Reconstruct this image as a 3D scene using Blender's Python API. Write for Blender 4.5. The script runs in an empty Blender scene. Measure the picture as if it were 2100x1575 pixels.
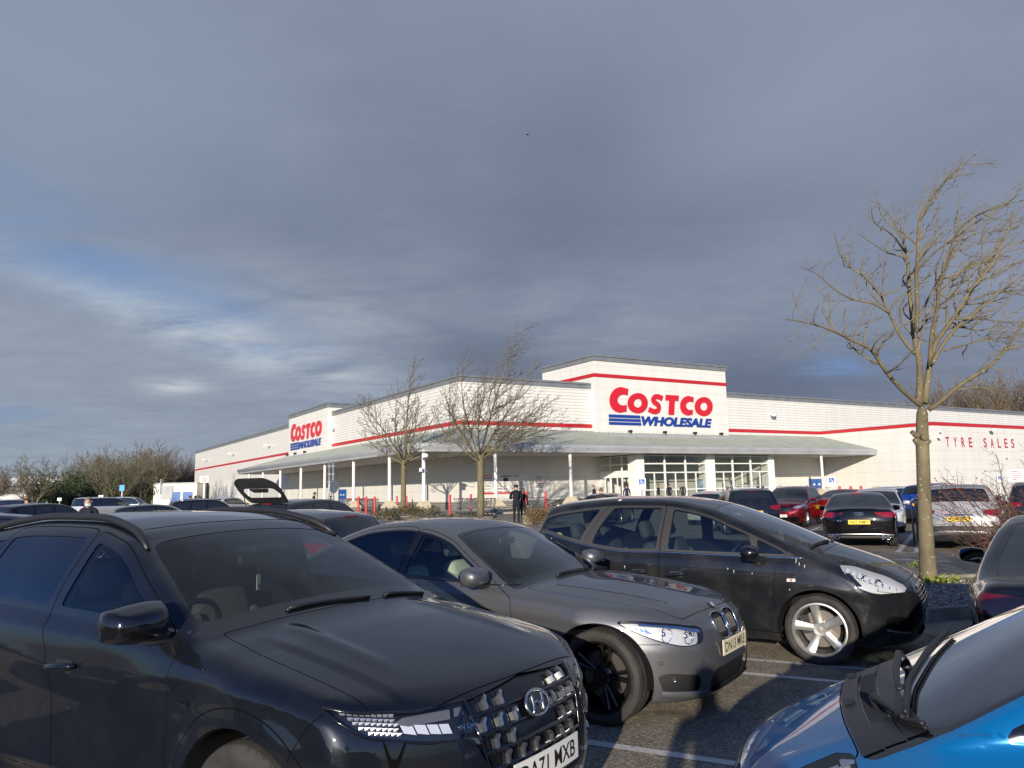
import bpy, bmesh, math, random
import numpy as np
from mathutils import Vector, Matrix
R = math.radians
S = bpy.context.scene
COL = S.collection
rng = random.Random(7)

# ------------------------------------------------------------------ camera, sky, sun, exposure
cd = bpy.data.cameras.new('camera'); cam = bpy.data.objects.new('camera', cd); COL.objects.link(cam)
cd.sensor_width = 36.0; cd.lens = 36.0*1592.27/2100; cd.clip_start = 0.05; cd.clip_end = 4000
PITCH, ROLL, CAMH = .1351, .0222, 1.71
cam.matrix_world = Matrix.Translation((0, 0, CAMH)) @ Matrix.Rotation(math.pi/2+PITCH, 4, 'X') @ Matrix.Rotation(-ROLL, 4, 'Z')
S.camera = cam
SUN_EL, SUN_DIR = R(12.6), Vector((.223, .975, 0)).normalized()      # horizontal direction the light travels
sd = bpy.data.lights.new('sun', 'SUN'); sd.energy = 4.6; sd.angle = R(.53); sd.color = (1, .90, .76)
sun = bpy.data.objects.new('sun', sd); COL.objects.link(sun)
trav = Vector((SUN_DIR.x*math.cos(SUN_EL), SUN_DIR.y*math.cos(SUN_EL), -math.sin(SUN_EL)))
sun.rotation_euler = trav.to_track_quat('-Z', 'Y').to_euler()
S.view_settings.view_transform = 'Standard'; S.view_settings.look = 'None'
S.view_settings.gamma = 1; S.view_settings.exposure = 0.35; S.view_settings.use_curve_mapping = False
S.cycles.max_bounces = 8; S.cycles.transparent_max_bounces = 16; S.cycles.glossy_bounces = 4; S.cycles.diffuse_bounces = 3
S.cycles.sample_clamp_indirect = 6; S.cycles.use_denoising = True
S.cycles.caustics_reflective = False; S.cycles.caustics_refractive = False

def N(nt, typ, **kw):
    n = nt.nodes.new(typ)
    for k, v in kw.items():
        if k in ('op',): n.operation = v
        elif hasattr(n, k): setattr(n, k, v)
        else: n.inputs[k.replace('_', ' ')].default_value = v
    return n
def L(nt, a, b): nt.links.new(a, b)
def ramp(nt, fac, stops, interp='LINEAR'):
    r = nt.nodes.new('ShaderNodeValToRGB'); r.color_ramp.interpolation = interp
    el = r.color_ramp.elements
    while len(el) < len(stops): el.new(.5)
    for e, (p, c) in zip(el, stops):
        e.position = p; e.color = (*c, 1) if len(c) == 3 else c
    if fac is not None: L(nt, fac, r.inputs[0])
    return r.outputs[0]
def mathn(nt, op, a, b=None, c=None, clamp=False):
    n = nt.nodes.new('ShaderNodeMath'); n.operation = op; n.use_clamp = clamp
    for i, v in enumerate((a, b, c)):
        if v is None: continue
        if isinstance(v, (int, float)): n.inputs[i].default_value = v
        else: L(nt, v, n.inputs[i])
    return n.outputs[0]
def mixc(nt, fac, a, b, blend='MIX'):
    n = nt.nodes.new('ShaderNodeMix'); n.data_type = 'RGBA'; n.blend_type = blend
    for s, v in ((n.inputs[0], fac), (n.inputs[6], a), (n.inputs[7], b)):
        if isinstance(v, (int, float)): s.default_value = v
        elif isinstance(v, tuple): s.default_value = (*v, 1) if len(v) == 3 else v
        else: L(nt, v, s)
    return n.outputs[2]

def build_world():
    w = bpy.data.worlds.new('World'); S.world = w; w.use_nodes = True
    nt = w.node_tree; nt.nodes.clear()
    out = nt.nodes.new('ShaderNodeOutputWorld'); bg = nt.nodes.new('ShaderNodeBackground')
    sky = nt.nodes.new('ShaderNodeTexSky'); sky.sky_type = 'NISHITA'; sky.sun_disc = False
    sky.sun_elevation = SUN_EL; sky.sun_rotation = math.atan2(-SUN_DIR.x, -SUN_DIR.y)
    sky.air_density = 1.0; sky.dust_density = .6; sky.ozone_density = 2.0
    tc = nt.nodes.new('ShaderNodeTexCoord'); sep = nt.nodes.new('ShaderNodeSeparateXYZ'); L(nt, tc.outputs['Generated'], sep.inputs[0])
    x, y, z = sep.outputs
    zz = mathn(nt, 'ADD', mathn(nt, 'MAXIMUM', z, 0.0), .09)
    u = mathn(nt, 'DIVIDE', x, zz); v = mathn(nt, 'DIVIDE', y, zz)
    cmb = nt.nodes.new('ShaderNodeCombineXYZ'); L(nt, u, cmb.inputs[0]); L(nt, v, cmb.inputs[1])
    def noise(scale, detail, rough, off=(0, 0, 0), dist=0, sc=(1, 1, 1), rot=0):
        mp = nt.nodes.new('ShaderNodeMapping'); L(nt, cmb.outputs[0], mp.inputs[0])
        mp.inputs['Location'].default_value = off; mp.inputs['Scale'].default_value = sc; mp.inputs['Rotation'].default_value = (0, 0, rot)
        n = nt.nodes.new('ShaderNodeTexNoise'); n.inputs['Scale'].default_value = scale; n.inputs['Detail'].default_value = detail
        n.inputs['Roughness'].default_value = rough; n.inputs['Distortion'].default_value = dist
        L(nt, mp.outputs[0], n.inputs['Vector']); return n.outputs[0]
    n1 = noise(.42, 6, .5, (3.1, 1.7, 0), .3, (1, .8, 1), .4)       # broad cloud masses
    n2 = noise(1.3, 8, .55, (8, 2, 0), .3, (1, .55, 1), -.2)           # torn edges
    nrm = nt.nodes.new('ShaderNodeVectorMath'); nrm.operation = 'NORMALIZE'
    flat = nt.nodes.new('ShaderNodeCombineXYZ'); L(nt, x, flat.inputs[0]); L(nt, y, flat.inputs[1]); L(nt, flat.outputs[0], nrm.inputs[0])
    s2 = nt.nodes.new('ShaderNodeSeparateXYZ'); L(nt, nrm.outputs[0], s2.inputs[0]); az = s2.outputs[0]
    front = mathn(nt, 'MULTIPLY', s2.outputs[1], 3.0, clamp=True)
    def puff(a0, z0, la, lz, slope=0, amp=1.0):
        """soft elongated patch of sky at a bearing and height"""
        da, dz = mathn(nt, 'SUBTRACT', az, a0), mathn(nt, 'SUBTRACT', z, z0); c, sn = math.cos(slope), math.sin(slope)
        p = mathn(nt, 'DIVIDE', mathn(nt, 'ADD', mathn(nt, 'MULTIPLY', da, c), mathn(nt, 'MULTIPLY', dz, sn)), la); q = mathn(nt, 'DIVIDE', mathn(nt, 'SUBTRACT', mathn(nt, 'MULTIPLY', dz, c), mathn(nt, 'MULTIPLY', da, sn)), lz)
        e = mathn(nt, 'ADD', mathn(nt, 'MULTIPLY', p, p), mathn(nt, 'MULTIPLY', q, q)); g = mathn(nt, 'POWER', 2.718, mathn(nt, 'MULTIPLY', e, -1.0))
        return mathn(nt, 'MULTIPLY', mathn(nt, 'MULTIPLY', g, front), amp)
    n4 = noise(3.2, 9, .60, (4, 1, 0), .4, (.75, 1.15, 1), .2)
    tone = mathn(nt, 'ADD', mathn(nt, 'ADD', mathn(nt, 'MULTIPLY', n1, .52), mathn(nt, 'MULTIPLY', n2, .28)), mathn(nt, 'MULTIPLY', n4, .20))
    cl = ramp(nt, tone, [(.30, (.130, .160, .232)), (.45, (.170, .202, .280)), (.56, (.210, .242, .318)), (.72, (.295, .328, .392))])
    low = mathn(nt, 'SUBTRACT', 1.0, mathn(nt, 'MULTIPLY', z, 3.1), clamp=True)
    left = mathn(nt, 'MULTIPLY', mathn(nt, 'SUBTRACT', .10, az), 1.9, clamp=True)
    cl = mixc(nt, mathn(nt, 'MULTIPLY', mathn(nt, 'MULTIPLY', low, left), .80), cl, (.248, .300, .352))
    wisp = ramp(nt, noise(2.6, 9, .62, (1, 7, 0), .5, (.8, 1.1, 1), .3), [(.34, (0, 0, 0)), (.64, (1, 1, 1))])
    for (a0, z0, la, lz, sl, amp, colr) in ((-.34, .185, .17, .030, -.32, .95, (.47, .51, .53)), (-.22, .225, .12, .045, -.3, .55, (.36, .40, .44)), (-.47, .225, .16, .018, -.35, .45, (.38, .44, .49)), (-.40, .13, .035, .010, .0, .7, (.50, .54, .57)), (.05, .21, .05, .06, .6, .6, (.30, .335, .39)), (.16, .20, .06, .05, -.5, .5, (.28, .31, .36)), (-.10, .26, .16, .05, -.5, .6, (.27, .31, .37)), (.30, .20, .14, .03, .1, .5, (.24, .27, .32))):
        cl = mixc(nt, mathn(nt, 'MULTIPLY', puff(a0, z0, la, lz, sl, amp), wisp), cl, colr)
    for (a0, z0, la, lz, sl, amp, colr) in ((.30, .12, .22, .055, 0, .85, (.088, .112, .172)), (-.02, .17, .12, .04, -.2, .6, (.078, .098, .152)), (.10, .42, .16, .10, .9, .55, (.115, .143, .215)), (-.25, .33, .22, .06, -.35, .5, (.128, .160, .238)), (.25, .33, .3, .05, .1, .35, (.088, .105, .162)), (.42, .47, .22, .14, .3, .45, (.235, .272, .350)), (.05, .60, .3, .12, -.2, .4, (.225, .262, .330)), (-.5, .45, .2, .12, 0, .6, (.218, .268, .345))):
        cl = mixc(nt, puff(a0, z0, la, lz, sl, amp), cl, colr)
    skyc = nt.nodes.new('ShaderNodeVectorMath'); skyc.operation = 'MULTIPLY'; L(nt, sky.outputs[0], skyc.inputs[0]); skyc.inputs[1].default_value = (.052, .074, .135)
    rag = ramp(nt, noise(1.1, 7, .58, (2.2, 9.0, 0), .3, (.6, 1.2, 1), .5), [(.36, (0, 0, 0)), (.60, (1, 1, 1))])
    hole = mathn(nt, 'MULTIPLY', mathn(nt, 'ADD', puff(-.50, .275, .26, .042, -.38, 1.0), puff(-.56, .09, .05, .012, 0, 1.0)), rag, clamp=True)
    hole = mathn(nt, 'MAXIMUM', hole, mathn(nt, 'MULTIPLY', puff(.402, .138, .045, .014, 0, 1.2), wisp, clamp=True))
    cl = mixc(nt, mathn(nt, 'MULTIPLY', hole, .85), cl, (.135, .235, .43))
    bill = ramp(nt, noise(4.5, 9, .62, (7, 3, 0), .6, (.8, 1.2, 1), -.3), [(.34, (.93, .93, .94)), (.68, (1.09, 1.085, 1.07))]); cl = mixc(nt, mathn(nt, 'SUBTRACT', 1.0, mathn(nt, 'MULTIPLY', z, 2.2), clamp=True), cl, mixc(nt, 1.0, cl, bill, 'MULTIPLY'))
    # behind the viewer the sky has cleared
    back = mathn(nt, 'MULTIPLY', mathn(nt, 'SUBTRACT', y, .12), 3.2, clamp=True)
    streaks = ramp(nt, noise(1.2, 5, .5, (5, 3, 0), .4, (.4, 1.5, 1), .2), [(.45, (0, 0, 0)), (.75, (.30, .30, .30))])
    cover = mathn(nt, 'MAXIMUM', back, streaks)
    col = mixc(nt, cover, skyc.outputs[0], cl)
    L(nt, col, bg.inputs[0]); bg.inputs[1].default_value = 1.0
    L(nt, bg.outputs[0], out.inputs[0])
build_world()

# ------------------------------------------------------------------ tagging and linking
def tag(o, label=None, cat=None, group=None, kind=None):
    if label: o['label'] = label
    if cat: o['category'] = cat
    if group: o['group'] = group
    if kind: o['kind'] = kind
    return o
def link(o, parent=None):
    COL.objects.link(o)
    if parent is not None: o.parent = parent
    return o
def thing(name, label, cat, loc=(0, 0, 0), rz=0, group=None):
    o = bpy.data.objects.new(name, None); COL.objects.link(o); o.empty_display_size = .2
    o.location = loc; o.rotation_euler = (0, 0, rz)
    return tag(o, label, cat, group)
def meshobj(name, V, F, mats, parent=None, mi=None, smooth=False, normals=None, uv=None):
    me = bpy.data.meshes.new(name)
    V = np.asarray(V, np.float32)
    if isinstance(F, np.ndarray):
        m, k = F.shape
        me.vertices.add(len(V)); me.vertices.foreach_set('co', V.ravel())
        me.loops.add(m*k); me.loops.foreach_set('vertex_index', F.astype(np.int32).ravel())
        me.polygons.add(m); me.polygons.foreach_set('loop_start', np.arange(0, m*k, k, dtype=np.int32))
        me.update(calc_edges=True)
    else:
        me.from_pydata([tuple(map(float, v)) for v in V], [], F)
    for m_ in (mats if isinstance(mats, (list, tuple)) else [mats]): me.materials.append(m_)
    if mi is not None: me.polygons.foreach_set('material_index', np.asarray(mi, np.int32))
    if smooth or normals is not None: me.polygons.foreach_set('use_smooth', np.ones(len(me.polygons), bool))
    me.validate()
    if normals is not None and len(normals) == len(me.vertices):
        me.normals_split_custom_set_from_vertices([tuple(map(float, n)) for n in normals])
    me.update()
    return link(bpy.data.objects.new(name, me), parent)
def copy_tree(o, parent=None, mats=None):
    c = o.copy(); COL.objects.link(c)
    if parent is not None: c.parent = parent
    for k in ('label', 'category', 'group'):
        if parent is not None and k in c and k != 'label': del c[k]
    if mats and c.type == 'MESH':
        for i, sl in enumerate(c.material_slots):
            if sl.material in mats:
                sl.link = 'OBJECT'; sl.material = mats[sl.material]
    for ch in list(o.children): copy_tree(ch, c, mats)
    return c

class MB:
    """collects boxes, tubes, lathes and polygons into one mesh"""
    def __init__(s): s.V = []; s.F = []; s.M = []; s.m = 0
    def add(s, V, F, m=None):
        b = len(s.V); s.V += [tuple(v) for v in V]; s.F += [[i+b for i in f] for f in F]; s.M += [s.m if m is None else m]*len(F)
    def box(s, c, d, rz=0, m=None, bev=0):
        x, y, z = (d[0]/2, d[1]/2, d[2]/2)
        if bev <= 0:
            V = [(a*x, b*y, e*z) for e in (-1, 1) for b in (-1, 1) for a in (-1, 1)]
            F = [(0, 2, 3, 1), (4, 5, 7, 6), (0, 1, 5, 4), (2, 6, 7, 3), (0, 4, 6, 2), (1, 3, 7, 5)]
        else:
            bm = bmesh.new(); bmesh.ops.create_cube(bm, size=1)
            for v in bm.verts: v.co = Vector((v.co.x*d[0], v.co.y*d[1], v.co.z*d[2]))
            bmesh.ops.bevel(bm, geom=bm.edges[:], offset=bev, segments=2, profile=.5, affect='EDGES')
            bm.verts.index_update(); V = [tuple(v.co) for v in bm.verts]; F = [[v.index for v in f.verts] for f in bm.faces]; bm.free()
        ca, sa = math.cos(rz), math.sin(rz)
        s.add([(c[0]+ca*p[0]-sa*p[1], c[1]+sa*p[0]+ca*p[1], c[2]+p[2]) for p in V], F, m)
    def tube(s, pts, r, n=8, m=None, cap=True):
        pts = [Vector(p) for p in pts]; rr = r if isinstance(r, (list, tuple)) else [r]*len(pts)
        V = []; F = []; up = None
        for i, p in enumerate(pts):
            t = (pts[min(i+1, len(pts)-1)]-pts[max(i-1, 0)]); t = t.normalized() if t.length > 1e-9 else Vector((0, 0, 1))
            if up is None: up = Vector((0, 0, 1)) if abs(t.z) < .9 else Vector((1, 0, 0))
            a = t.cross(up)
            a = a.normalized() if a.length > 1e-6 else t.orthogonal().normalized()
            b = a.cross(t); up = b
            for k in range(n):
                th = 2*math.pi*k/n; V.append(p+(a*math.cos(th)+b*math.sin(th))*rr[i])
        for i in range(len(pts)-1):
            for k in range(n): F.append((i*n+k, i*n+(k+1) % n, (i+1)*n+(k+1) % n, (i+1)*n+k))
        if cap: F.append(tuple(range(n-1, -1, -1))); F.append(tuple((len(pts)-1)*n+k for k in range(n)))
        s.add(V, F, m)
    def lathe(s, prof, n=32, axis='Z', c=(0, 0, 0), m=None, close=False):
        V = []; F = []; k = len(prof)
        for i in range(n):
            th = 2*math.pi*i/n; cs, sn = math.cos(th), math.sin(th)
            for (r, h) in prof:
                p = (r*cs, r*sn, h) if axis == 'Z' else ((r*cs, h, r*sn) if axis == 'Y' else (h, r*cs, r*sn))
                V.append((p[0]+c[0], p[1]+c[1], p[2]+c[2]))
        for i in range(n):
            j = (i+1) % n
            for q in range(k-1 if not close else k):
                q2 = (q+1) % k; F.append((i*k+q, j*k+q, j*k+q2, i*k+q2))
        s.add(V, F, m)
    def poly(s, pts, m=None): s.add(pts, [tuple(range(len(pts)))], m)
    def prism(s, pts2, f, d0, d1, m=None):
        n = len(pts2); V = [f(a, b, d0) for a, b in pts2]+[f(a, b, d1) for a, b in pts2]
        s.add(V, [tuple(range(n-1, -1, -1)), tuple(range(n, 2*n))]+[(i, (i+1) % n, n+(i+1) % n, n+i) for i in range(n)], m)
    def build(s, name, mats, parent=None, smooth=False):
        o = meshobj(name, s.V, s.F, mats, parent, s.M if isinstance(mats, (list, tuple)) else None, smooth)
        return o
def autosmooth(o, ang=40):
    bm = bmesh.new(); bm.from_mesh(o.data); bmesh.ops.recalc_face_normals(bm, faces=bm.faces[:])
    for f in bm.faces: f.smooth = True
    for e in bm.edges:
        if len(e.link_faces) == 2 and e.calc_face_angle(0) > R(ang): e.smooth = False
    bm.to_mesh(o.data); bm.free(); return o

# ------------------------------------------------------------------ materials
MATS = {}
def mat(name, col=(.5, .5, .5), rough=.5, metal=0, coat=0, spec=.5, coatr=.03, **kw):
    if name in MATS: return MATS[name]
    m = bpy.data.materials.new(name); m.use_nodes = True; b = m.node_tree.nodes['Principled BSDF']
    b.inputs['Base Color'].default_value = (*col, 1); b.inputs['Roughness'].default_value = rough; b.inputs['Metallic'].default_value = metal
    b.inputs['Coat Weight'].default_value = coat; b.inputs['Coat Roughness'].default_value = coatr; b.inputs['Specular IOR Level'].default_value = spec
    MATS[name] = m; return m
def bsdf(m): return m.node_tree.nodes['Principled BSDF']
def tcoord(nt, out='Object', scale=(1, 1, 1)):
    t = nt.nodes.new('ShaderNodeTexCoord'); mp = nt.nodes.new('ShaderNodeMapping'); L(nt, t.outputs[out], mp.inputs[0]); mp.inputs['Scale'].default_value = scale
    return mp.outputs[0]
def noise(nt, vec, scale, detail=4, rough=.55):
    n = nt.nodes.new('ShaderNodeTexNoise'); n.inputs['Scale'].default_value = scale; n.inputs['Detail'].default_value = detail; n.inputs['Roughness'].default_value = rough
    L(nt, vec, n.inputs['Vector']); return n.outputs[0]
def bump(nt, h, b, strength=.3, dist=.02):
    n = nt.nodes.new('ShaderNodeBump'); n.inputs['Strength'].default_value = strength; n.inputs['Distance'].default_value = dist
    L(nt, h, n.inputs['Height']); L(nt, n.outputs[0], b.inputs['Normal'])
def mottled(name, c1, c2, scale, rough=.7, metal=0, detail=6, bstr=0, bscale=None, bdist=.01, lo=.35, hi=.65, coat=0, sc=(1, 1, 1)):
    if name in MATS: return MATS[name]
    m = mat(name, c1, rough, metal, coat); nt = m.node_tree; b = bsdf(m)
    v = tcoord(nt, 'Object', sc); n = noise(nt, v, scale, detail)
    L(nt, ramp(nt, n, [(lo, c1), (hi, c2)]), b.inputs['Base Color'])
    if bstr: bump(nt, noise(nt, v, bscale or scale*3, 5), b, bstr, bdist)
    return m
def paint(name, col, metal=.55, rough=.33, dirt=.25, flake=.25):
    if name in MATS: return MATS[name]
    m = mat(name, col, rough, metal, 1.0, .06, .02); nt = m.node_tree; b = bsdf(m)
    v = tcoord(nt, 'Object')
    fl = noise(nt, v, 900, 1, .5)
    c = ramp(nt, fl, [(.3, tuple(x*(1-flake) for x in col)), (.7, tuple(min(1, x*(1+flake)) for x in col))])
    d = noise(nt, v, 3.0, 6, .62); spk = noise(nt, v, 60, 3, .6)
    dm = mathn(nt, 'MULTIPLY', ramp(nt, d, [(.45, (0, 0, 0)), (.75, (1, 1, 1))]), mathn(nt, 'MULTIPLY', spk, dirt))
    L(nt, mixc(nt, dm, c, (.13, .115, .095)), b.inputs['Base Color'])
    L(nt, mathn(nt, 'ADD', mathn(nt, 'MULTIPLY', dm, .25), .02), b.inputs['Coat Roughness'])
    w = noise(nt, v, 1.6, 2, .5)
    n = nt.nodes.new('ShaderNodeBump'); n.inputs['Strength'].default_value = .03; n.inputs['Distance'].default_value = .02
    L(nt, w, n.inputs['Height']); L(nt, n.outputs[0], b.inputs['Coat Normal'])
    return m
def glass(name, tint=(.55, .62, .6), refl=1.0, see=.8):
    """thin automotive glass: tinted see-through plus a fresnel mirror"""
    if name in MATS: return MATS[name]
    m = bpy.data.materials.new(name); m.use_nodes = True; nt = m.node_tree; nt.nodes.clear(); MATS[name] = m
    out = nt.nodes.new('ShaderNodeOutputMaterial'); tr = nt.nodes.new('ShaderNodeBsdfTransparent'); gl = nt.nodes.new('ShaderNodeBsdfGlossy')
    tr.inputs[0].default_value = (*[t*see for t in tint], 1); gl.inputs['Roughness'].default_value = .012; gl.inputs[0].default_value = (.96, .98, 1, 1)
    lw = nt.nodes.new('ShaderNodeLayerWeight'); lw.inputs[0].default_value = .5
    f = mathn(nt, 'MULTIPLY', mathn(nt, 'ADD', mathn(nt, 'MULTIPLY', mathn(nt, 'POWER', lw.outputs['Facing'], 5.0), .92), .045), 1.75*refl, clamp=True)
    mx = nt.nodes.new('ShaderNodeMixShader'); L(nt, f, mx.inputs[0]); L(nt, tr.outputs[0], mx.inputs[1]); L(nt, gl.outputs[0], mx.inputs[2]); L(nt, mx.outputs[0], out.inputs[0])
    return m
M_BLACK = mat('black_plastic', (.018, .018, .02), .45)
M_GLOSSBLK = mat('gloss_black', (.006, .006, .007), .12, 0, .6)
M_GAP = mat('panel_gap', (.002, .002, .002), .9, 0, 0, .1)
M_CHROME = mat('chrome', (.78, .78, .78), .09, 1)
M_SATIN = mat('satin_silver', (.62, .62, .61), .28, 1)
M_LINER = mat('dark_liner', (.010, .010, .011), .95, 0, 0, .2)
M_SEATDK = mottled('charcoal_fabric', (.05, .05, .05), (.08, .08, .078), 40, .9)
M_RED = mat('tail_red', (.19, .003, .005), .12, 0, 1)
M_RED_SHADED = mat('tail_red_shaded', (.10, .003, .006), .12, 0, 1)  # tail red with shade put into its colour, for the right-hand black car
M_WHITELENS = mat('lamp_white', (.75, .76, .78), .2, .2, 1)
M_PLATE_W = mat('plate_white', (.80, .79, .72), .45); M_PLATE_Y = mat('plate_yellow', (.82, .53, .02), .45)
M_INK = mat('plate_ink', (.012, .012, .014), .5)
M_GLASS = glass('car_glass', (.62, .70, .69), 1.0, .78)
M_PRIV = glass('privacy_glass', (.10, .11, .12), 1.0, .5)
M_DARKGLASS = mat('dark_window', (.012, .015, .018), .03, 0, .4, .8)
M_CLEAR = glass('lens_clear', (.97, .98, 1), .8, .97)
# ------------------------------------------------------------------ lettering
_TX = {}
def text_mesh(body, size=1, bold=0, shear=0, ax='CENTER', sx=1, space=1.0):
    """2-D outline of a string, triangulated: verts (n,2), faces"""
    key = (body, size, bold, shear, ax, sx, space)
    if key in _TX: return _TX[key]
    c = bpy.data.curves.new('lettering', 'FONT'); c.body = body; c.size = size; c.offset = bold; c.shear = shear; c.align_x = ax; c.align_y = 'CENTER'
    c.space_character = space; c.resolution_u = 3
    o = bpy.data.objects.new('lettering', c); COL.objects.link(o)
    me = o.to_mesh()
    V = np.array([(v.co.x*sx, v.co.y) for v in me.vertices]) if len(me.vertices) else np.zeros((0, 2)); F = [list(p.vertices) for p in me.polygons]
    o.to_mesh_clear(); bpy.data.objects.remove(o); bpy.data.curves.remove(c)
    _TX[key] = (V, F); return V, F
def fit_text(body, w, h, bold=.0, shear=0, space=1.0):
    """string scaled to exactly w by h, centred"""
    V, F = text_mesh(body, 1, bold, shear, 'CENTER', 1, space)
    lo, hi = V.min(0), V.max(0); V = (V-(lo+hi)/2)/(hi-lo)*np.array([w, h])
    return V, F
# ------------------------------------------------------------------ car bodies: implicit surface -> mesh -> cut panels
def pchip(pts):
    pts = sorted(pts); X = np.array([p[0] for p in pts], float); Y = np.array([p[1] for p in pts], float)
    if len(X) == 1: return lambda x: np.full_like(np.asarray(x, float), Y[0])
    h = np.diff(X); d = np.diff(Y)/h; m = np.zeros(len(X))
    for i in range(1, len(X)-1):
        if d[i-1]*d[i] > 0:
            w1 = 2*h[i]+h[i-1]; w2 = h[i]+2*h[i-1]; m[i] = (w1+w2)/(w1/d[i-1]+w2/d[i])
    m[0] = d[0]; m[-1] = d[-1]
    def g(x):
        x = np.asarray(x, float); i = np.clip(np.searchsorted(X, x)-1, 0, len(X)-2); t = (x-X[i])/h[i]
        tc = np.clip(t, 0, 1); t2 = tc*tc; t3 = t2*tc
        y = (2*t3-3*t2+1)*Y[i]+(t3-2*t2+tc)*h[i]*m[i]+(-2*t3+3*t2)*Y[i+1]+(t3-t2)*h[i]*m[i+1]
        return y+np.where(t < 0, (x-X[0])*m[0], 0)+np.where(t > 1, (x-X[-1])*m[-1], 0)
    return g
def smax(a, b, k):
    h = np.maximum(k-np.abs(a-b), 0)/k; return np.maximum(a, b)+h*h*k*.25
def sstep(a, b, x):
    t = np.clip((x-a)/(b-a), 0, 1); return t*t*(3-2*t)
def poly_sdf(poly, X, Y):
    P = np.array(poly, float); Q = np.roll(P, -1, 0); d = np.full(len(X), 1e9); ins = np.zeros(len(X), bool)
    for (ax, ay), (bx, by) in zip(P, Q):
        ex, ey = bx-ax, by-ay; wx, wy = X-ax, Y-ay; t = np.clip((wx*ex+wy*ey)/(ex*ex+ey*ey+1e-12), 0, 1)
        d = np.minimum(d, (wx-ex*t)**2+(wy-ey*t)**2)
        c = ((ay <= Y) != (by <= Y)) & (X < (bx-ax)*(Y-ay)/(by-ay+1e-15)+ax); ins ^= c
    d = np.sqrt(d); return np.where(ins, -d, d)
def rounded(poly, r=.02, n=4):
    """round the corners of a polygon"""
    P = [np.array(p[:2], float) for p in poly]; out = []
    for i, p in enumerate(P):
        rr = poly[i][2] if len(poly[i]) > 2 else r
        a, b = P[i-1], P[(i+1) % len(P)]; da, db = a-p, b-p; la, lb = np.linalg.norm(da), np.linalg.norm(db)
        q = min(rr, la*.45, lb*.45); s, e = p+da/la*q, p+db/lb*q
        for k in range(n+1):
            t = k/n; out.append(tuple((1-t)**2*s+2*t*(1-t)*p+t*t*e))
    return out
def line_sdf(pl, X, Y):
    """signed by side"""
    d = np.full(len(X), 1e9); sg = np.ones(len(X))
    for (ax, ay), (bx, by) in zip(pl[:-1], pl[1:]):
        ex, ey = bx-ax, by-ay; wx, wy = X-ax, Y-ay; t = np.clip((wx*ex+wy*ey)/(ex*ex+ey*ey+1e-12), 0, 1)
        q = (wx-ex*t)**2+(wy-ey*t)**2; m = q < d; d = np.where(m, q, d); sg = np.where(m, np.sign(ex*wy-ey*wx), sg)
    return np.sqrt(d)*np.where(sg == 0, 1, sg)
def smooth_line(pts, n=6):
    """Catmull-Rom through points"""
    P = [np.array(p, float) for p in pts]; P = [2*P[0]-P[1]]+P+[2*P[-1]-P[-2]]; out = []
    for i in range(1, len(P)-2):
        for k in range(n):
            t = k/n; a, b, c, d = P[i-1:i+3]
            out.append(tuple(.5*((2*b)+(-a+c)*t+(2*a-5*b+4*c-d)*t*t+(-a+3*b-3*c+d)*t**3)))
    out.append(tuple(P[-2])); return out

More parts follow.
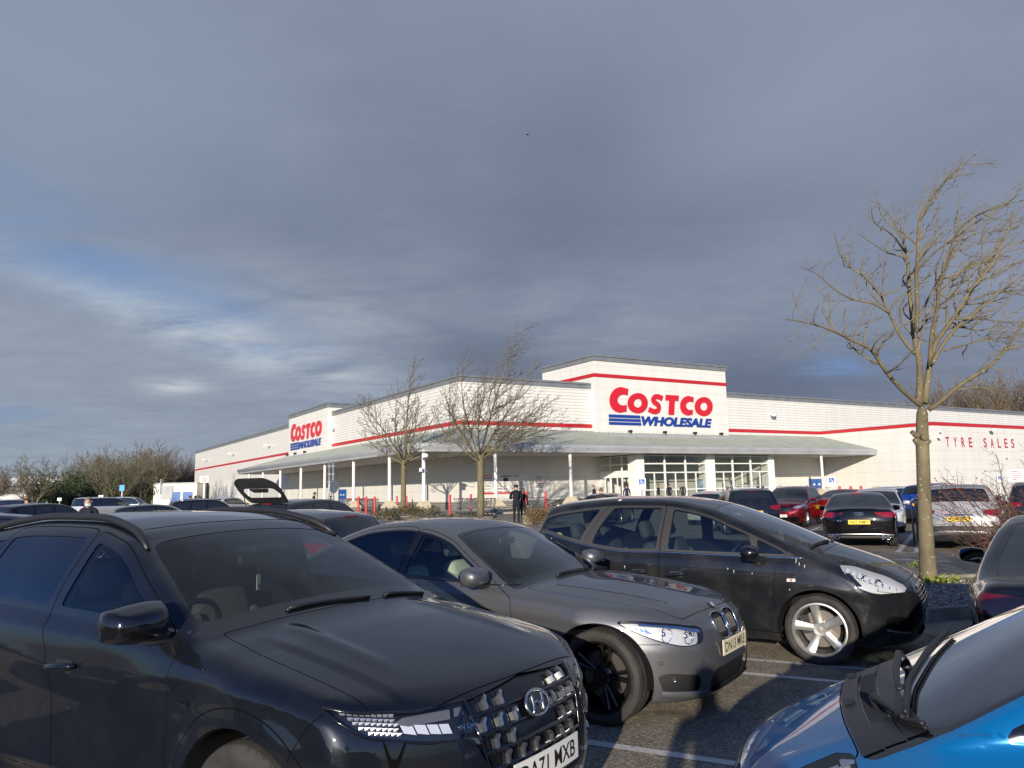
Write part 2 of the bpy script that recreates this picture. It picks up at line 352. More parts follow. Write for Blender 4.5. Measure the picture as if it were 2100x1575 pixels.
class Shell:
    def __init__(s, P):
        s.P = P; s.top = pchip(P['top']); s.plan = pchip(P['plan']); s.belt = pchip(P['belt']); s.sec = pchip(P['sec'])
        s.nose = pchip(P['nose']); s.tail = pchip(P['tail']); s.crown = pchip(P['crown']); s.bot = pchip(P['bot'])
        s.H = P['H']; s.x0 = min(p[1] for p in P['tail'])-.02; s.x1 = max(p[1] for p in P['nose'])+.02
        s.axles = P['axles']; s.rw = P['rw']; s.Ra = P.get('Ra', s.rw+.055)
        s.bow = P.get('bow', .14); s.nb = P['nb']; s.tb = P.get('tb', (.30, 2.8))
        xs = np.linspace(s.x0+.05, s.x1-.05, 400); lo = s.belt(xs)-.25; hi = np.full_like(xs, s.H+.1)
        for _ in range(30):
            m = (lo+hi)/2; inside = m < s.T(xs, s.W(xs, m)); lo = np.where(inside, m, lo); hi = np.where(inside, hi, m)
        s._cx, s._cz = xs, (lo+hi)/2
    def cant(s, x): return np.interp(x, s._cx, s._cz)
    def xp(s, x, y): return x+s.bow*y*y*np.where(x > 0, 1., -1.)*sstep(.0, .4, np.abs(x))
    def T(s, x, y):
        xq = s.xp(x, y); z = s.top(xq)-s.crown(xq)*(np.abs(y)/.7)**2.2
        for fn in s.P.get('topf', ()): z = z+fn(x, np.abs(y))
        return z
    def W(s, x, z):
        P = s.P; zb = s.belt(x); zs = P['sill']; u = (z-zs)/(zb-zs)
        ins = s.sec(np.minimum(u, 1.0)); t = z-zb; t = .5*(t+np.sqrt(t*t+.0006)); tz, tc = P['tumble']
        w = s.plan(x)-ins-(tz*t+tc*t*t)
        fl = P.get('flare', .012)
        for i, ax in enumerate(s.axles):
            r = np.hypot(x-ax, z-s.rw); w = w+fl*(1-sstep(s.Ra+.01, s.Ra+.16, r))*np.where(u < 1, 1, 0)*sstep(1.05, .8, u)
        for (zc, amp, wid, xa, xb) in P.get('crease', ()):
            dz = z-zc(x); env = sstep(xa, xa+.35, x)*sstep(xb, xb-.35, x)
            w = w+env*amp*np.where(dz > 0, np.exp(-dz/wid), np.exp(-(dz/(wid*.55))**2))
        for fn in P.get('sidef', ()): w = w+fn(x, z)
        return w
    def F(s, y, z): a, p = s.nb; return s.nose(z)-a*np.abs(y)**p
    def B(s, y, z): a, p = s.tb; return s.tail(z)+a*np.abs(y)**p
    def f(s, x, y, z):
        ay = np.abs(y); k = s.P.get('k', .07)
        kk = np.where(z > s.belt(x)+.03, s.P.get('kroof', .075), k)
        xq = s.xp(x, ay); sl = (s.top(xq+.01)-s.top(xq-.01))/.02; sl = np.clip(sl, -1.5, 1.5)
        v = smax(ay-s.W(x, z), (z-s.T(x, ay))/np.sqrt(1+sl*sl), kk)
        v = smax(v, x-s.F(y, z), s.P.get('kn', .07)); v = smax(v, s.B(y, z)-x, s.P.get('kt', .06))
        return smax(v, s.bot(x)-z, .05)
    def grad(s, p, e=.0015):
        x, y, z = p[:, 0], p[:, 1], p[:, 2]
        return np.stack([s.f(x+e, y, z)-s.f(x-e, y, z), s.f(x, y+e, z)-s.f(x, y-e, z), s.f(x, y, z+e)-s.f(x, y, z-e)], -1)/(2*e)
    def mesh(s, h):
        xs = np.arange(s.x0-.04, s.x1+.04+h, h); ymax = float(max(s.plan(xs)))+.08
        ys = -h/2+h*np.arange(int(ymax/h)+3); zs = np.arange(float(min(s.bot(xs)))-2*h, s.H+.05+2*h, h)
        X, Y, Z = np.meshgrid(xs, ys, zs, indexing='ij'); v = s.f(X, Y, Z); sg = v < 0
        c = [sg[i:sg.shape[0]-1+i, j:sg.shape[1]-1+j, k:sg.shape[2]-1+k] for i in (0, 1) for j in (0, 1) for k in (0, 1)]
        cnt = sum(q.astype(np.int8) for q in c); act = np.argwhere((cnt > 0) & (cnt < 8))
        idm = np.full(cnt.shape, -1, np.int32); idm[tuple(act.T)] = np.arange(len(act))
        acc = np.zeros((len(act), 3)); num = np.zeros(len(act))
        corners = [(i, j, k) for i in (0, 1) for j in (0, 1) for k in (0, 1)]
        for a in corners:
            for ax in range(3):
                if a[ax]: continue
                b = list(a); b[ax] = 1
                va = v[act[:, 0]+a[0], act[:, 1]+a[1], act[:, 2]+a[2]]; vb = v[act[:, 0]+b[0], act[:, 1]+b[1], act[:, 2]+b[2]]
                m = (va < 0) != (vb < 0); t = np.where(m, va/(va-vb+1e-12), 0); p = act+np.array(a, float); p[:, ax] += t
                acc[m] += p[m]; num[m] += 1
        V = acc/num[:, None]*h+np.array([xs[0], ys[0], zs[0]]); j0 = act[:, 1] == 0; V[j0, 1] = 0
        T = []
        for ax in range(3):
            o = [(1, 0, 0), (0, 1, 0), (0, 0, 1)]; sl0 = [slice(None)]*3; sl1 = [slice(None)]*3; sl0[ax] = slice(0, -1); sl1[ax] = slice(1, None)
            e = np.argwhere(sg[tuple(sl0)] != sg[tuple(sl1)]); u, w = [(1, 2), (2, 0), (0, 1)][ax]
            ok = (e[:, u] > 0) & (e[:, w] > 0) & (e[:, u] < sg.shape[u]-1) & (e[:, w] < sg.shape[w]-1)
            if ax == 1: ok &= e[:, 1] >= 1
            e = e[ok]
            ins = sg[tuple(e.T)]
            def cell(du, dw):
                q = e.copy(); q[:, u] -= du; q[:, w] -= dw; return idm[tuple(q.T)]
            a, b, c_, d = cell(1, 1), cell(0, 1), cell(0, 0), cell(1, 0)
            b, d = np.where(ins, b, d), np.where(ins, d, b)
            good = (a >= 0) & (b >= 0) & (c_ >= 0) & (d >= 0)
            T += [np.stack([a, b, c_], 1)[good], np.stack([a, c_, d], 1)[good]]
        T = np.concatenate(T)
        for _ in range(5):
            g = s.grad(V); fv = s.f(V[:, 0], V[:, 1], V[:, 2]); st = g*(fv/np.maximum((g*g).sum(1), .05))[:, None]
            st *= np.minimum(1, h*.7/np.maximum(np.linalg.norm(st, axis=1), 1e-9))[:, None]; V = V-st; V[j0, 1] = 0
        g = s.grad(V); g[j0, 1] = 0; Nn = g/np.maximum(np.linalg.norm(g, axis=1), 1e-9)[:, None]
        s.V, s.N, s.T_ = V, Nn, T; s.L = np.zeros(len(T), np.int32); s.names = {'body': 0}
    def lab(s, n):
        if n not in s.names: s.names[n] = len(s.names)
        return s.names[n]
    def split(s, fv, tmask=None):
        T = s.T_; sg = fv < 0; st = sg[T]; c = st.sum(1); mix = (c == 1) | (c == 2)
        if tmask is not None: mix &= tmask
        idx = np.where(mix)[0]
        if not len(idx): return fv
        t = T[idx]; q = st[idx]; lone = np.where(c[idx] == 1, True, False)[:, None]
        pos = np.argmax(q == lone, axis=1); ar = np.arange(len(t))
        a, b, d = t[ar, pos], t[ar, (pos+1) % 3], t[ar, (pos+2) % 3]
        E = np.concatenate([np.stack([a, b], 1), np.stack([a, d], 1)]); Es = np.sort(E, 1)
        U, inv = np.unique(Es, axis=0, return_inverse=True); inv = inv.ravel()
        fa, fb = fv[U[:, 0]], fv[U[:, 1]]; tt = np.clip(fa/(fa-fb), .001, .999)[:, None]
        nv = s.V[U[:, 0]]*(1-tt)+s.V[U[:, 1]]*tt; nn = s.N[U[:, 0]]*(1-tt)+s.N[U[:, 1]]*tt; nn /= np.maximum(np.linalg.norm(nn, axis=1), 1e-9)[:, None]
        n0 = len(s.V); s.V = np.concatenate([s.V, nv]); s.N = np.concatenate([s.N, nn])
        m = len(t); p, r = n0+inv[:m], n0+inv[m:]; lb = s.L[idx]
        keep = np.ones(len(T), bool); keep[idx] = False
        s.T_ = np.concatenate([T[keep], np.stack([a, p, r], 1), np.stack([p, b, d], 1), np.stack([p, d, r], 1)])
        s.L = np.concatenate([s.L[keep], lb, lb, lb]); return None
    def _uv(s, view):
        V = s.V; return {'side': (V[:, 0], V[:, 2]), 'front': (V[:, 1], V[:, 2]), 'rear': (V[:, 1], V[:, 2]), 'top': (s.xp(V[:, 0], V[:, 1]), V[:, 1])}[view]
    def _mask(s, view, lim):
        V, Nn = s.V, s.N; m = {'side': Nn[:, 1] > .12, 'front': (Nn[:, 0] > .05) & (V[:, 0] > 0), 'rear': (Nn[:, 0] < -.05) & (V[:, 0] < 0), 'top': Nn[:, 2] > .12}[view]
        if lim is not None: m &= lim(V)
        return m
    def cut(s, view, field, name, over=None, lim=None):
        """field(u,v,V) negative inside; relabels the inside"""
        fv = field(*s._uv(view), s.V); vm = s._mask(view, lim); s.split(fv, vm[s.T_].all(1))
        fv = field(*s._uv(view), s.V); vm = s._mask(view, lim); T = s.T_
        m = (fv[T].mean(1) < 0) & vm[T].all(1)
        if over is not None: m &= np.isin(s.L, [s.lab(o) for o in over])
        s.L[m] = s.lab(name)
    def gap(s, view, field, w=.0021, over=None, lim=None):
        fv = field(*s._uv(view), s.V); vm = s._mask(view, lim); s.split(fv, vm[s.T_].all(1)); s.cut(view, lambda u, v, V: np.abs(field(u, v, V))-w, 'gap', over, lim)
    def get(s, names, off=0, side=0, mats=None):
        """verts, normals, tris, material index of the labelled faces; side 0 both, +1 left (y>0), -1 right"""
        ids = [s.lab(n) for n in names]; m = np.isin(s.L, ids); T = s.T_[m]; lb = s.L[m]
        used, inv = np.unique(T, return_inverse=True); T = inv.reshape(T.shape); V = s.V[used]+s.N[used]*off; Nn = s.N[used]
        mi = np.zeros(len(T), np.int32)
        if mats:
            for n, k in mats.items(): mi[lb == s.lab(n)] = k
        Vm, Nm, Tm = V*[1, -1, 1], Nn*[1, -1, 1], T[:, ::-1]
        if side > 0: return V, Nn, T, mi
        if side < 0: return Vm, Nm, Tm, mi
        return np.concatenate([V, Vm]), np.concatenate([Nn, Nm]), np.concatenate([T, Tm+len(V)]), np.concatenate([mi, mi])
    def part(s, names, name, mats, parent, off=0, side=0, mm=None, flip=False):
        V, Nn, T, mi = s.get(names, off, side, mm)
        if not len(T): return None
        if flip: T = T[:, ::-1]; Nn = -Nn
        return meshobj(name, V, T, mats, parent, mi if isinstance(mats, list) else None, True, Nn)
    # surface probes
    def hit(s, axis, a, b, sgn=1):
        a = np.asarray(a, float); b = np.broadcast_to(np.asarray(b, float), a.shape); far = {'x': s.x1+.1 if sgn > 0 else s.x0-.1, 'y': 1.3*sgn, 'z': s.H+.2}[axis]
        near = {'x': 0., 'y': 0., 'z': .4}[axis]; lo = np.full(a.shape, near); hi = np.full(a.shape, far)
        for _ in range(34):
            m = (lo+hi)/2; p = {'x': (m, a, b), 'y': (a, m, b), 'z': (a, b, m)}[axis]; ins = s.f(*p) < 0; lo = np.where(ins, m, lo); hi = np.where(ins, hi, m)
        return np.stack({'x': (lo, a, b), 'y': (a, lo, b), 'z': (a, b, lo)}[axis], -1)
    def drape(s, axis, pts, off=.003, sgn=1):
        pts = np.asarray(pts, float); p = s.hit(axis, pts[:, 0], pts[:, 1], sgn); g = s.grad(p); return p+g/np.linalg.norm(g, axis=1)[:, None]*off

# ---- wheels
def tyre_mesh(mb, r, rim, w, n=56, side=1):
    hw = w/2
    prof = [(rim+.004, -hw*.80), (rim+.022, -hw*.93), ((r+rim)/2, -hw*1.0), (r-.030, -hw*.95), (r-.010, -hw*.84), (r-.002, -hw*.66), (r, -hw*.5),
            (r, -hw*.30), (r-.007, -hw*.285), (r-.007, -hw*.235), (r, -hw*.22), (r, hw*.22), (r-.007, hw*.235), (r-.007, hw*.285), (r, hw*.30),
            (r, hw*.5), (r-.002, hw*.66), (r-.010, hw*.84), (r-.030, hw*.95), ((r+rim)/2, hw*1.0), (rim+.022, hw*.93), (rim+.004, hw*.80)]
    mb.lathe(prof, n, 'Y', m=0)
    for k in range(46):   # shoulder sipes
        th = 2*math.pi*k/46
        for sg in (-1, 1):
            q = []
            for (yy, dt, rr) in ((hw*.52, -.012, r+.0006), (hw*.52, .012, r+.0006), (hw*.88, .05, r-.014), (hw*.88, .026, r-.014)):
                q.append((rr*math.cos(th+dt), sg*yy, rr*math.sin(th+dt)))
            mb.poly(q if sg < 0 else q[::-1], 1)
def rim_mesh(mb, kind, rim, w):
    hw = w/2; o = hw*.78           # outer face towards +y is drawn at y=+o
    mb.lathe([(rim+.006, o), (rim+.006, o+.008), (rim-.006, o+.010), (rim-.016, o-.004), (rim-.024, o-.03), (rim-.035, -o)], 48, 'Y', m=0)
    hr = .072 if kind != 'steel' else .1
    yf = o-.035
    mb.lathe([(0, yf+.004), (.030, yf+.004), (.033, yf-.002), (hr*.8, yf), (hr, yf-.014), (hr, yf-.07)], 28, 'Y', m=0)
    mb.lathe([(0, yf+.007), (.026, yf+.006), (.029, yf+.002)], 20, 'Y', m=2)
    nsp = {'five': 5, 'double': 5, 'ten': 10, 'seven': 7}.get(kind, 5)
    def spoke(th, w0, w1, tw=0, skew=0):
        c, sn = math.cos(th), math.sin(th); r0, r1 = hr*.75, rim-.004; st = []
        for q in range(6):
            t = q/5; rr = r0+(r1-r0)*t; ww = w0+(w1-w0)*t**1.3; yy = yf-.006+(.026*t**2 if kind != 'double' else .022*t); dp = .045-.01*t
            st.append((rr, ww, yy, dp, skew*t))
        V = []; F = []
        for rr, ww, yy, dp, sk in st:
            for (a, b) in ((-ww, -dp), (-ww*.86, -.004), (-ww*.3, .003), (ww*.3, .003), (ww*.86, -.004), (ww, -dp)):
                a2 = a+sk; V.append((rr*c-a2*sn, yy+b, rr*sn+a2*c))
        for q in range(5):
            for k in range(5): F.append((q*6+k, (q+1)*6+k, (q+1)*6+k+1, q*6+k+1))
        mb.add(V, F, 0)
    for k in range(nsp):
        th = 2*math.pi*k/nsp+math.pi/2
        if kind == 'five': spoke(th, .036, .050)
        elif kind == 'double':
            for d in (-1, 1): spoke(th+d*.115, .013, .017, 0, d*.010)
        else: spoke(th, .018, .02)
        mb.lathe([(0, yf-.001), (.0095, yf-.001), (.011, yf-.012)], 8, 'Y', (.052*math.cos(th+.63), 0, .052*math.sin(th+.63)), 2)
    mb.lathe([(.05, -.01), (rim*.70, -.01), (rim*.70, -.03), (.05, -.03)], 36, 'Y', m=1, close=True)   # brake disc
    mb.box((rim*.52, -.005, .06), (.09, .05, .17), 0, 3)
    mb.lathe([(rim-.03, -o*.85), (.02, -o*.85)], 24, 'Y', m=4)
_WH = {}
def add_wheels(car, sh, kind='five', rimr=.22, tw=.225, rimmat=None, rim2=None, detail=True, steer=0):
    key = (kind, rimr, tw, sh.rw, rimmat.name, detail)
    if key not in _WH:
        a = MB(); rim_mesh(a, kind, rimr, tw); b = MB(); tyre_mesh(b, sh.rw, rimr, tw, 64 if detail else 28)
        rm = a.build('wheel', [rimmat, M_DISC, rim2 or rimmat, M_BLACK, M_LINER]); tm = b.build('tyre', [M_TYRE, M_GAP])
        for o in (rm, tm): autosmooth(o, 35)
        _WH[key] = (rm.data, tm.data); bpy.data.objects.remove(rm); bpy.data.objects.remove(tm)
    rd, td = _WH[key]
    for i, ax in enumerate(sh.axles):
        for sg in (1, -1):
            yy = float(sh.W(np.array(ax), np.array(sh.rw+.1)))-tw/2-.018
            o = link(bpy.data.objects.new('wheel', rd), car); o.location = (ax, sg*yy, sh.rw)
            o.rotation_euler = (0, rng.uniform(0, 6.28) if (kind != 'five' or not detail) else .18, (0 if sg > 0 else math.pi)+(steer if i == 0 else 0))
            t = link(bpy.data.objects.new('tyre', td), o)
def arches(car, sh, bodymat):
    out = None
    for ax in sh.axles:
        th = np.linspace(-.15, math.pi+.15, 40); x = ax+sh.Ra*np.cos(th); z = sh.rw+sh.Ra*np.sin(th)
        y0 = sh.W(x, z)
        for sg in (1, -1):
            mb = MB(); V = []; F = []; M = []
            rows = [(y0+.001, 1.0, 0), (y0-.022, .985, 0), (y0-.022, .985, 1), (y0*0+.45, .99, 1)]
            for (yy, q, _) in rows:
                for k in range(len(th)): V.append((ax+(x[k]-ax)*q, sg*yy[k], sh.rw+(z[k]-sh.rw)*q))
            n = len(th)
            for r_ in (0, 2):
                for k in range(n-1): F.append((r_*n+k, r_*n+k+1, (r_+1)*n+k+1, (r_+1)*n+k)); M.append(0 if r_ == 0 else 1)
            b = len(mb.V); mb.V += V; mb.F += [[i+b for i in f] for f in F]; mb.M += M
            mb.poly([(ax+(x[k]-ax)*.99, sg*.45, sh.rw+(z[k]-sh.rw)*.99) for k in range(n)], 1)
            o = mb.build('wheel_arch', [bodymat, M_LINER], car); out = (out or [])+[o]
    return out
def plate(car, sh, text, x_side, z, w=.52, h=.111, y0=0, colr=None, tilt=None, lift=.012, pieces=True):
    sg = 1 if x_side == 'front' else -1
    ys = np.linspace(-w/2, w/2, 9)+y0; p = sh.hit('x', ys, np.full(9, z), sg); xc = p[:, 0].max() if sg > 0 else p[:, 0].min()
    xs = (p[:, 0]*.75+xc*.25)+sg*lift
    fit = np.polyfit(ys, xs, 2); g = lambda y: np.polyval(fit, y)
    def P(y, zz, o=0): return (float(g(y))+sg*o, float(y), float(z+zz))
    mb = MB(); o = [(a, b) for a, b in rounded([(-w/2, -h/2), (w/2, -h/2), (w/2, h/2), (-w/2, h/2)], .012, 3)]
    yy = np.linspace(-w/2, w/2, 13)
    V = [P(y+y0, s*h/2, e) for e in (0, .005) for s in (-1, 1) for y in yy]; n = len(yy); F = []
    for e in (0, 2*n):
        for k in range(n-1): F.append((e+k, e+k+1, e+n+k+1, e+n+k))
    for r_ in (0, n):
        for k in range(n-1): F.append((r_+k, r_+k+1, 2*n+r_+k+1, 2*n+r_+k))
    F += [(0, n, 3*n, 2*n), (n-1, 2*n-1, 4*n-1, 3*n-1)]
    mb.add(V, F)
    po = mb.build('number_plate', colr or (M_PLATE_W if sg > 0 else M_PLATE_Y), car); autosmooth(po, 30)
    if text:
        TV, TF = fit_text(text, w*.86, h*.66, .012, 0, 1.0)
        V = [P(y0+sg*a, b, .0065) for a, b in TV]
        meshobj('plate_lettering', V, TF, M_INK, po)
    return po
def mirror(car, sh, x, z, cap, glassy=True, sc=1.0, y_in=.03, reach=.17, style='round', sides=(1, -1)):
    yb = float(sh.hit('y', np.array([x]), np.array([z-.03]))[0, 1])
    for sg in sides:
        bm = bmesh.new(); bmesh.ops.create_cube(bm, size=1)
        bmesh.ops.subdivide_edges(bm, edges=bm.edges[:], cuts=5, use_grid_fill=True)
        for v in bm.verts:
            p = v.co*2; q = Vector([c*math.sqrt(max(0, 1-p[(i+1) % 3]**2/2-p[(i+2) % 3]**2/2+p[(i+1) % 3]**2*p[(i+2) % 3]**2/3)) for i, c in enumerate(p)])
            s_ = q*.45+p*.55 if style == 'boxy' else q*.62+p*.38
            X = s_.x*.085*sc; Yv = s_.y*.125*sc; Z = s_.z*.078*sc
            if s_.x > 0: X *= 1.15; Z *= 1-.35*s_.x; Yv *= 1-.12*s_.x
            if s_.x < -.5: X = max(X, -.06*sc)
            Z *= 1+.18*(-s_.y if style == 'boxy' else 0)*1
            v.co = Vector((X, Yv*1, Z))
        V = [tuple(v.co) for v in bm.verts]; F = [[v.index for v in f.verts] for f in bm.faces]; bm.free()
        yc = yb+reach*.42+.10*sc
        m = MB(); m.add([(x+a, sg*(yc+b), z+c) for a, b, c in V], [f if sg > 0 else f[::-1] for f in F])
        o = m.build('wing_mirror', cap, car, True); autosmooth(o, 60)
        st = MB(); st.tube([(x+.03, sg*(yb-.03), z-.075*sc), (x+.025, sg*(yb+.05), z-.07*sc), (x+.01, sg*(yc-.02), z-.055*sc)], [.030, .026, .030], 10)
        s2 = st.build('mirror_stalk', M_BLACK, o, True)
        gl = MB(); gl.poly([(x-.0615*sc, sg*(yc+b*.112*sc), z+c*.064*sc) for b, c in rounded([(-1, -.9), (1, -.75), (.95, .9), (-.95, 1)], .4, 4)])
        gl.build('mirror_glass', M_MIRROR, o)
def seat(car, x, y, m, z0=.28, sc=1.0, hr=True, back=.62, rec=.30):
    mb = MB()
    def rb(c, d, ry=0, bev=.05):
        bm = bmesh.new(); bmesh.ops.create_cube(bm, size=1)
        for v in bm.verts: v.co = Vector((v.co.x*d[0], v.co.y*d[1]*(.86 if v.co.z > 0 and d[2] > d[0] else 1), v.co.z*d[2]))
        bmesh.ops.bevel(bm, geom=bm.edges[:], offset=bev, segments=3, profile=.5, affect='EDGES')
        ca, sa = math.cos(ry), math.sin(ry); V = []
        for v in bm.verts: V.append((c[0]+ca*v.co.x+sa*v.co.z, c[1]+v.co.y, c[2]-sa*v.co.x+ca*v.co.z))
        bm.verts.index_update(); F = [[v.index for v in f.verts] for f in bm.faces]; bm.free(); mb.add(V, F)
    rb((x, y, z0+.09), (.52, .52, .18), -.12, .06)
    rb((x-.27-back*.5*math.sin(rec), y, z0+.16+back*.5*math.cos(rec)), (.16, .50, back), -rec, .065)
    for s in (-1, 1): rb((x-.24-back*.42*math.sin(rec), y+s*.22, z0+.14+back*.42*math.cos(rec)), (.18, .09, back*.75), -rec, .04)
    if hr: rb((x-.30-(back+.13)*math.sin(rec), y, z0+.17+(back+.13)*math.cos(rec)), (.11, .27, .20), -rec, .05)
    return autosmooth(mb.build('seat', m, car, True), 60)
def steering(car, x, y, z, r=.185, tilt=.45):
    mb = MB(); pts = []
    ca, sa = math.cos(tilt), math.sin(tilt)
    def tr(a, b, c=0): return (x+sa*a+ca*c*-1, y+b, z+ca*a-sa*c*1)
    ring = [tr(r*math.cos(t), r*math.sin(t)) for t in np.linspace(0, 2*math.pi, 33)]
    mb.tube(ring, .016, 8, cap=False)
    for t in (1.57, -1.57, 3.14): mb.tube([tr(0, 0, .02), tr(r*math.cos(t), r*math.sin(t))], [.03, .016], 6)
    mb.tube([tr(0, 0, -.02), tr(0, 0, .05)], [.06, .07], 12); mb.tube([tr(0, 0, .05), tr(-.05, 0, .45)], .03, 8)
    return mb.build('steering_wheel', M_BLACK, car, True)
def dashboard(car, sh, x0, x1, z, m):
    """dash top shelf under the windscreen, with a rounded face"""
    mb = MB(); ys = np.linspace(-1, 1, 15); prof = [(0, -.02), (.3, .0), (.62, .01), (.86, 0), (.97, -.04), (1., -.12), (.93, -.30)]
    V = []; n = len(ys)
    for t, dz in prof:
        for y in ys:
            w = float(sh.W(np.array(x0*(1-t)+x1*t), np.array(z)))-.035
            V.append((x0+(x1-x0)*t-.08*y*y*(1 if t < .5 else .3), y*w, z+dz+.015*math.exp(-((y+.5)/.28)**2)*(1 if .4 < t < .95 else 0)))
    F = [(i*n+k, i*n+k+1, (i+1)*n+k+1, (i+1)*n+k) for i in range(len(prof)-1) for k in range(n-1)]
    mb.add(V, F); return mb.build('dashboard', m, car, True)
M_TYRE = mottled('tyre_rubber', (.020, .019, .018), (.045, .041, .036), 9, .8)
M_DISC = mat('brake_disc', (.25, .22, .20), .4, .9)
M_MIRROR = mat('mirror_silver', (.8, .8, .8), .02, 1)

def lin(*pts): return pchip(list(pts))
def std_cuts(sh, c):
    """cut glass, doors, bonnet and shut lines; c is the car's layout"""
    d = c['dlo']
    def dlo(u, v, V):
        return smax(smax(v-(sh.cant(u)-d['top'](u)), sh.belt(u)+d['bot']-v, .025), smax(d['xr'](v)-u, u-d['xf'](v), .03), .05)
    up = lambda V: V[:, 2] > sh.belt(V[:, 0])-.06
    sh.cut('side', dlo, 'window_trim', ['body'], up)
    for (nm, xr, xf, mg) in c['wins']:
        sh.cut('side', lambda u, v, V: smax(smax(dlo(u, v, V)+mg, xr(v)-u, .03), u-xf(v), .03), nm, ['window_trim'], up)
    def glass_field(x0, x1, pm, k=.06):
        def g(u, v, V):
            side = (v-(sh.W(V[:, 0], V[:, 2])-pm)); return smax(smax(x0-u, u-x1, k), side, k)
        return g
    t = c['screen']; tm = lambda V: V[:, 0] > -.4
    sh.cut('top', glass_field(t[1]-.0, t[0], t[2]), 'screen_edge', ['body'], tm)
    sh.cut('top', glass_field(t[1]+t[3], t[0]-t[4], t[2]+t[5], .09), 'windscreen', ['screen_edge'], tm)
    if 'rear' in c:
        t = c['rear']; rm = lambda V: V[:, 0] < -.2
        fld = lambda u, v, V: smax(smax(t[0]-u, u-t[1], .06), v-(sh.W(V[:, 0], V[:, 2])-t[2]), .06)
        sh.cut('top', fld, 'screen_edge', ['body'], rm)
        sh.cut('top', lambda u, v, V: fld(u, v, V)+.025, 'rear_window', ['screen_edge'], rm)
    for (nm, xr, xf, zb) in c.get('doors', ()):
        def df(u, v, V, xr=xr, xf=xf, zb=zb): return smax(smax(smax(v-(sh.cant(u)-.028), zb(u)-v, .05), xr(v)-u, .06), u-xf(v), .06)
        for ax in (sh.axles if c.get('doorarch', True) else ()):
            df = (lambda q, ax: (lambda u, v, V: smax(q(u, v, V), sh.Ra+.055-np.hypot(u-ax, v-sh.rw), .02)))(df, ax)
        nog = lambda V: V[:, 2] > .2
        sh.cut('side', df, nm, ['body'], nog); sh.gap('side', df, .0023, ['body', nm, 'window_trim'], nog)
    b = c.get('bonnet')
    if b:
        hw = lin(*b['hw']); bf = lambda u, v, V: smax(smax(v-hw(u), b['x0']-u, b.get('kr', .06)), u-b['x1'](v) if callable(b['x1']) else u-b['x1'], .05)
        bm_ = lambda V: V[:, 0] > b['x0']-.1
        sh.cut('top', bf, 'bonnet', ['body'], bm_); sh.gap('top', bf, .0026, ['body', 'bonnet', 'screen_edge'], bm_)
    for ax in sh.axles:
        af = lambda u, v, V, ax=ax: np.hypot(u-ax, v-sh.rw)-sh.Ra
        am = lambda V: (V[:, 1] > .5) & (V[:, 2] < sh.rw+sh.Ra+.05)
        fv = af(sh.V[:, 0], sh.V[:, 2], sh.V); m = (sh.V[:, 1] > .45)
        sh.split(fv, m[sh.T_].all(1)); fv = af(sh.V[:, 0], sh.V[:, 2], sh.V)
        kill = (fv[sh.T_].mean(1) < 0) & (sh.V[:, 1] > .45)[sh.T_].all(1) | ((fv < -.01)[sh.T_].all(1) & (sh.V[:, 1] > .40)[sh.T_].all(1))
        sh.T_ = sh.T_[~kill]; sh.L = sh.L[~kill]

def finish(sh, car, pm, c, glassm=None, privm=None, interior=True, trim=None, cap=None):
    glassm = glassm or M_GLASS; privm = privm or glassm; trim = trim or M_GLOSSBLK
    sh.part(['body', 'gap', 'screen_edge', 'window_trim']+c.get('bodyextra', []), 'body', [pm, M_GAP, M_SCREENEDGE, trim]+c.get('bodymats', []), car,
            mm={'body': 0, 'gap': 1, 'screen_edge': 2, 'window_trim': 3, **{n: 4+i for i, n in enumerate(c.get('bodyextra', []))}})
    arches(car, sh, c.get('archmat', pm))
    doors = {}
    for (nm, *_) in c.get('doors', ()):
        for sg in (1, -1): doors[nm, sg] = sh.part([nm], 'door', pm, car, side=sg)
    if 'bonnet' in c: sh.part(['bonnet'], 'bonnet', pm, car)
    sh.part(['windscreen'], 'windscreen', glassm, car, -.002)
    sh.part(['rear_window'], 'rear_window', privm, car, -.002)
    for (nm, *_) in c['wins']:
        for sg in (1, -1): sh.part([nm], 'side_window', glassm if nm == 'wfront' or nm == 'wquarter' else privm, car, -.004, sg)
    for (ax, nm, x, z, w) in c.get('handles', ()):
        for sg in (1, -1):
            mb = MB(); xs = np.linspace(x-w/2, x+w/2, 9); p = sh.hit('y', xs, np.full(9, z)+.012*np.linspace(-1, 1, 9))
            lift = .012+.030*np.sin(np.linspace(0, math.pi, 9))**.5
            mb.tube([(a, sg*(b+l), zz) for (a, b, zz), l in zip(p, lift)], [.012+.009*math.sin(t) for t in np.linspace(0, math.pi, 9)], 8)
            q = sh.drape('y', rounded([(x-w*.30, z-.030), (x+w*.34, z-.030), (x+w*.34, z+.030), (x-w*.30, z+.030)], .03, 5), .0015)
            mb.add([(a, sg*b, e) for a, b, e in q], [tuple(range(len(q)))], 1)
            h = mb.build('door_handle', [c.get('handlemat', pm), M_BLACK], doors.get((nm, sg), car), True)
    if interior:
        sh.part(['body', 'screen_edge', 'window_trim']+[d_[0] for d_ in c.get('doors', ())], 'interior_liner', M_LINER, car, -.035, flip=True)
        mb = MB(); mb.box(((sh.axles[0]+sh.axles[1])/2-.1, 0, .30), (sh.axles[0]-sh.axles[1]+.6, 1.5, .02)); mb.build('cabin_floor', M_LINER, car)
    return doors
M_SCREENEDGE = mat('screen_edge_black', (.006, .007, .008), .04, 0, .3, .8)

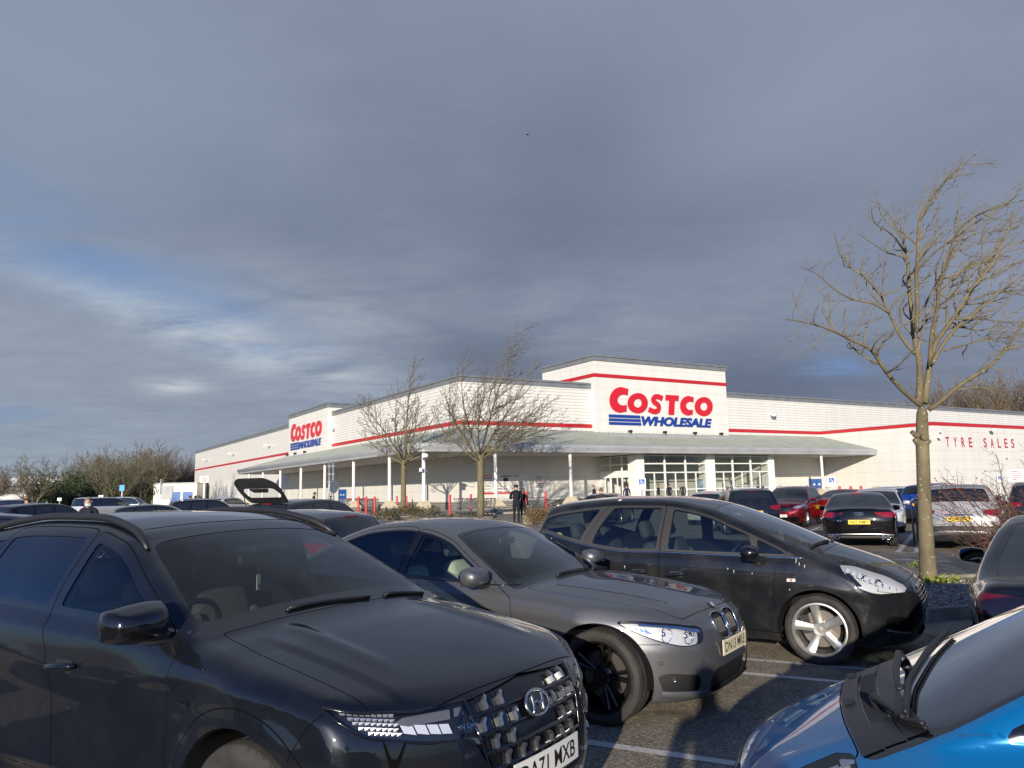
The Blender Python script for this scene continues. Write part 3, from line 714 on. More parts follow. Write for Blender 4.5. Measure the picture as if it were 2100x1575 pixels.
def surf_poly(sh, view, pts, name, m, parent, off=.003, sgn=1, side=0, n=0, thick=0):
    """a small raised panel lying on the body"""
    axis = {'front': 'x', 'rear': 'x', 'side': 'y', 'top': 'z'}[view]; sg = -1 if view == 'rear' else 1
    p = sh.drape(axis, pts, off, sg); mb = MB()
    def add(q, flip):
        q = [tuple(v) for v in q]; mb.poly(q[::-1] if flip else q)
    sides = (side,) if side else (1, -1)
    for s_ in (sides if view in ('side',) else (1,)): add([(a, b*s_, c) for a, b, c in p], s_ < 0)
    return mb.build(name, m, parent)
def ribbon(sh, axis, pts, w, off, mb, m=0, sgn=1, mirror=(1,), rounded_=True):
    """a strip of width w following pts on the surface"""
    P = np.array(pts, float); d = np.gradient(P, axis=0); d /= np.maximum(np.linalg.norm(d, axis=1), 1e-9)[:, None]; nrm = np.stack([-d[:, 1], d[:, 0]], 1)
    A = sh.drape(axis, P-nrm*w/2, .0005, sgn); B = sh.drape(axis, P+nrm*w/2, .0005, sgn); Cc = sh.drape(axis, P, off, sgn)
    n = len(P)
    for s_ in mirror:
        V = [tuple(v*[1, s_, 1]) for v in np.concatenate([A, Cc, B])]
        F = [(i, i+1, n+i+1, n+i) for i in range(n-1)]+[(n+i, n+i+1, 2*n+i+1, 2*n+i) for i in range(n-1)]
        mb.add(V, F if s_ > 0 else [f[::-1] for f in F], m)
def tube_on(sh, axis, pts, r, off, mb, m=0, sgn=1, mirror=(1,), n=6):
    p = sh.drape(axis, np.array(pts, float), off, sgn)
    for s_ in mirror: mb.tube([tuple(v*[1, s_, 1]) for v in p], r, n, m)
def badge_text(sh, view, body, cx, cz, w, h, m, parent, name='badge', off=.003, bold=.01, shear=0, side=1):
    V, F = fit_text(body, w, h, bold, shear); axis = {'front': 'x', 'rear': 'x', 'side': 'y'}[view]; sg = -1 if view == 'rear' else 1
    if view == 'side':
        q = sh.drape('y', np.stack([cx-side*V[:, 0]*1.0, cz+V[:, 1]], 1), off); q = q*[1, side, 1]
    else:
        q = sh.drape('x', np.stack([cx+sg*V[:, 0], cz+V[:, 1]], 1), off, sg)
    return meshobj(name, q, F, m, parent)
# ------------------------------------------------------------------ the four cars in the foreground
def suv_foreground():
    P = dict(H=1.65, axles=(1.36, -1.32), rw=.36, Ra=.425, sill=.30, k=.055, kroof=.085, kn=.055, kt=.07,
        top=[(2.22, .74), (2.14, .875), (2.04, .925), (1.8, .99), (1.4, 1.065), (1.10, 1.115), (1.0, 1.155), (.75, 1.285), (.45, 1.425), (.22, 1.515), (.05, 1.562), (-.4, 1.612), (-.9, 1.62), (-1.45, 1.575), (-1.78, 1.50), (-1.95, 1.33), (-2.1, 1.08), (-2.22, .95)],
        plan=[(2.3, .86), (1.9, .90), (1.36, .925), (.6, .918), (0, .918), (-.8, .925), (-1.32, .932), (-1.8, .90), (-2.25, .84)],
        belt=[(2.2, .80), (1.9, .885), (1.4, .985), (1.0, 1.06), (.6, 1.085), (-.3, 1.115), (-1.2, 1.15), (-1.7, 1.22), (-2.2, 1.2)],
        sec=[(-.3, .10), (0, .05), (.12, .015), (.30, .018), (.52, .020), (.70, .0), (.80, .004), (.90, .016), (1.0, .052), (1.2, .07)],
        tumble=(.36, .30), nose=[(.15, 2.12), (.28, 2.19), (.45, 2.235), (.60, 2.235), (.75, 2.215), (.85, 2.17), (.93, 2.09), (1.1, 1.8)], nb=(.47, 2.65),
        tail=[(.2, -2.18), (.5, -2.25), (.9, -2.25), (1.2, -2.12), (1.5, -1.9)], tb=(.22, 2.8),
        crown=[(2.2, .02), (1.2, .035), (.9, .05), (.2, .06), (-.5, .045), (-2, .05)], bot=[(2.2, .22), (0, .20), (-2.2, .25)], flare=.022,
        crease=[(lin((2.2, .80), (1.7, .895), (1.36, .925), (.95, .93), (.55, .885), (.1, .80)), .016, .10, .35, 2.25),
                (lin((-2.2, .95), (-1.6, .97), (-1.32, .97), (-.9, .95), (0, .86)), .014, .10, -2.4, .25)],
        sidef=[lambda x, z: -.030*np.maximum(0, 1-np.abs((x-.05-(.75-z)*.9)/.34))**1.0*sstep(.34, .50, z)*sstep(.90, .74, z)*sstep(.36, .1, np.abs(x-.3))*0
               -.014*sstep(-.06, .06, (x-.50)-(.88-z)*.42)*sstep(.92, .84, z)*sstep(.36, .46, z)*sstep(1.0, .80, x)],
        topf=[lambda x, y: .010*np.exp(-((y-.50+.06*(1.9-x))/.05)**2)*sstep(1.95, 1.6, x)*sstep(1.05, 1.2, x),
              lambda x, y: -.012*sstep(.60, .66, y)*sstep(1.1, 1.3, x)*sstep(2.1, 1.9, x)])
    sh = Shell(P); sh.mesh(.0175)
    c = dict(dlo=dict(top=lin((1.1, .045), (.4, .060), (0, .058), (-1.8, .065)), bot=.020, xr=lin((1.0, -1.75), (1.6, -1.62)), xf=lin((1.0, .98), (1.6, .98))),
        wins=[('wfront', lin((1.1, -.235), (1.5, -.16)), lin((1.0, .62), (1.6, .62)), .022), ('wrear', lin((1.1, -1.22), (1.5, -1.08)), lin((1.1, -.375), (1.5, -.30)), .020),
              ('wquarter2', lin((1.1, -1.72), (1.6, -1.62)), lin((1.1, -1.30), (1.5, -1.14)), .022)],
        screen=(1.045, .185, .05, .045, .105, .03), rear=(-2.02, -1.78, .10),
        doors=[('front', lin((.3, -.13), (.75, -.175), (.92, -.20), (1.06, -.29), (1.2, -.29), (1.5, -.225)), lin((.3, .80), (.7, .815), (.95, .875), (1.06, .90), (1.2, .9)), lin((-1, .335), (1, .335))),
               ('reard', lin((.3, -1.02), (.8, -1.05), (1.2, -1.25), (1.5, -1.13)), lin((.3, -.138), (.75, -.183), (.92, -.208), (1.06, -.298), (1.2, -.298), (1.5, -.233)), lin((-1, .335), (1, .335)))],
        bonnet=dict(hw=[(.95, .722), (1.06, .724), (1.16, .732), (1.3, .742), (1.7, .755), (2.2, .745)], x0=1.048, kr=.02, x1=2.105),
        handles=[('y', 'front', -.02, .885, .25), ('y', 'reard', -1.02, .93, .25)])
    std_cuts(sh, c)
    # arch cladding, bumper and lamp cuts
    for ax in sh.axles:
        sh.gap('side', lambda u, v, V, ax=ax: np.hypot(u-ax, (v-sh.rw)*1.0)-sh.Ra-.075, .003, ['body', 'front', 'reard'], lambda V: V[:, 2] > .3)
    grille = rounded([(-.1, .90, .0), (.40, .862, .02), (.395, .78, .01), (.36, .60, .02), (.30, .455, .03), (-.1, .445, 0)], .02, 4)
    wing = rounded([(.395, .866, .004), (.62, .862, .02), (.80, .880, .03), (.865, .905, .02), (.858, .865, .02), (.80, .80, .03), (.62, .755, .03), (.44, .735, .02), (.36, .60, .01), (.385, .72, .004)], .02, 4)
    fm = lambda V: V[:, 0] > 1.55
    sh.cut('front', lambda u, v, V: poly_sdf(grille, u, v), 'grille', ['body', 'bonnet', 'gap'], fm)
    sh.cut('front', lambda u, v, V: poly_sdf(wing, u, v), 'headlight', ['body', 'bonnet', 'gap'], fm)
    low = rounded([(-.1, .385), (.42, .385), (.50, .30), (.40, .265), (-.1, .265)], .03, 4)
    sh.cut('front', lambda u, v, V: poly_sdf(low, u, v), 'lower_grille', ['body'], fm)
    intake = rounded([(.50, .605, .01), (.84, .665, .01), (.83, .63, .02), (.74, .44, .04), (.60, .43, .04), (.56, .55, .03)], .02, 4)
    sh.cut('front', lambda u, v, V: poly_sdf(intake, u, v), 'intake', ['body'], fm)
    bl = [(1.70, .86), (1.66, .79), (1.62, .70)]
    sh.gap('side', lambda u, v, V: line_sdf(smooth_line([(1.80, .888), (1.72, .80), (1.66, .70)]), u, v), .0023, ['body'], lambda V: V[:, 0] > 1.5)
    pm = paint('dark_blue_grey_paint', (.0065, .0085, .013), .12, .30, .10)
    car = thing('parked_car', 'dark blue-grey SUV with jewelled black grille and roof rails, parked nearest at lower left', 'car', (-1.75, 4.80, 0), R(-33.8))
    finish(sh, car, pm, c, glass('tinted_screen', (.66, .76, .73), .72, .80), glass('smoked_glass', (.13, .15, .17), 1.15, .55), cap=pm)
    add_wheels(car, sh, 'ten', .245, .235, mat('dark_alloy', (.08, .08, .085), .3, .9), None, True, .0)
    mirror(car, sh, .74, 1.155, M_GLOSSBLK, sc=1.12, reach=.15, style='boxy', sides=(-1,))
    # mirror repeater strip
    # grille: recessed black jewel mesh with bright facets
    sh.part(['grille'], 'grille', M_GRILLE, car, -.012)
    mb = MB(); gp = np.array(grille)
    rows = [.842, .770, .700, .632, .565, .500]
    for ri, z in enumerate(rows):
        ym = .40-.10*max(0, (.80-z))/.35
        ys = np.linspace(-ym, ym, 15)
        tube_on(sh, 'x', np.stack([ys, np.full(15, z-.033)+.004*np.cos(ys*5)], 1), .010, -.006, mb, 0)
    chips = MB()
    for ri, z in enumerate(rows[:5]):
        ncol = 6
        for k in range(-ncol, ncol+1):
            y = (k+.5*(ri % 2))*.098
            if abs(y) > .375-.10*max(0, (.80-z))/.35 or (abs(y) < .115 and z > .69): continue
            s_ = 1 if y >= 0 else -1
            q = [(y, z+.024), (y+s_*.020, z+.009), (y+s_*.021, z-.026), (y+s_*.009, z-.022), (y+s_*.007, z+.003), (y-s_*.008, z+.017)]
            p = sh.drape('x', q, .010); b_ = sh.drape('x', q, -.014); nn = len(q)
            V = [tuple(v) for v in p]+[tuple(v) for v in b_]
            F = [tuple(range(nn))]+[(i, (i+1) % nn, nn+(i+1) % nn, nn+i) for i in range(nn)]
            (chips if abs(y) > .0 else chips).add(V, F if s_ < 0 else [f[::-1] for f in F], 0)
            q2 = [(y-.044, z+.026), (y+.040, z+.026), (y+.044, z-.026), (y-.040, z-.026)]
            p2 = sh.drape('x', q2, -.008); mb.add([tuple(v) for v in p2], [(0, 1, 2, 3)])
    mb.build('grille_bar', M_GLOSSBLK, car); tag(chips.build('grille_facet', mat('grille_facet_grey', (.46, .46, .46), .2, .9), car), kind='stuff')
    # winged emblem in an ellipse
    em = MB(); cy, cz, a_, b2 = 0, .775, .088, .048
    ring = [(cy+a_*math.cos(t), cz+b2*math.sin(t)) for t in np.linspace(0, 2*math.pi, 33)]
    dsk = sh.drape('x', [(cy+(p[0]-cy)*.97, cz+(p[1]-cz)*.97) for p in ring[:-1]], .012); em.poly([tuple(v) for v in dsk], 1)
    tube_on(sh, 'x', ring, .0075, .014, em, 0)
    for s_ in (-1, 1):
        pl = [(cy+s_*.040+.012, cz+.034), (cy+s_*.036, cz), (cy+s_*.040-.012, cz-.034)]
        tube_on(sh, 'x', smooth_line(pl, 4), .0075, .015, em, 0)
    tube_on(sh, 'x', smooth_line([(cy-.040, cz-.004), (cy-.01, cz+.006), (cy+.01, cz-.006), (cy+.04, cz+.004)], 4), .0065, .015, em, 0)
    em.build('emblem', [M_SATIN, M_GLOSSBLK], car, True)
    plate(car, sh, 'DA71 MXB', 'front', .545, lift=.022)
    # headlights: dark housing, facets, lamp blocks, clear lens
    for sg in (1, -1):
        hl = sh.part(['headlight'], 'headlight', M_CLEAR, car, -.001, sg)
        hb = sh.part(['headlight'], 'lamp_housing', M_LAMPDARK, hl, -.022, sg)
        mb = MB()
        def chip(q, off, m):
            p = sh.drape('x', q, off)*[1, sg, 1]; mb.add([tuple(v) for v in p], [tuple(range(len(q))) if sg < 0 else tuple(range(len(q)))[::-1]], m)
        for i in range(10):
            for j in range(5):
                y = .685+.0165*i+.006*(j % 2); z = .862-.0165*j+.0030*i
                if y+.02 > .848-.012*j or z-.010 < .772+.40*max(0, y-.70): continue
                q = [(y, z+.006), (y+.013, z+.008), (y+.015, z-.003), (y+.001, z-.006)]
                p = sh.drape('x', q, -.012); p[0] += (.008, 0, .002); p[3] += (-.006, 0, 0)
                mb.add([tuple(v*[1, sg, 1]) for v in p], [(0, 1, 2, 3) if sg < 0 else (3, 2, 1, 0)], 0)
        for i in range(4):   # LED blocks
            y = .505+.045*i
            q = [(y, .806+.006*i), (y+.040, .812+.006*i), (y+.036, .776+.008*i), (y-.004, .770+.006*i)]
            chip(q, -.012, 1)
        chip([(.475, .852), (.66, .852), (.70, .836), (.655, .820), (.49, .820)], -.010, 2)
        chip([(.405, .852), (.455, .853), (.470, .824), (.425, .824)], -.012, 2)
        chip([(.388, .730), (.47, .748), (.45, .722), (.382, .705)], -.012, 3)
        mb.build('lamp_reflector', [mat('lamp_facet', (.50, .51, .52), .25, .7), M_WHITELENS, mat('amber_grey_lens', (.22, .22, .20), .2, .5, 1), mat('blue_grey_lens', (.10, .14, .17), .15, .4, 1)], hl)
        mb = MB()   # black seam round the lamp and the cross bar
        tube_on(sh, 'x', [(y, z) for y, z in wing]+[wing[0]], .006, -.001, mb, 0, 1, (sg,))
        tube_on(sh, 'x', [(.40, .862), (.47, .80), (.47, .745)], .005, -.004, mb, 0, 1, (sg,))
        mb.build('lamp_trim', M_GLOSSBLK, hl, True)
        badge_text(sh, 'front', 'N Line', sg*.43, .782, .085, .018, M_SATIN, car, 'trim_badge', .004, .01, .2) if sg < 0 else None
    sh.part(['lower_grille'], 'bumper_grille', M_GRILLE, car, -.03)
    for sg in (1, -1): sh.part(['intake'], 'air_intake', M_GRILLE, car, -.03, sg)
    for sg in (1, -1):
        mb = MB(); ribbon(sh, 'x', smooth_line([(.50, .612), (.66, .640), (.845, .672)]), .014, .010, mb, 0, 1, (sg,)); mb.build('bumper_trim', M_GLOSSBLK, car, True)
        mb = MB(); tube_on(sh, 'x', [(.62, .50), (.74, .50)], .028, -.015, mb, 0, 1, (sg,), 10); mb.build('fog_lamp', M_FACET, car, True)
    bd = MB()
    q = sh.drape('y', [(1.03, .842), (.925, .835), (.915, .812), (1.015, .818)], .003)*[1, -1, 1]; bd.add([tuple(v) for v in q], [(0, 1, 2, 3)], 0)
    b_ = bd.build('fender_badge', [M_GLOSSBLK], car)
    badge_text(sh, 'side', 'N Line', .975, .827, .085, .018, M_SATIN, b_, 'badge_lettering', .006, .01, .2, -1)
    # roof rails, wipers, tag on the mirror, cabin
    for sg in (1, -1):
        mb = MB(); xs = np.linspace(.24, -1.55, 26); P_ = []
        for x in xs:
            yy = float(sh.W(np.array(x), sh.cant(np.array(x))))-.055; z = float(sh.T(np.array(x), np.array(yy)))
            e = min(1, (.24-x)/.22, (x+1.55)/.22); P_.append((x, sg*yy, z+.002+.020*max(0, e)**.6))
        mb.tube(P_, [.012+.009*min(1, (.26-x)/.15, (x+1.57)/.15) for x in xs], 10); mb.build('roof_rail', M_BLACK, car, True)
    wipers(car, sh, [((.985, -.36), (1.03, .16)), ((1.015, .30), (.985, .66))], .004)
    mb = MB(); ys = np.linspace(-.60, .60, 13); tube_on(sh, 'z', [(.055-.14*y*y, y) for y in ys], .0025, .0, mb); mb.build('roof_seam', M_GAP, car)
    dk = mottled('dash_grey', (.085, .09, .088), (.11, .115, .11), 30, .75)
    dashboard(car, sh, .98, .34, 1.02, dk); steering(car, .18, -.37, .98)
    for y in (-.38, .38): seat(car, -.18, y, M_SEATDK, .33)
    seat(car, -1.0, .40, M_SEATDK, .36); seat(car, -1.0, -.40, M_SEATDK, .36)
    mb = MB(); mb.box((.27, 0, 1.34), (.05, .25, .07), bev=.02); mb.tube([(.30, 0, 1.36), (.34, 0, 1.41)], .012); mb.box((.35, 0, 1.405), (.16, .26, .045), bev=.02); mb.build('rear_view_mirror', M_BLACK, car)
    mb = MB(); mb.tube([(.27, .02, 1.32), (.27, .022, 1.25)], .002, 4, 1); mb.box((.27, .022, 1.205), (.003, .035, .09), .3, 0); mb.box((.2725, .022, 1.185), (.003, .02, .02), .3, 2)
    tag(mb.build('hanging_tag', [mat('card_cream', (.75, .73, .55), .6), M_BLACK, mat('card_red', (.5, .05, .04), .6)], None), 'small cream card tag hanging from the rear view mirror of the dark SUV', 'car tag').matrix_world = Matrix.Translation((-1.75, 4.80, 0)) @ Matrix.Rotation(R(-33.8), 4, 'Z')
    return car
M_GRILLE = mat('grille_black', (.004, .004, .005), .35, 0, .3)
M_FACET = mat('bright_facet', (.72, .73, .75), .12, 1)
M_LAMPDARK = mat('lamp_dark', (.018, .018, .02), .3, .3)
def wipers(car, sh, arms, lift=.018):
    for (a, b) in arms:
        mb = MB(); pts = [(a[0]*(1-t)+b[0]*t, a[1]*(1-t)+b[1]*t) for t in np.linspace(0, 1, 9)]
        p = sh.drape('z', pts, .006); g = sh.drape('z', pts, lift+.008)
        mb.tube([tuple(v) for v in g], [.010, .010, .009, .008, .007, .007, .007, .007, .006], 6); mb.tube([tuple(v) for v in p], .006, 5)
        mb.tube([tuple(g[0]), tuple(sh.drape('z', [a], .0)[0])], .014, 8)
        mb.build('wiper', M_BLACK, car, True)
def lamp(sh, car, name, parts, sides=(1, -1), off=-.03, housing=None, builder=None, lens=None, trim=None):
    """clear lens on the body line, a dark or bright housing behind it"""
    out = []
    for sg in sides:
        hl = sh.part([name], 'headlight', lens or M_CLEAR, car, -.001, sg)
        if hl is None: continue
        sh.part([name], 'lamp_housing', housing or M_LAMPDARK, hl, off, sg)
        if builder:
            mb = MB(); builder(mb, sg); mb.build('lamp_reflector', [M_FACET, M_WHITELENS, M_LAMPDARK, M_AMBER], hl, True)
        out.append(hl)
    return out
M_AMBER = mat('amber_lens', (.55, .22, .03), .2, 0, .8)
def reflector(mb, c, r, d, n=18, m=0, depth=.5):
    """a dished lamp reflector with a projector bulb, facing d"""
    d = Vector(d).normalized(); a = d.orthogonal().normalized(); b = d.cross(a); V = []; F = []
    prof = [(1, 0), (.85, -.25), (.6, -.5), (.34, -.6), (.33, -.35), (.25, -.22), (.12, -.16), (0.01, -.15)]
    for (q, h) in prof:
        for k in range(n):
            t = 2*math.pi*k/n; V.append(Vector(c)+(a*math.cos(t)+b*math.sin(t))*r*q+d*h*r*depth*2)
    for i in range(len(prof)-1):
        for k in range(n): F.append((i*n+k, i*n+(k+1) % n, (i+1)*n+(k+1) % n, (i+1)*n+k))
    mb.add(V, F, m)

def saloon_foreground():
    P = dict(H=1.464, axles=(1.63, -1.335), rw=.338, Ra=.388, sill=.26, k=.065, kroof=.08, kn=.06, kt=.07,
        top=[(2.33, .60), (2.28, .715), (2.21, .77), (2.08, .822), (1.8, .875), (1.4, .925), (1.05, .965), (.96, .985), (.7, 1.115), (.4, 1.255), (.12, 1.365), (-.15, 1.425), (-.5, 1.452), (-.85, 1.435), (-1.2, 1.36), (-1.5, 1.245), (-1.8, 1.13), (-1.95, 1.095), (-2.2, 1.075), (-2.36, 1.05), (-2.44, .9)],
        plan=[(2.45, .84), (2.1, .885), (1.63, .918), (1.0, .915), (.3, .918), (-.4, .922), (-1.33, .925), (-1.9, .885), (-2.45, .82)],
        belt=[(2.4, .66), (2.1, .745), (1.63, .86), (1.2, .91), (.9, .935), (.5, .945), (-.4, .965), (-1.2, .99), (-1.6, 1.01), (-2.4, 1.0)],
        sec=[(-.3, .11), (0, .06), (.12, .02), (.30, .022), (.50, .022), (.66, .008), (.74, .0), (.84, .012), (.93, .030), (1.0, .062), (1.2, .07)],
        tumble=(.42, .35), nose=[(.12, 2.24), (.2, 2.31), (.35, 2.345), (.52, 2.35), (.62, 2.32), (.70, 2.285), (.78, 2.20), (.95, 1.95)], nb=(.95, 4.0),
        tail=[(.2, -2.36), (.5, -2.44), (.8, -2.43), (1.0, -2.40), (1.1, -2.34), (1.3, -2.0)], tb=(.22, 3),
        crown=[(2.3, .03), (1.3, .035), (.9, .05), (.1, .055), (-.6, .045), (-1.5, .05), (-2.3, .03)], bot=[(2.3, .17), (0, .17), (-2.3, .2)], flare=.016,
        crease=[(lin((2.3, .66), (1.63, .74), (1.0, .775), (-.4, .80), (-1.6, .86), (-2.3, .88)), .008, .10, -2.4, 2.2)],
        topf=[lambda x, y: .014*np.exp(-((y-.44-.16*(1.0-(x-1.0)/1.3))/.055)**2)*sstep(2.15, 1.9, x)*sstep(.95, 1.1, x),
              lambda x, y: .010*np.exp(-(y/.16)**2)*sstep(1.0, 1.6, x)*sstep(2.4, 2.2, x)])
    sh = Shell(P); sh.mesh(.0185)
    c = dict(dlo=dict(top=lin((1.1, .045), (.1, .052), (-1.5, .060)), bot=.014, xr=lin((.95, -1.62), (1.3, -1.42)), xf=lin((.9, .90), (1.4, .9))),
        wins=[('wfront', lin((.95, -.295), (1.4, -.20)), lin((.9, .60), (1.4, .6)), .018), ('wrear', lin((.95, -1.18), (1.3, -1.10)), lin((.95, -.385), (1.4, -.29)), .018), ('wquarter2', lin((.95, -1.6), (1.3, -1.4)), lin((.95, -1.23), (1.3, -1.15)), .018)],
        screen=(.985, .115, .05, .035, .06, .022), rear=(-1.78, -1.0, .09),
        doors=[('front', lin((.3, -.30), (.7, -.33), (.95, -.36), (1.4, -.265)), lin((.3, .88), (.7, .90), (.92, .88), (1.4, .88)), lin((-1, .29), (1, .29))),
               ('reard', lin((.3, -1.1), (.7, -1.2), (.95, -1.30), (1.3, -1.2)), lin((.3, -.308), (.7, -.338), (.95, -.368), (1.4, -.273)), lin((-1, .29), (1, .29)))],
        bonnet=dict(hw=[(.9, .735), (1.3, .735), (1.8, .68), (2.05, .615), (2.3, .50)], x0=1.005, x1=2.205),
        handles=[('y', 'front', -.17, .84, .22), ('y', 'reard', -1.08, .87, .22)])
    std_cuts(sh, c)
    fm = lambda V: V[:, 0] > 1.55
    kid = rounded([(.020, .728, .03), (.125, .742, .06), (.238, .722, .05), (.225, .60, .05), (.175, .558, .05), (.06, .552, .05), (.022, .60, .03)], .04, 5)
    sh.cut('front', lambda u, v, V: poly_sdf(kid, u, v), 'grille', ['body', 'bonnet', 'gap'], fm)
    head = rounded([(.42, .660, .03), (.47, .685, .04), (.66, .722, .06), (.790, .742, .04), (.845, .735, .015), (.825, .690, .04), (.74, .605, .06), (.62, .560, .05), (.47, .578, .04)], .04, 5)
    sh.cut('front', lambda u, v, V: poly_sdf(head, u, v), 'headlight', ['body', 'bonnet', 'gap'], fm)
    fog = rounded([(.52, .355), (.70, .385), (.755, .37), (.715, .225), (.52, .245)], .04, 5)
    sh.cut('front', lambda u, v, V: poly_sdf(fog, u, v), 'intake', ['body'], fm)
    low = rounded([(-.1, .385), (.36, .375), (.42, .31), (.40, .21), (-.1, .21)], .05, 5)
    sh.cut('front', lambda u, v, V: poly_sdf(low, u, v), 'lower_grille', ['body'], fm)
    sh.gap('side', lambda u, v, V: line_sdf(smooth_line([(1.90, .698), (1.99, .655), (2.06, .60)]), u, v)*0+line_sdf(smooth_line([(1.98, .70), (1.97, .655), (1.985, .61)]), u, v), .002, ['body'], lambda V: V[:, 0] > 9)
    sh.gap('side', lambda u, v, V: v-lin((1.7, .585), (2.05, .583), (2.3, .58))(u), .0022, ['body'], lambda V: (V[:, 0] > 1.9) & (V[:, 1] > .72))
    pm = paint('space_grey_paint', (.118, .120, .126), .55, .40, .15)
    car = thing('parked_car', 'mid grey saloon with twin rounded grilles, cream seats and dark alloy wheels', 'car', (-.28, 7.536, 0), R(-34.0))
    finish(sh, car, pm, c, glass('green_glass', (.70, .80, .76), .85, .88), glass('smoked_glass', (.13, .15, .17), 1.15, .55))
    add_wheels(car, sh, 'double', .252, .245, mat('anthracite_alloy', (.055, .053, .050), .28, .9), None, True, 0)
    mirror(car, sh, .60, 1.02, pm, sc=1.02, reach=.15)
    # kidneys: recess, vertical bars, chrome surrounds
    sh.part(['grille'], 'grille', M_GRILLE, car, -.035)
    mb = MB(); fr = MB()
    for sg in (1, -1):
        tube_on(sh, 'x', [(sg*y, z) for y, z in kid]+[(sg*kid[0][0], kid[0][1])], .0075, .003, fr, 0)
        for k in range(9):
            y = .042+.0208*k; a, b = .570+.0*k, .728
            p = sh.drape('x', [(sg*y, t) for t in np.linspace(a+.002, b, 6)], -.008); mb.tube([tuple(v) for v in p], .0042, 5)
    fr.build('grille_frame', M_CHROME, car, True); o = mb.build('grille_bar', mat('grille_dark_chrome', (.035, .035, .035), .35, .5), car, True); tag(o, kind='stuff')
    # round badge
    em = MB(); cz = .775; p0 = sh.hit('x', np.array([0.]), np.array([cz]))[0]; g = sh.grad(p0[None])[0]; g = g/np.linalg.norm(g); a = np.array([0, 1., 0]); b = np.cross(g, a); b /= np.linalg.norm(b)
    P2 = lambda r, t, o: tuple(p0+g*o+a*r*math.cos(t)+b*r*math.sin(t))
    n = 32
    def ring(r0, r1, o, m): em.add([P2(r, 2*math.pi*k/n, o) for r in (r0, r1) for k in range(n)], [(k, (k+1) % n, n+(k+1) % n, n+k) for k in range(n)], m)
    ring(.041, .037, .009, 0); ring(.037, .026, .0085, 1); ring(.026, .024, .009, 0); ring(.041, .043, .002, 0)
    for q in range(4):
        em.add([P2(0, 0, .009)]+[P2(.024, math.pi/2*q+math.pi/2*k/6, .009) for k in range(7)], [tuple(range(8))], 2 if q % 2 else 3)
    em.build('emblem', [M_CHROME, M_GLOSSBLK, mat('badge_blue', (.05, .16, .42), .25, 0, .8), mat('badge_white', (.75, .75, .75), .3)], car)
    def hb(mb, sg):
        for (y, z, r) in ((.56, .628, .050), (.685, .650, .054)):
            p = sh.drape('x', [(y, z)], -.030)[0]*[1, sg, 1]; reflector(mb, p, r, (1, .35*sg, .0), 22, 0)
            p = sh.drape('x', [(y, z)], -.012)[0]*[1, sg, 1]; ringp = [tuple(p+np.array([-.012*math.sin(t)*0, (r+.004)*math.cos(t)*.95, (r+.004)*math.sin(t)])+np.array([-.35*sg*(r)*math.cos(t)*.9*1, 0, 0])) for t in np.linspace(0, 6.283, 25)]
            mb.tube(ringp, .0028, 6, 0)
        for i in range(5):
            q = sh.drape('x', [(.745+.018*i, .655+.011*i), (.765+.016*i, .70+.004*i), (.770+.014*i, .66+.012*i)], -.018)*[1, sg, 1]; mb.add([tuple(v) for v in q], [(0, 1, 2) if sg < 0 else (2, 1, 0)], 0)
        q = sh.drape('x', [(.445, .664), (.62, .704), (.78, .731), (.78, .712), (.62, .684), (.45, .640)], -.008)*[1, sg, 1]; mb.add([tuple(v) for v in q], [tuple(range(6)) if sg < 0 else tuple(range(5, -1, -1))], 0)
    for hl in lamp(sh, car, 'headlight', None, (1, -1), -.05, mat('lamp_chrome_dull', (.70, .70, .67), .30, .30), hb): pass
    mb = MB()
    for sg in (1, -1): tube_on(sh, 'x', [(sg*y, z) for y, z in head]+[(sg*head[0][0], head[0][1])], .004, -.001, mb)
    mb.build('lamp_trim', M_GLOSSBLK, car, True)
    plate(car, sh, 'DN13 MKE', 'front', .505, lift=.014, colr=mat('plate_cream', (.80, .70, .47), .45))
    sh.part(['lower_grille'], 'bumper_grille', M_MESH, car, -.035)
    for sg in (1, -1):
        sh.part(['intake'], 'fog_grille', M_MESH, car, -.035, sg); mb = MB(); p = sh.drape('x', [(sg*.66, .315)], -.03)[0]; reflector(mb, p, .04, (1, .2*sg, 0), 16); mb.build('fog_lamp', M_FACET, car, True); mb = MB()
        ribbon(sh, 'x', [(sg*y, z) for y, z in smooth_line([(.44, .215), (.60, .225), (.73, .235)])], .05, .02, mb, 0); mb.build('bumper_blade', pm, car, True)
    mb = MB()
    for sg in (1, -1):
        for (y, z) in ((.50, .44), (.74, .455)): tube_on(sh, 'x', [(sg*(y+.011*math.cos(t)), z+.011*math.sin(t)) for t in np.linspace(0, 6.28, 13)], .0016, .0005, mb)
    mb.build('parking_sensor', M_GAP, car)
    wipers(car, sh, [((.965, -.30), (.98, .22)), ((.975, .30), (.945, .64))], .014)
    mb = MB(); p = sh.hit('z', np.array([-1.28]), np.array([0.]))[0]
    mb.prism([(-.08, -.01), (.10, -.02), (.10, .0), (-.055, .055), (-.075, .052)], lambda a, b, d: (p[0]+a*1.0, d*(1-.5*max(0, b/.055)), p[2]+b+.025), -.03, .03)
    mb.build('roof_antenna', pm, car)
    cream = mottled('cream_leather', (.62, .62, .50), (.72, .71, .59), 12, .5)
    for y in (-.40, .38): seat(car, -.16, y, cream, .28, back=.60, rec=.36)
    for y in (-.36, .36): seat(car, -1.02, y, cream, .28, back=.48, rec=.42, hr=False)
    dashboard(car, sh, .93, .30, .90, mottled('dash_black', (.02, .02, .02), (.03, .03, .03), 30, .7)); steering(car, .12, -.37, .86)
    mb = MB(); mb.box((.24, 0, 1.24), (.04, .24, .065), bev=.02); mb.tube([(.25, 0, 1.27), (.26, 0, 1.32)], .012); mb.build('rear_view_mirror', M_BLACK, car)
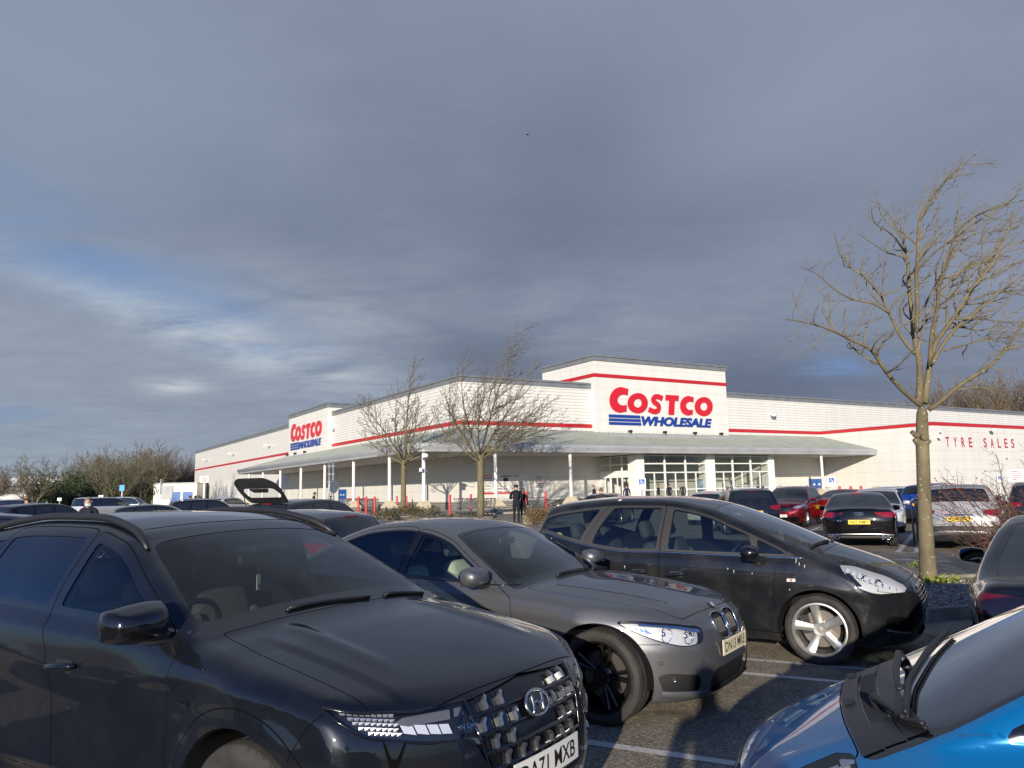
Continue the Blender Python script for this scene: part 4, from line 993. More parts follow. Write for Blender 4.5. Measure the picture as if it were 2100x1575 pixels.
    # dark satin trim line round the side glass
    mb = MB()
    xs = np.linspace(.86, -1.55, 40); tube_on(sh, 'y', np.stack([xs, sh.belt(xs)+.008], 1), .006, .001, mb, 0, 1, (1, -1)); mb.build('waist_trim', M_GLOSSBLK, car, True)
    # rear lamps and plate so the car is whole from the far side
    tail_lamps(sh, car, rounded([(.52, .86), (.86, .92), (.88, .78), (.52, .76)], .03), M_RED)
    plate(car, sh, 'DN13 MKE', 'rear', .62)
    return car
M_MESH = mat('black_mesh', (.012, .012, .012), .5)
def tail_lamps(sh, car, poly, m):
    """lamps cut from the tail as flush red panels"""
    for sg in (1, -1):
        q = sh.drape('x', poly, .004, -1)*[1, sg, 1]; mb = MB(); mb.add([tuple(v) for v in q], [tuple(range(len(q))) if sg > 0 else tuple(range(len(q)))[::-1]]); mb.build('tail_light', m, car)

def mpv_foreground():
    P = dict(H=1.615, axles=(1.19, -1.45), rw=.325, Ra=.378, sill=.27, k=.075, kroof=.08, kn=.07, kt=.08,
        top=[(2.08, .58), (2.04, .70), (1.97, .785), (1.80, .88), (1.55, .975), (1.36, 1.035), (1.26, 1.07), (1.0, 1.185), (.7, 1.315), (.4, 1.43), (.2, 1.495), (-.1, 1.558), (-.5, 1.598), (-1.0, 1.603), (-1.5, 1.575), (-1.82, 1.52), (-1.93, 1.36), (-2.05, 1.1), (-2.14, .95)],
        plan=[(2.1, .83), (1.7, .875), (1.19, .898), (.6, .892), (0, .895), (-.8, .898), (-1.42, .90), (-1.8, .87), (-2.15, .80)],
        belt=[(2.05, .68), (1.8, .79), (1.5, .895), (1.3, .945), (1.1, .985), (.9, .985), (.5, .99), (-.1, 1.005), (-.35, 1.012), (-.7, 1.005), (-1.2, 1.06), (-1.5, 1.13), (-1.8, 1.20), (-2.1, 1.2)],
        sec=[(-.3, .10), (0, .055), (.12, .018), (.32, .020), (.52, .016), (.70, .0), (.82, .004), (.92, .018), (1.0, .046), (1.2, .06)],
        tumble=(.30, .28), nose=[(.15, 1.95), (.25, 2.02), (.4, 2.06), (.55, 2.07), (.65, 2.05), (.74, 2.0), (.85, 1.86), (1.0, 1.5)], nb=(.62, 3.2),
        tail=[(.2, -2.06), (.5, -2.14), (.9, -2.12), (1.2, -2.0), (1.5, -1.86)], tb=(.20, 2.8),
        crown=[(2.0, .03), (1.3, .05), (.9, .06), (.2, .07), (-.5, .055), (-2, .05)], bot=[(2, .19), (0, .19), (-2, .22)], flare=.020,
        crease=[(lin((-2.1, .93), (-1.4, .90), (-.4, .78), (.4, .60), (.9, .42)), .010, .16, -2.4, .85)],
        topf=[lambda x, y: .012*np.exp(-((y-.40-.20*(1-(x-1.25)/.75))/.07)**2)*sstep(1.9, 1.7, x)*sstep(1.2, 1.4, x)])
    sh = Shell(P); sh.mesh(.0185)
    c = dict(dlo=dict(top=lin((1.2, .040), (.3, .050), (-1.8, .07)), bot=.016, xr=lin((1.0, -1.80), (1.25, -1.86), (1.5, -1.72)), xf=lin((.9, 1.17), (1.4, 1.17))),
        wins=[('wfront', lin((1.0, -.285), (1.5, -.245)), lin((1.0, .60), (1.5, .52)), .022), ('wtri', lin((1.0, .665), (1.5, .58)), lin((.9, .93), (1.5, .93)), .022),
              ('wrear', lin((.98, -1.20), (1.25, -1.10), (1.5, -.93)), lin((1.0, -.415), (1.5, -.375)), .026), ('wquarter', lin((1.0, -1.78), (1.25, -1.82), (1.5, -1.70)), lin((1.0, -1.36), (1.25, -1.25), (1.5, -1.08)), .030)],
        screen=(1.275, .16, .05, .03, .09, .022), rear=(-2.0, -1.84, .10),
        doors=[('front', lin((.3, -.34), (.7, -.36), (1.0, -.365), (1.5, -.33)), lin((.3, .78), (.7, .80), (.9, .83), (1.1, .96), (1.5, .96)), lin((-1, .29), (1, .29))),
               ('reard', lin((.3, -1.10), (.8, -1.19), (1.0, -1.28), (1.25, -1.18), (1.5, -1.02)), lin((.3, -.348), (.7, -.368), (1.0, -.373), (1.5, -.338)), lin((-1, .29), (1, .29)))],
        bonnet=dict(hw=[(1.2, .66), (1.35, .67), (1.6, .62), (1.8, .55), (1.97, .42)], x0=1.275, x1=1.955),
        handles=[('y', 'front', -.18, .80, .24), ('y', 'reard', -.60, .81, .24)])
    std_cuts(sh, c)
    head = rounded([(1.37, .965, .01), (1.52, .945, .04), (1.80, .845, .06), (1.975, .735, .03), (1.95, .675, .03), (1.70, .672, .08), (1.55, .735, .05), (1.45, .85, .06)], .04, 5)
    sh.cut('side', lambda u, v, V: poly_sdf(head, u, v), 'headlight', ['body', 'bonnet', 'gap'], lambda V: (V[:, 0] > 1.3) & (V[:, 1] > .40))
    fm = lambda V: V[:, 0] > 1.3
    gr = rounded([(-.1, .705), (.30, .690), (.42, .655), (.34, .555), (-.1, .53)], .03, 5)
    sh.cut('front', lambda u, v, V: poly_sdf(gr, u, v), 'grille', ['body', 'bonnet', 'gap'], fm)
    fog = rounded([(.52, .43), (.74, .475), (.80, .46), (.78, .35), (.56, .31)], .04, 5)
    sh.cut('front', lambda u, v, V: poly_sdf(fog, u, v), 'intake', ['body'], fm)
    low = rounded([(-.1, .46), (.42, .45), (.48, .34), (.38, .25), (-.1, .25)], .05, 5)
    sh.cut('front', lambda u, v, V: poly_sdf(low, u, v), 'lower_grille', ['body'], fm)
    sh.gap('side', lambda u, v, V: line_sdf(smooth_line([(1.62, .70), (1.55, .655), (1.50, .60)]), u, v), .0023, ['body'], lambda V: (V[:, 0] > 1.35) & (V[:, 1] > .5))
    sh.gap('side', lambda u, v, V: v-.275, .003, ['body', 'front', 'reard'], lambda V: (V[:, 0] < .82) & (V[:, 0] > -1.02))
    pm = paint('black_grey_paint', (.012, .0135, .016), .15, .3, .42)
    car = thing('parked_car', 'black people carrier with wavy chrome waistline and silver five spoke wheels', 'car', (2.277, 8.963, 0), R(-30.65))
    finish(sh, car, pm, c, glass('green_glass2', (.70, .80, .77), .95, .82), None, trim=mat('grey_window_frame', (.035, .033, .030), .4))
    add_wheels(car, sh, 'five', .245, .225, mat('silver_alloy', (.66, .65, .61), .32, .85), None, True, 0)
    mirror(car, sh, .62, 1.04, M_GLOSSBLK, sc=.98, reach=.13)
    # chrome waistline
    mb = MB(); xs = np.linspace(1.10, -1.80, 60); tube_on(sh, 'y', np.stack([xs, sh.belt(xs)+.004], 1), .0075, .003, mb, 0, 1, (1, -1)); mb.build('waist_trim', M_CHROME, car, True)
    def hb(mb, sg):
        for (x, z, r) in ((1.62, .825, .052), (1.74, .775, .052)):
            p = sh.drape('y', [(x, z)], -.035)[0]*[1, sg, 1]; reflector(mb, p, r, (.7, .5*sg, .25), 20, 0)
        for i in range(9):
            x = 1.46+.052*i; z = .905-.024*i; q = sh.drape('y', [(x, z+.006), (x+.035, z-.012), (x+.02, z-.04), (x-.01, z-.028)], -.010)*[1, sg, 1]
            mb.add([tuple(v) for v in q], [(0, 1, 2, 3) if sg > 0 else (3, 2, 1, 0)], 1)
        q = sh.drape('y', [(1.72, .705), (1.90, .668), (1.91, .69), (1.74, .735)], -.010)*[1, sg, 1]; mb.add([tuple(v) for v in q], [(0, 1, 2, 3)], 1)
        q = sh.drape('y', [(1.45, .86), (1.56, .75), (1.60, .75), (1.49, .87)], -.012)*[1, sg, 1]; mb.add([tuple(v) for v in q], [(0, 1, 2, 3)], 2)
    lamp(sh, car, 'headlight', None, (1, -1), -.05, mat('lamp_chrome_grey', (.74, .74, .71), .30, .25), hb)
    mb = MB()
    for sg in (1, -1): tube_on(sh, 'y', head+[head[0]], .0045, -.001, mb, 0, 1, (sg,))
    mb.build('lamp_trim', M_BLACK, car, True)
    sh.part(['grille'], 'grille', M_GRILLE, car, -.03); mb = MB()
    for z, w in ((.665, .40), (.63, .385), (.595, .36), (.56, .33)): tube_on(sh, 'x', smooth_line([(-w, z-.012), (-w*.5, z), (0, z+.003), (w*.5, z), (w, z-.012)]), .0065, -.004, mb, 0)
    ribbon(sh, 'x', smooth_line([(-.31, .692), (0, .706), (.31, .692)]), .035, .012, mb, 0)
    mb.build('grille_bar', M_CHROME, car, True)
    sh.part(['lower_grille'], 'bumper_grille', M_MESH, car, -.03)
    for sg in (1, -1):
        sh.part(['intake'], 'fog_recess', M_GRILLE, car, -.035, sg); mb = MB(); ribbon(sh, 'x', [(sg*y, z) for y, z in smooth_line([(.56, .315), (.68, .330), (.785, .36)])], .030, .008, mb, 0); mb.build('fog_trim', M_FACET, car, True)
        mb = MB(); p = sh.drape('x', [(sg*.65, .385)], -.03)[0]; reflector(mb, p, .035, (1, .3*sg, 0), 16); mb.build('fog_lamp', M_FACET, car, True)
    plate(car, sh, None, 'front', .43)
    bd = MB(); q = sh.drape('y', [(1.01, .798), (.93, .796), (.93, .768), (1.01, .770)], .003)*[1, -1, 1]; bd.add([tuple(v) for v in q], [(0, 1, 2, 3)])
    b_ = bd.build('fender_badge', mat('badge_cream', (.7, .66, .6), .4), car)
    bt = MB(); q = sh.drape('y', [(.985, .795), (.965, .795), (.955, .772), (.975, .772)], .005)*[1, -1, 1]; bt.add([tuple(v) for v in q], [(0, 1, 2, 3)]); bt.build('badge_stripe', mat('badge_red', (.45, .08, .05), .4), b_)
    wipers(car, sh, [((1.20, -.10), (1.12, -.60)), ((1.21, .15), (1.12, .62))], .014)
    for y in (-.36, .36): seat(car, -.18, y, M_SEATDK, .36, back=.6)
    for y in (-.38, 0, .38): seat(car, -1.05, y, M_SEATDK, .38, back=.55)
    dashboard(car, sh, 1.20, .42, .98, mottled('dash_charcoal', (.025, .025, .026), (.035, .035, .036), 30, .7)); steering(car, .28, -.36, .95, tilt=.6)
    mb = MB(); mb.box((.34, 0, 1.36), (.04, .24, .065), bev=.02); mb.build('rear_view_mirror', M_BLACK, car)
    mb = MB(); pts = [(-1.58+.055*math.cos(t), 1.17+.055*math.sin(t)*.8) for t in np.linspace(0, 6.28, 25)[:-1]]; q = sh.drape('y', pts, -.010)*[1, -1, 1]; mb.add([tuple(v) for v in q], [tuple(range(24))])
    mb.build('window_sticker', mat('yellow_sticker', (.55, .52, .25), .6), car)
    # bird lime drips
    mb = MB(); r2 = random.Random(5)
    for (x, z, l) in ((.36, .88, .02), (.42, .86, .03), (1.02, .99, .05), (1.05, .95, .03), (1.10, .93, .03), (-1.62, 1.05, .05), (-1.55, 1.08, .03), (-1.66, 1.15, .02), (-.75, .87, .03), (-1.0, .93, .02), (.95, .70, .015), (.6, .84, .015)):
        tube_on(sh, 'y', [(x, z), (x+.002, z-l*.5), (x-.002, z-l)], [.004, .003, .0015], .001, mb, 0, 1, (-1,), 5)
    p = sh.drape('z', [(-.9, -.56), (-.93, -.58)], .002); mb.tube([tuple(v) for v in p], [.012, .005], 6)
    p = sh.drape('z', [(-1.72, -.52), (-1.75, -.525)], .002); mb.tube([tuple(v) for v in p], [.009, .005], 6)
    mb.build('bird_lime', mat('bird_lime', (.72, .70, .62), .8), car, True)['kind'] = 'stuff'
    tail_lamps(sh, car, rounded([(.56, 1.12), (.80, 1.1), (.83, .86), (.62, .80)], .04), M_RED)
    return car

def blue_foreground():
    P = dict(H=1.465, axles=(.95, -1.45), rw=.30, Ra=.35, sill=.25, k=.07, kroof=.09, kn=.09, kt=.08,
        top=[(1.73, .50), (1.682, .577), (1.58, .65), (1.45, .712), (1.33, .765), (1.228, .808), (1.144, .842), (1.07, .868), (1.007, .897), (.7, 1.062), (.4, 1.225), (.09, 1.382), (-.2, 1.44), (-.6, 1.465), (-1.1, 1.455), (-1.5, 1.40), (-1.82, 1.30), (-1.95, 1.0), (-2.05, .85)],
        plan=[(1.75, .70), (1.4, .765), (.95, .79), (.5, .785), (0, .785), (-.8, .79), (-1.45, .79), (-1.8, .76), (-2.1, .70)],
        belt=[(1.7, .50), (1.45, .64), (1.3, .725), (1.1, .812), (.95, .862), (.6, .905), (0, .93), (-1.2, .97), (-2.1, .98)],
        sec=[(-.3, .10), (0, .05), (.12, .018), (.32, .02), (.52, .018), (.72, .0), (.82, .006), (.90, .030), (1.0, .105), (1.2, .12)],
        tumble=(.30, .25), nose=[(.15, 1.60), (.25, 1.66), (.4, 1.70), (.5, 1.69), (.577, 1.655), (.66, 1.55), (.8, 1.3)], nb=(.60, 3.0),
        tail=[(.2, -1.98), (.5, -2.07), (.9, -2.03), (1.2, -1.92)], tb=(.2, 2.8),
        crown=[(1.7, .02), (1.4, .010), (1.1, .004), (.9, .010), (.2, .05), (-.5, .05), (-2, .05)], bot=[(2, .19), (0, .19), (-2, .22)], flare=.018, crease=[],
        topf=[lambda x, y: .012*np.exp(-((y-.32-.2*(1-(x-.9)/.8))/.06)**2)*sstep(1.6, 1.4, x)*sstep(1.15, 1.28, x)])
    sh = Shell(P); sh.mesh(.018)
    c = dict(dlo=dict(top=lin((1.1, .055), (.1, .055), (-1.8, .065)), bot=.012, xr=lin((.95, -1.70), (1.3, -1.55)), xf=lin((.9, .78), (1.4, .78))),
        wins=[('wfront', lin((.95, -.50), (1.4, -.45)), lin((.95, .35), (1.4, .30)), .020), ('wquarter', lin((.95, .42), (1.4, .36)), lin((.9, .74), (1.4, .74)), .022), ('wrear', lin((.95, -1.5), (1.4, -1.4)), lin((.95, -.58), (1.4, -.53)), .02)],
        screen=(1.222, .06, .055, .03, .215, .02), rear=(-1.90, -1.76, .1),
        doors=[('front', lin((.3, -.55), (1.4, -.50)), lin((.3, .62), (.9, .66), (1.4, .66)), lin((-1, .27), (1, .27)))],
        bonnet=dict(hw=[(1.1, .575), (1.25, .58), (1.45, .52), (1.7, .42)], x0=1.228, x1=1.63), handles=[])
    std_cuts(sh, c)
    head = rounded([(1.20, .785, .01), (1.30, .755, .03), (1.42, .700, .05), (1.53, .610, .04), (1.50, .525, .05), (1.36, .55, .06), (1.24, .66, .06), (1.19, .755, .03)], .04, 5)
    sh.cut('side', lambda u, v, V: poly_sdf(head, u, v), 'headlight', ['body', 'bonnet', 'gap'], lambda V: (V[:, 0] > .95) & (V[:, 1] > .48))
    fm = lambda V: V[:, 0] > 1.2
    gr = rounded([(-.1, .565), (.36, .545), (.40, .51), (.34, .47), (-.1, .46)], .03, 5); sh.cut('front', lambda u, v, V: poly_sdf(gr, u, v), 'grille', ['body', 'bonnet', 'gap'], fm)
    low = rounded([(-.1, .40), (.42, .39), (.40, .25), (-.1, .24)], .05, 5); sh.cut('front', lambda u, v, V: poly_sdf(low, u, v), 'lower_grille', ['body'], fm)
    pm = paint('bright_blue_paint', (.003, .125, .33), .10, .30, .06, .25)
    car = thing('parked_car', 'bright blue hatchback with crossed wiper blades, its bonnet cut off by the lower right corner', 'car', (2.461, 2.89, 0), R(159.0))
    finish(sh, car, pm, c, glass('green_glass3', (.66, .78, .78), 1.25, .75), None)
    add_wheels(car, sh, 'five', .21, .205, MATS['silver_alloy'], None, True, 0)
    def hb(mb, sg):
        for (x, z, r) in ((1.19, .765, .05), (1.30, .70, .05)):
            p = sh.drape('y', [(x, z)], -.035)[0]*[1, sg, 1]; reflector(mb, p, r, (.5, .5*sg, .45), 20, 0)
        for i in range(6):
            x = 1.11+.05*i; z = .845-.030*i; q = sh.drape('y', [(x, z), (x+.045, z-.022), (x+.04, z-.032), (x-.004, z-.010)], -.012)*[1, sg, 1]; mb.add([tuple(v) for v in q], [(0, 1, 2, 3)], 0)
    lamp(sh, car, 'headlight', None, (1, -1), -.05, mat('lamp_chrome_grey', (.74, .74, .71), .30, .25), hb)
    sh.part(['grille'], 'grille', M_GRILLE, car, -.03); sh.part(['lower_grille'], 'bumper_grille', M_MESH, car, -.03)
    # scuttle: black plastic apron with a louvred vent, crossed wipers
    mb = MB(); ys = np.linspace(-.66, .66, 25)
    def sheet(xa, xb, off, m, yl, n=25):
        yv = np.linspace(*yl, n); rows = []
        for t in (0, .33, .67, 1): rows.append(sh.drape('z', [(xa*(1-t)+xb*t-.14*y*y, y) for y in yv], off))
        V = [tuple(v) for r_ in rows for v in r_]; mb.add(V, [(i*n+k, i*n+k+1, (i+1)*n+k+1, (i+1)*n+k) for i in range(3) for k in range(n-1)], m)
    sheet(1.222, 1.155, .005, 0, (-.585, .585)); sheet(1.15, 1.085, .003, 1, (-.36, .34)); sheet(1.08, 1.012, .005, 0, (-.575, .575)); sheet(1.152, 1.083, .004, 0, (.345, .58), 8); sheet(1.152, 1.083, .004, 0, (-.58, -.365), 8)
    for k in range(34):
        y = -.35+.0208*k; p = sh.drape('z', [(1.148-.14*y*y, y), (1.088-.14*y*y, y)], .005); mb.tube([tuple(v) for v in p], .0030, 4, 0)
    for y in (-.45, .035):
        p = sh.drape('z', [(1.20-.14*y*y, y), (1.175-.14*y*y, y+.02)], .008); mb.tube([tuple(v) for v in p], [.018, .010], 8, 0)
    mb.build('scuttle_panel', [mat('scuttle_plastic', (.022, .023, .025), .42), mat('vent_grey', (.085, .085, .08), .7)], car)
    for (pts, blade, piv) in (([(.95, -.37), (.985, -.08), (1.005, .20)], [(.74, -.50), (.84, -.28), (.935, .0), (.972, .14), (1.012, .42)], (.95, -.37)), ([(1.095, .20), (1.07, .30), (1.03, .46)], [(1.06, .36), (1.02, .48), (.97, .565)], (1.095, .20))):
        mb = MB(); ps = smooth_line(pts, 6); bs = smooth_line(blade, 6); n = len(ps); g = sh.drape('z', ps, .040)
        mb.tube([tuple(v) for v in g], [.017-.008*k/n for k in range(n)], 8); b1 = sh.drape('z', bs, .026); mb.tube([tuple(v) for v in b1], .010, 6); b2 = sh.drape('z', bs, .010); mb.tube([tuple(v) for v in b2], .006, 5)
        mb.tube([tuple(g[-1]), tuple(sh.drape('z', [blade[3 if len(blade) > 3 else 1]], .028)[0])], [.009, .008], 6)
        mb.tube([tuple(sh.drape('z', [piv], -.01)[0]), tuple(sh.drape('z', [piv], .048)[0])], [.026, .018], 12); mb.build('wiper', M_BLACK, car, True)
    for y in (-.36, .36): seat(car, -.35, y, M_SEATDK, .36, back=.58)
    dashboard(car, sh, .90, .2, .82, mottled('dash_black', (.02, .02, .02), (.03, .03, .03), 30, .7)); steering(car, .05, -.36, .88)
    mb = MB()
    for sg in (1, -1): tube_on(sh, 'y', [(.405, .93), (.385, 1.02), (.36, 1.12)], .009, .002, mb, 0, 1, (sg,))
    mb.build('quarter_pillar_trim', M_SATIN, car, True)
    mb = MB()
    for sg in (1, -1):
        ps = [(.52, sg*t) for t in (.0,)]
        xs = np.linspace(.30, .42, 4); 
        p = sh.drape('y', [(.36, float(sh.cant(np.array(.36)))-.052), (.34, float(sh.cant(np.array(.34)))-.02), (.325, float(sh.cant(np.array(.325)))+.0)], .0008)*[1, sg, 1]; mb.tube([tuple(v) for v in p], .0022, 4)
    mb.build('pillar_seam', M_GAP, car)
    tail_lamps(sh, car, rounded([(.56, 1.0), (.78, 1.0), (.80, .75), (.62, .72)], .04), M_RED)
    return car
# ------------------------------------------------------------------ the other parked cars
KINDS = {
 'suv': dict(H=1.60, axles=(1.32, -1.30), rw=.345, Ra=.40, sill=.30, top=[(2.14, .70), (2.06, .85), (1.9, .94), (1.2, 1.05), (1.0, 1.09), (.3, 1.50), (.0, 1.565), (-.6, 1.60), (-1.4, 1.57), (-1.85, 1.50), (-1.98, 1.30), (-2.12, 1.02), (-2.17, .9)],
   plan=[(2.2, .80), (1.6, .885), (.5, .90), (-1.3, .91), (-2.2, .84)], belt=[(2.1, .78), (1.2, .97), (.9, 1.0), (-.4, 1.03), (-1.3, 1.08), (-2.2, 1.10)], nose=[(.2, 2.05), (.5, 2.16), (.75, 2.14), (.9, 2.02), (1.1, 1.7)],
   tail=[(.2, -2.08), (.5, -2.19), (.8, -2.19), (1.02, -2.13), (1.3, -2.0), (1.5, -1.88)], tumble=(.30, .25), crown=[(2.2, .03), (.9, .05), (-2.2, .04)], screen=(1.0, .28, .05, .03, .04, .02), rear=(-2.03, -1.84, .10), bon=1.03, xb=-.42),
 'hatch': dict(H=1.46, axles=(1.25, -1.27), rw=.315, Ra=.365, sill=.27, top=[(2.0, .62), (1.92, .75), (1.75, .84), (1.1, .95), (.95, .98), (.2, 1.37), (-.1, 1.43), (-.6, 1.46), (-1.3, 1.42), (-1.7, 1.34), (-1.88, 1.10), (-2.0, .92), (-2.04, .8)],
   plan=[(2.05, .76), (1.5, .855), (.5, .87), (-1.3, .88), (-2.05, .80)], belt=[(2.0, .68), (1.1, .88), (.8, .91), (-.4, .95), (-1.3, 1.0), (-2.0, 1.0)], nose=[(.2, 1.93), (.5, 2.03), (.65, 2.01), (.8, 1.9), (1.0, 1.5)],
   tail=[(.2, -1.95), (.5, -2.05), (.75, -2.06), (.92, -2.0), (1.2, -1.86), (1.4, -1.7)], tumble=(.33, .25), crown=[(2.2, .03), (.9, .05), (-2.2, .04)], screen=(.955, .18, .05, .03, .04, .02), rear=(-1.95, -1.68, .09), bon=.98, xb=-.40),
 'saloon': dict(H=1.42, axles=(1.48, -1.34), rw=.33, Ra=.38, sill=.26, top=[(2.30, .60), (2.22, .72), (2.0, .80), (1.2, .90), (.98, .94), (.15, 1.33), (-.2, 1.39), (-.6, 1.42), (-1.0, 1.38), (-1.3, 1.27), (-1.78, 1.06), (-1.9, 1.03), (-2.2, 1.02), (-2.30, 1.00), (-2.36, .85)],
   plan=[(2.35, .78), (1.7, .895), (.5, .91), (-1.4, .92), (-2.35, .84)], belt=[(2.3, .64), (1.2, .86), (.8, .89), (-.4, .92), (-1.3, .96), (-2.3, .94)], nose=[(.2, 2.22), (.45, 2.33), (.6, 2.31), (.75, 2.18), (.9, 1.8)],
   tail=[(.2, -2.26), (.5, -2.36), (.8, -2.37), (.97, -2.34), (1.05, -2.2), (1.3, -1.9)], tumble=(.40, .3), crown=[(2.2, .03), (.9, .05), (-1.3, .05), (-2.2, .02)], screen=(.96, .13, .05, .03, .04, .02), rear=(-1.74, -.98, .085), bon=.99, xb=-.36),
 'van': dict(H=1.85, axles=(1.45, -1.45), rw=.34, Ra=.395, sill=.30, top=[(2.40, .80), (2.32, .95), (2.1, 1.06), (1.6, 1.16), (1.4, 1.22), (.75, 1.72), (.4, 1.81), (-.6, 1.85), (-1.7, 1.84), (-2.2, 1.78), (-2.34, 1.5), (-2.42, 1.1), (-2.45, .9)],
   plan=[(2.45, .86), (1.9, .935), (.5, .95), (-1.4, .955), (-2.45, .91)], belt=[(2.4, .86), (1.5, 1.08), (1.2, 1.1), (-.4, 1.12), (-2.4, 1.14)], nose=[(.2, 2.33), (.5, 2.43), (.8, 2.41), (1.0, 2.27), (1.3, 1.8)],
   tail=[(.2, -2.38), (.5, -2.46), (.9, -2.46), (1.3, -2.39), (1.7, -2.27)], tumble=(.16, .12), crown=[(2.2, .03), (.9, .04), (-2.2, .03)], screen=(1.41, .75, .05, .03, .04, .02), rear=(-2.40, -2.22, .10), bon=1.44, xb=.15)}
_SHELL = {}
def kind_shell(kind, h):
    if (kind, h) in _SHELL: return _SHELL[kind, h]
    K = KINDS[kind]; P = dict(K); P.update(k=.08, kroof=.085, kn=.08, kt=.07, sec=[(-.3, .10), (0, .05), (.12, .018), (.32, .022), (.55, .018), (.72, .0), (.82, .003), (.92, .02), (1.0, .05), (1.2, .06)],
        nb=(.42, 2.8), tb=(.20, 2.9), bot=[(2.2, .2), (0, .19), (-2.2, .24)], flare=.016, crease=[(lin((2.3, .70), (0, .80), (-2.3, .90)), .008, .10, -2.4, 2.3)])
    sh = Shell(P); sh.mesh(h); xb = K['xb']; bz = float(sh.belt(np.array(0.)))
    xr0 = {'suv': -1.72, 'hatch': -1.55, 'saloon': -1.52, 'van': -2.15}[kind]; xr1 = {'suv': -1.68, 'hatch': -1.5, 'saloon': -1.10, 'van': -2.10}[kind]
    c = dict(dlo=dict(top=lin((1.1, .05), (-1.8, .06)), bot=.02, xr=lin((bz, xr0), (bz+.4, xr1)), xf=lin((.9, K['bon']-.12), (1.5, K['bon']-.12))),
        wins=[('wfront', lin((bz, xb+.045), (bz+.4, xb+.10)), lin((.9, 3), (1.5, 3)), .02), ('wrear', lin((bz, -1.15), (bz+.4, -1.02)), lin((bz, xb-.045), (bz+.4, xb+.01)), .02),
              ('wquarter', lin((.9, -3), (1.5, -3)), lin((bz, -1.22), (bz+.4, -1.09)), .02)],
        screen=K['screen'], rear=K['rear'],
        doors=[('front', lin((.3, xb), (1.5, xb+.06)), lin((.3, K['bon']-.16), (1.5, K['bon']-.16)), lin((-1, K['sill']+.03), (1, K['sill']+.03))), ('reard', lin((.3, xb-.75), (bz, xb-.95), (1.5, xb-.80)), lin((.3, xb-.006), (1.5, xb+.054)), lin((-1, K['sill']+.03), (1, K['sill']+.03)))],
        bonnet=dict(hw=[(K['bon'], .70), (2.3, .60)], x0=K['bon'], x1=K['nose'][1][1]-.13), handles=[])
    std_cuts(sh, c)
    zl = {'suv': .80, 'hatch': .72, 'saloon': .66, 'van': .92}[kind]; fm = lambda V: V[:, 0] > .9
    sh.cut('front', lambda u, v, V: poly_sdf(rounded([(.45, zl-.05), (.50, zl+.02), (.80, zl+.085), (.86, zl+.09), (.84, zl+.02), (.72, zl-.05)], .03, 3), u, v), 'headlight', ['body', 'bonnet', 'gap'], fm)
    sh.cut('front', lambda u, v, V: poly_sdf([(-.1, zl+.03), (.40, zl+.02), (.36, zl-.17), (-.1, zl-.18)], u, v), 'grille', ['body', 'bonnet', 'gap'], fm)
    sh.cut('front', lambda u, v, V: poly_sdf([(-.1, .42), (.66, .42), (.62, .25), (-.1, .25)], u, v), 'lower_grille', ['body'], fm)
    rm = lambda V: V[:, 0] < -1.2
    tl = {'suv': [(.50, .98), (.62, 1.0), (.90, 1.02), (.90, .86), (.70, .84), (.52, .90)], 'hatch': [(.50, .93), (.86, .97), (.86, .76), (.62, .74)], 'saloon': [(.36, .925), (.60, .925), (.90, .94), (.90, .80), (.62, .79), (.42, .86)], 'van': [(.72, 1.45), (.93, 1.45), (.93, .95), (.74, .95)]}[kind]
    sh.cut('rear', lambda u, v, V: poly_sdf(rounded(tl, .025, 3), u, v), 'tail_light', ['body'], rm)
    zb = {'suv': .62, 'hatch': .42, 'saloon': .42, 'van': .55}[kind]
    sh.cut('rear', lambda u, v, V: poly_sdf([(-.1, zb), (.95, zb-.02), (.95, .2), (-.1, .2)], u, v), 'bumper', ['body'], rm)
    if kind in ('suv', 'hatch'): sh.gap('rear', lambda u, v, V: np.maximum(u-.70, zb+.02-v), .003, ['body'], lambda V: (V[:, 0] < -1.9) & (V[:, 2] < 1.1))
    sh.cfg = c; _SHELL[kind, h] = sh; return sh
_KM = {}
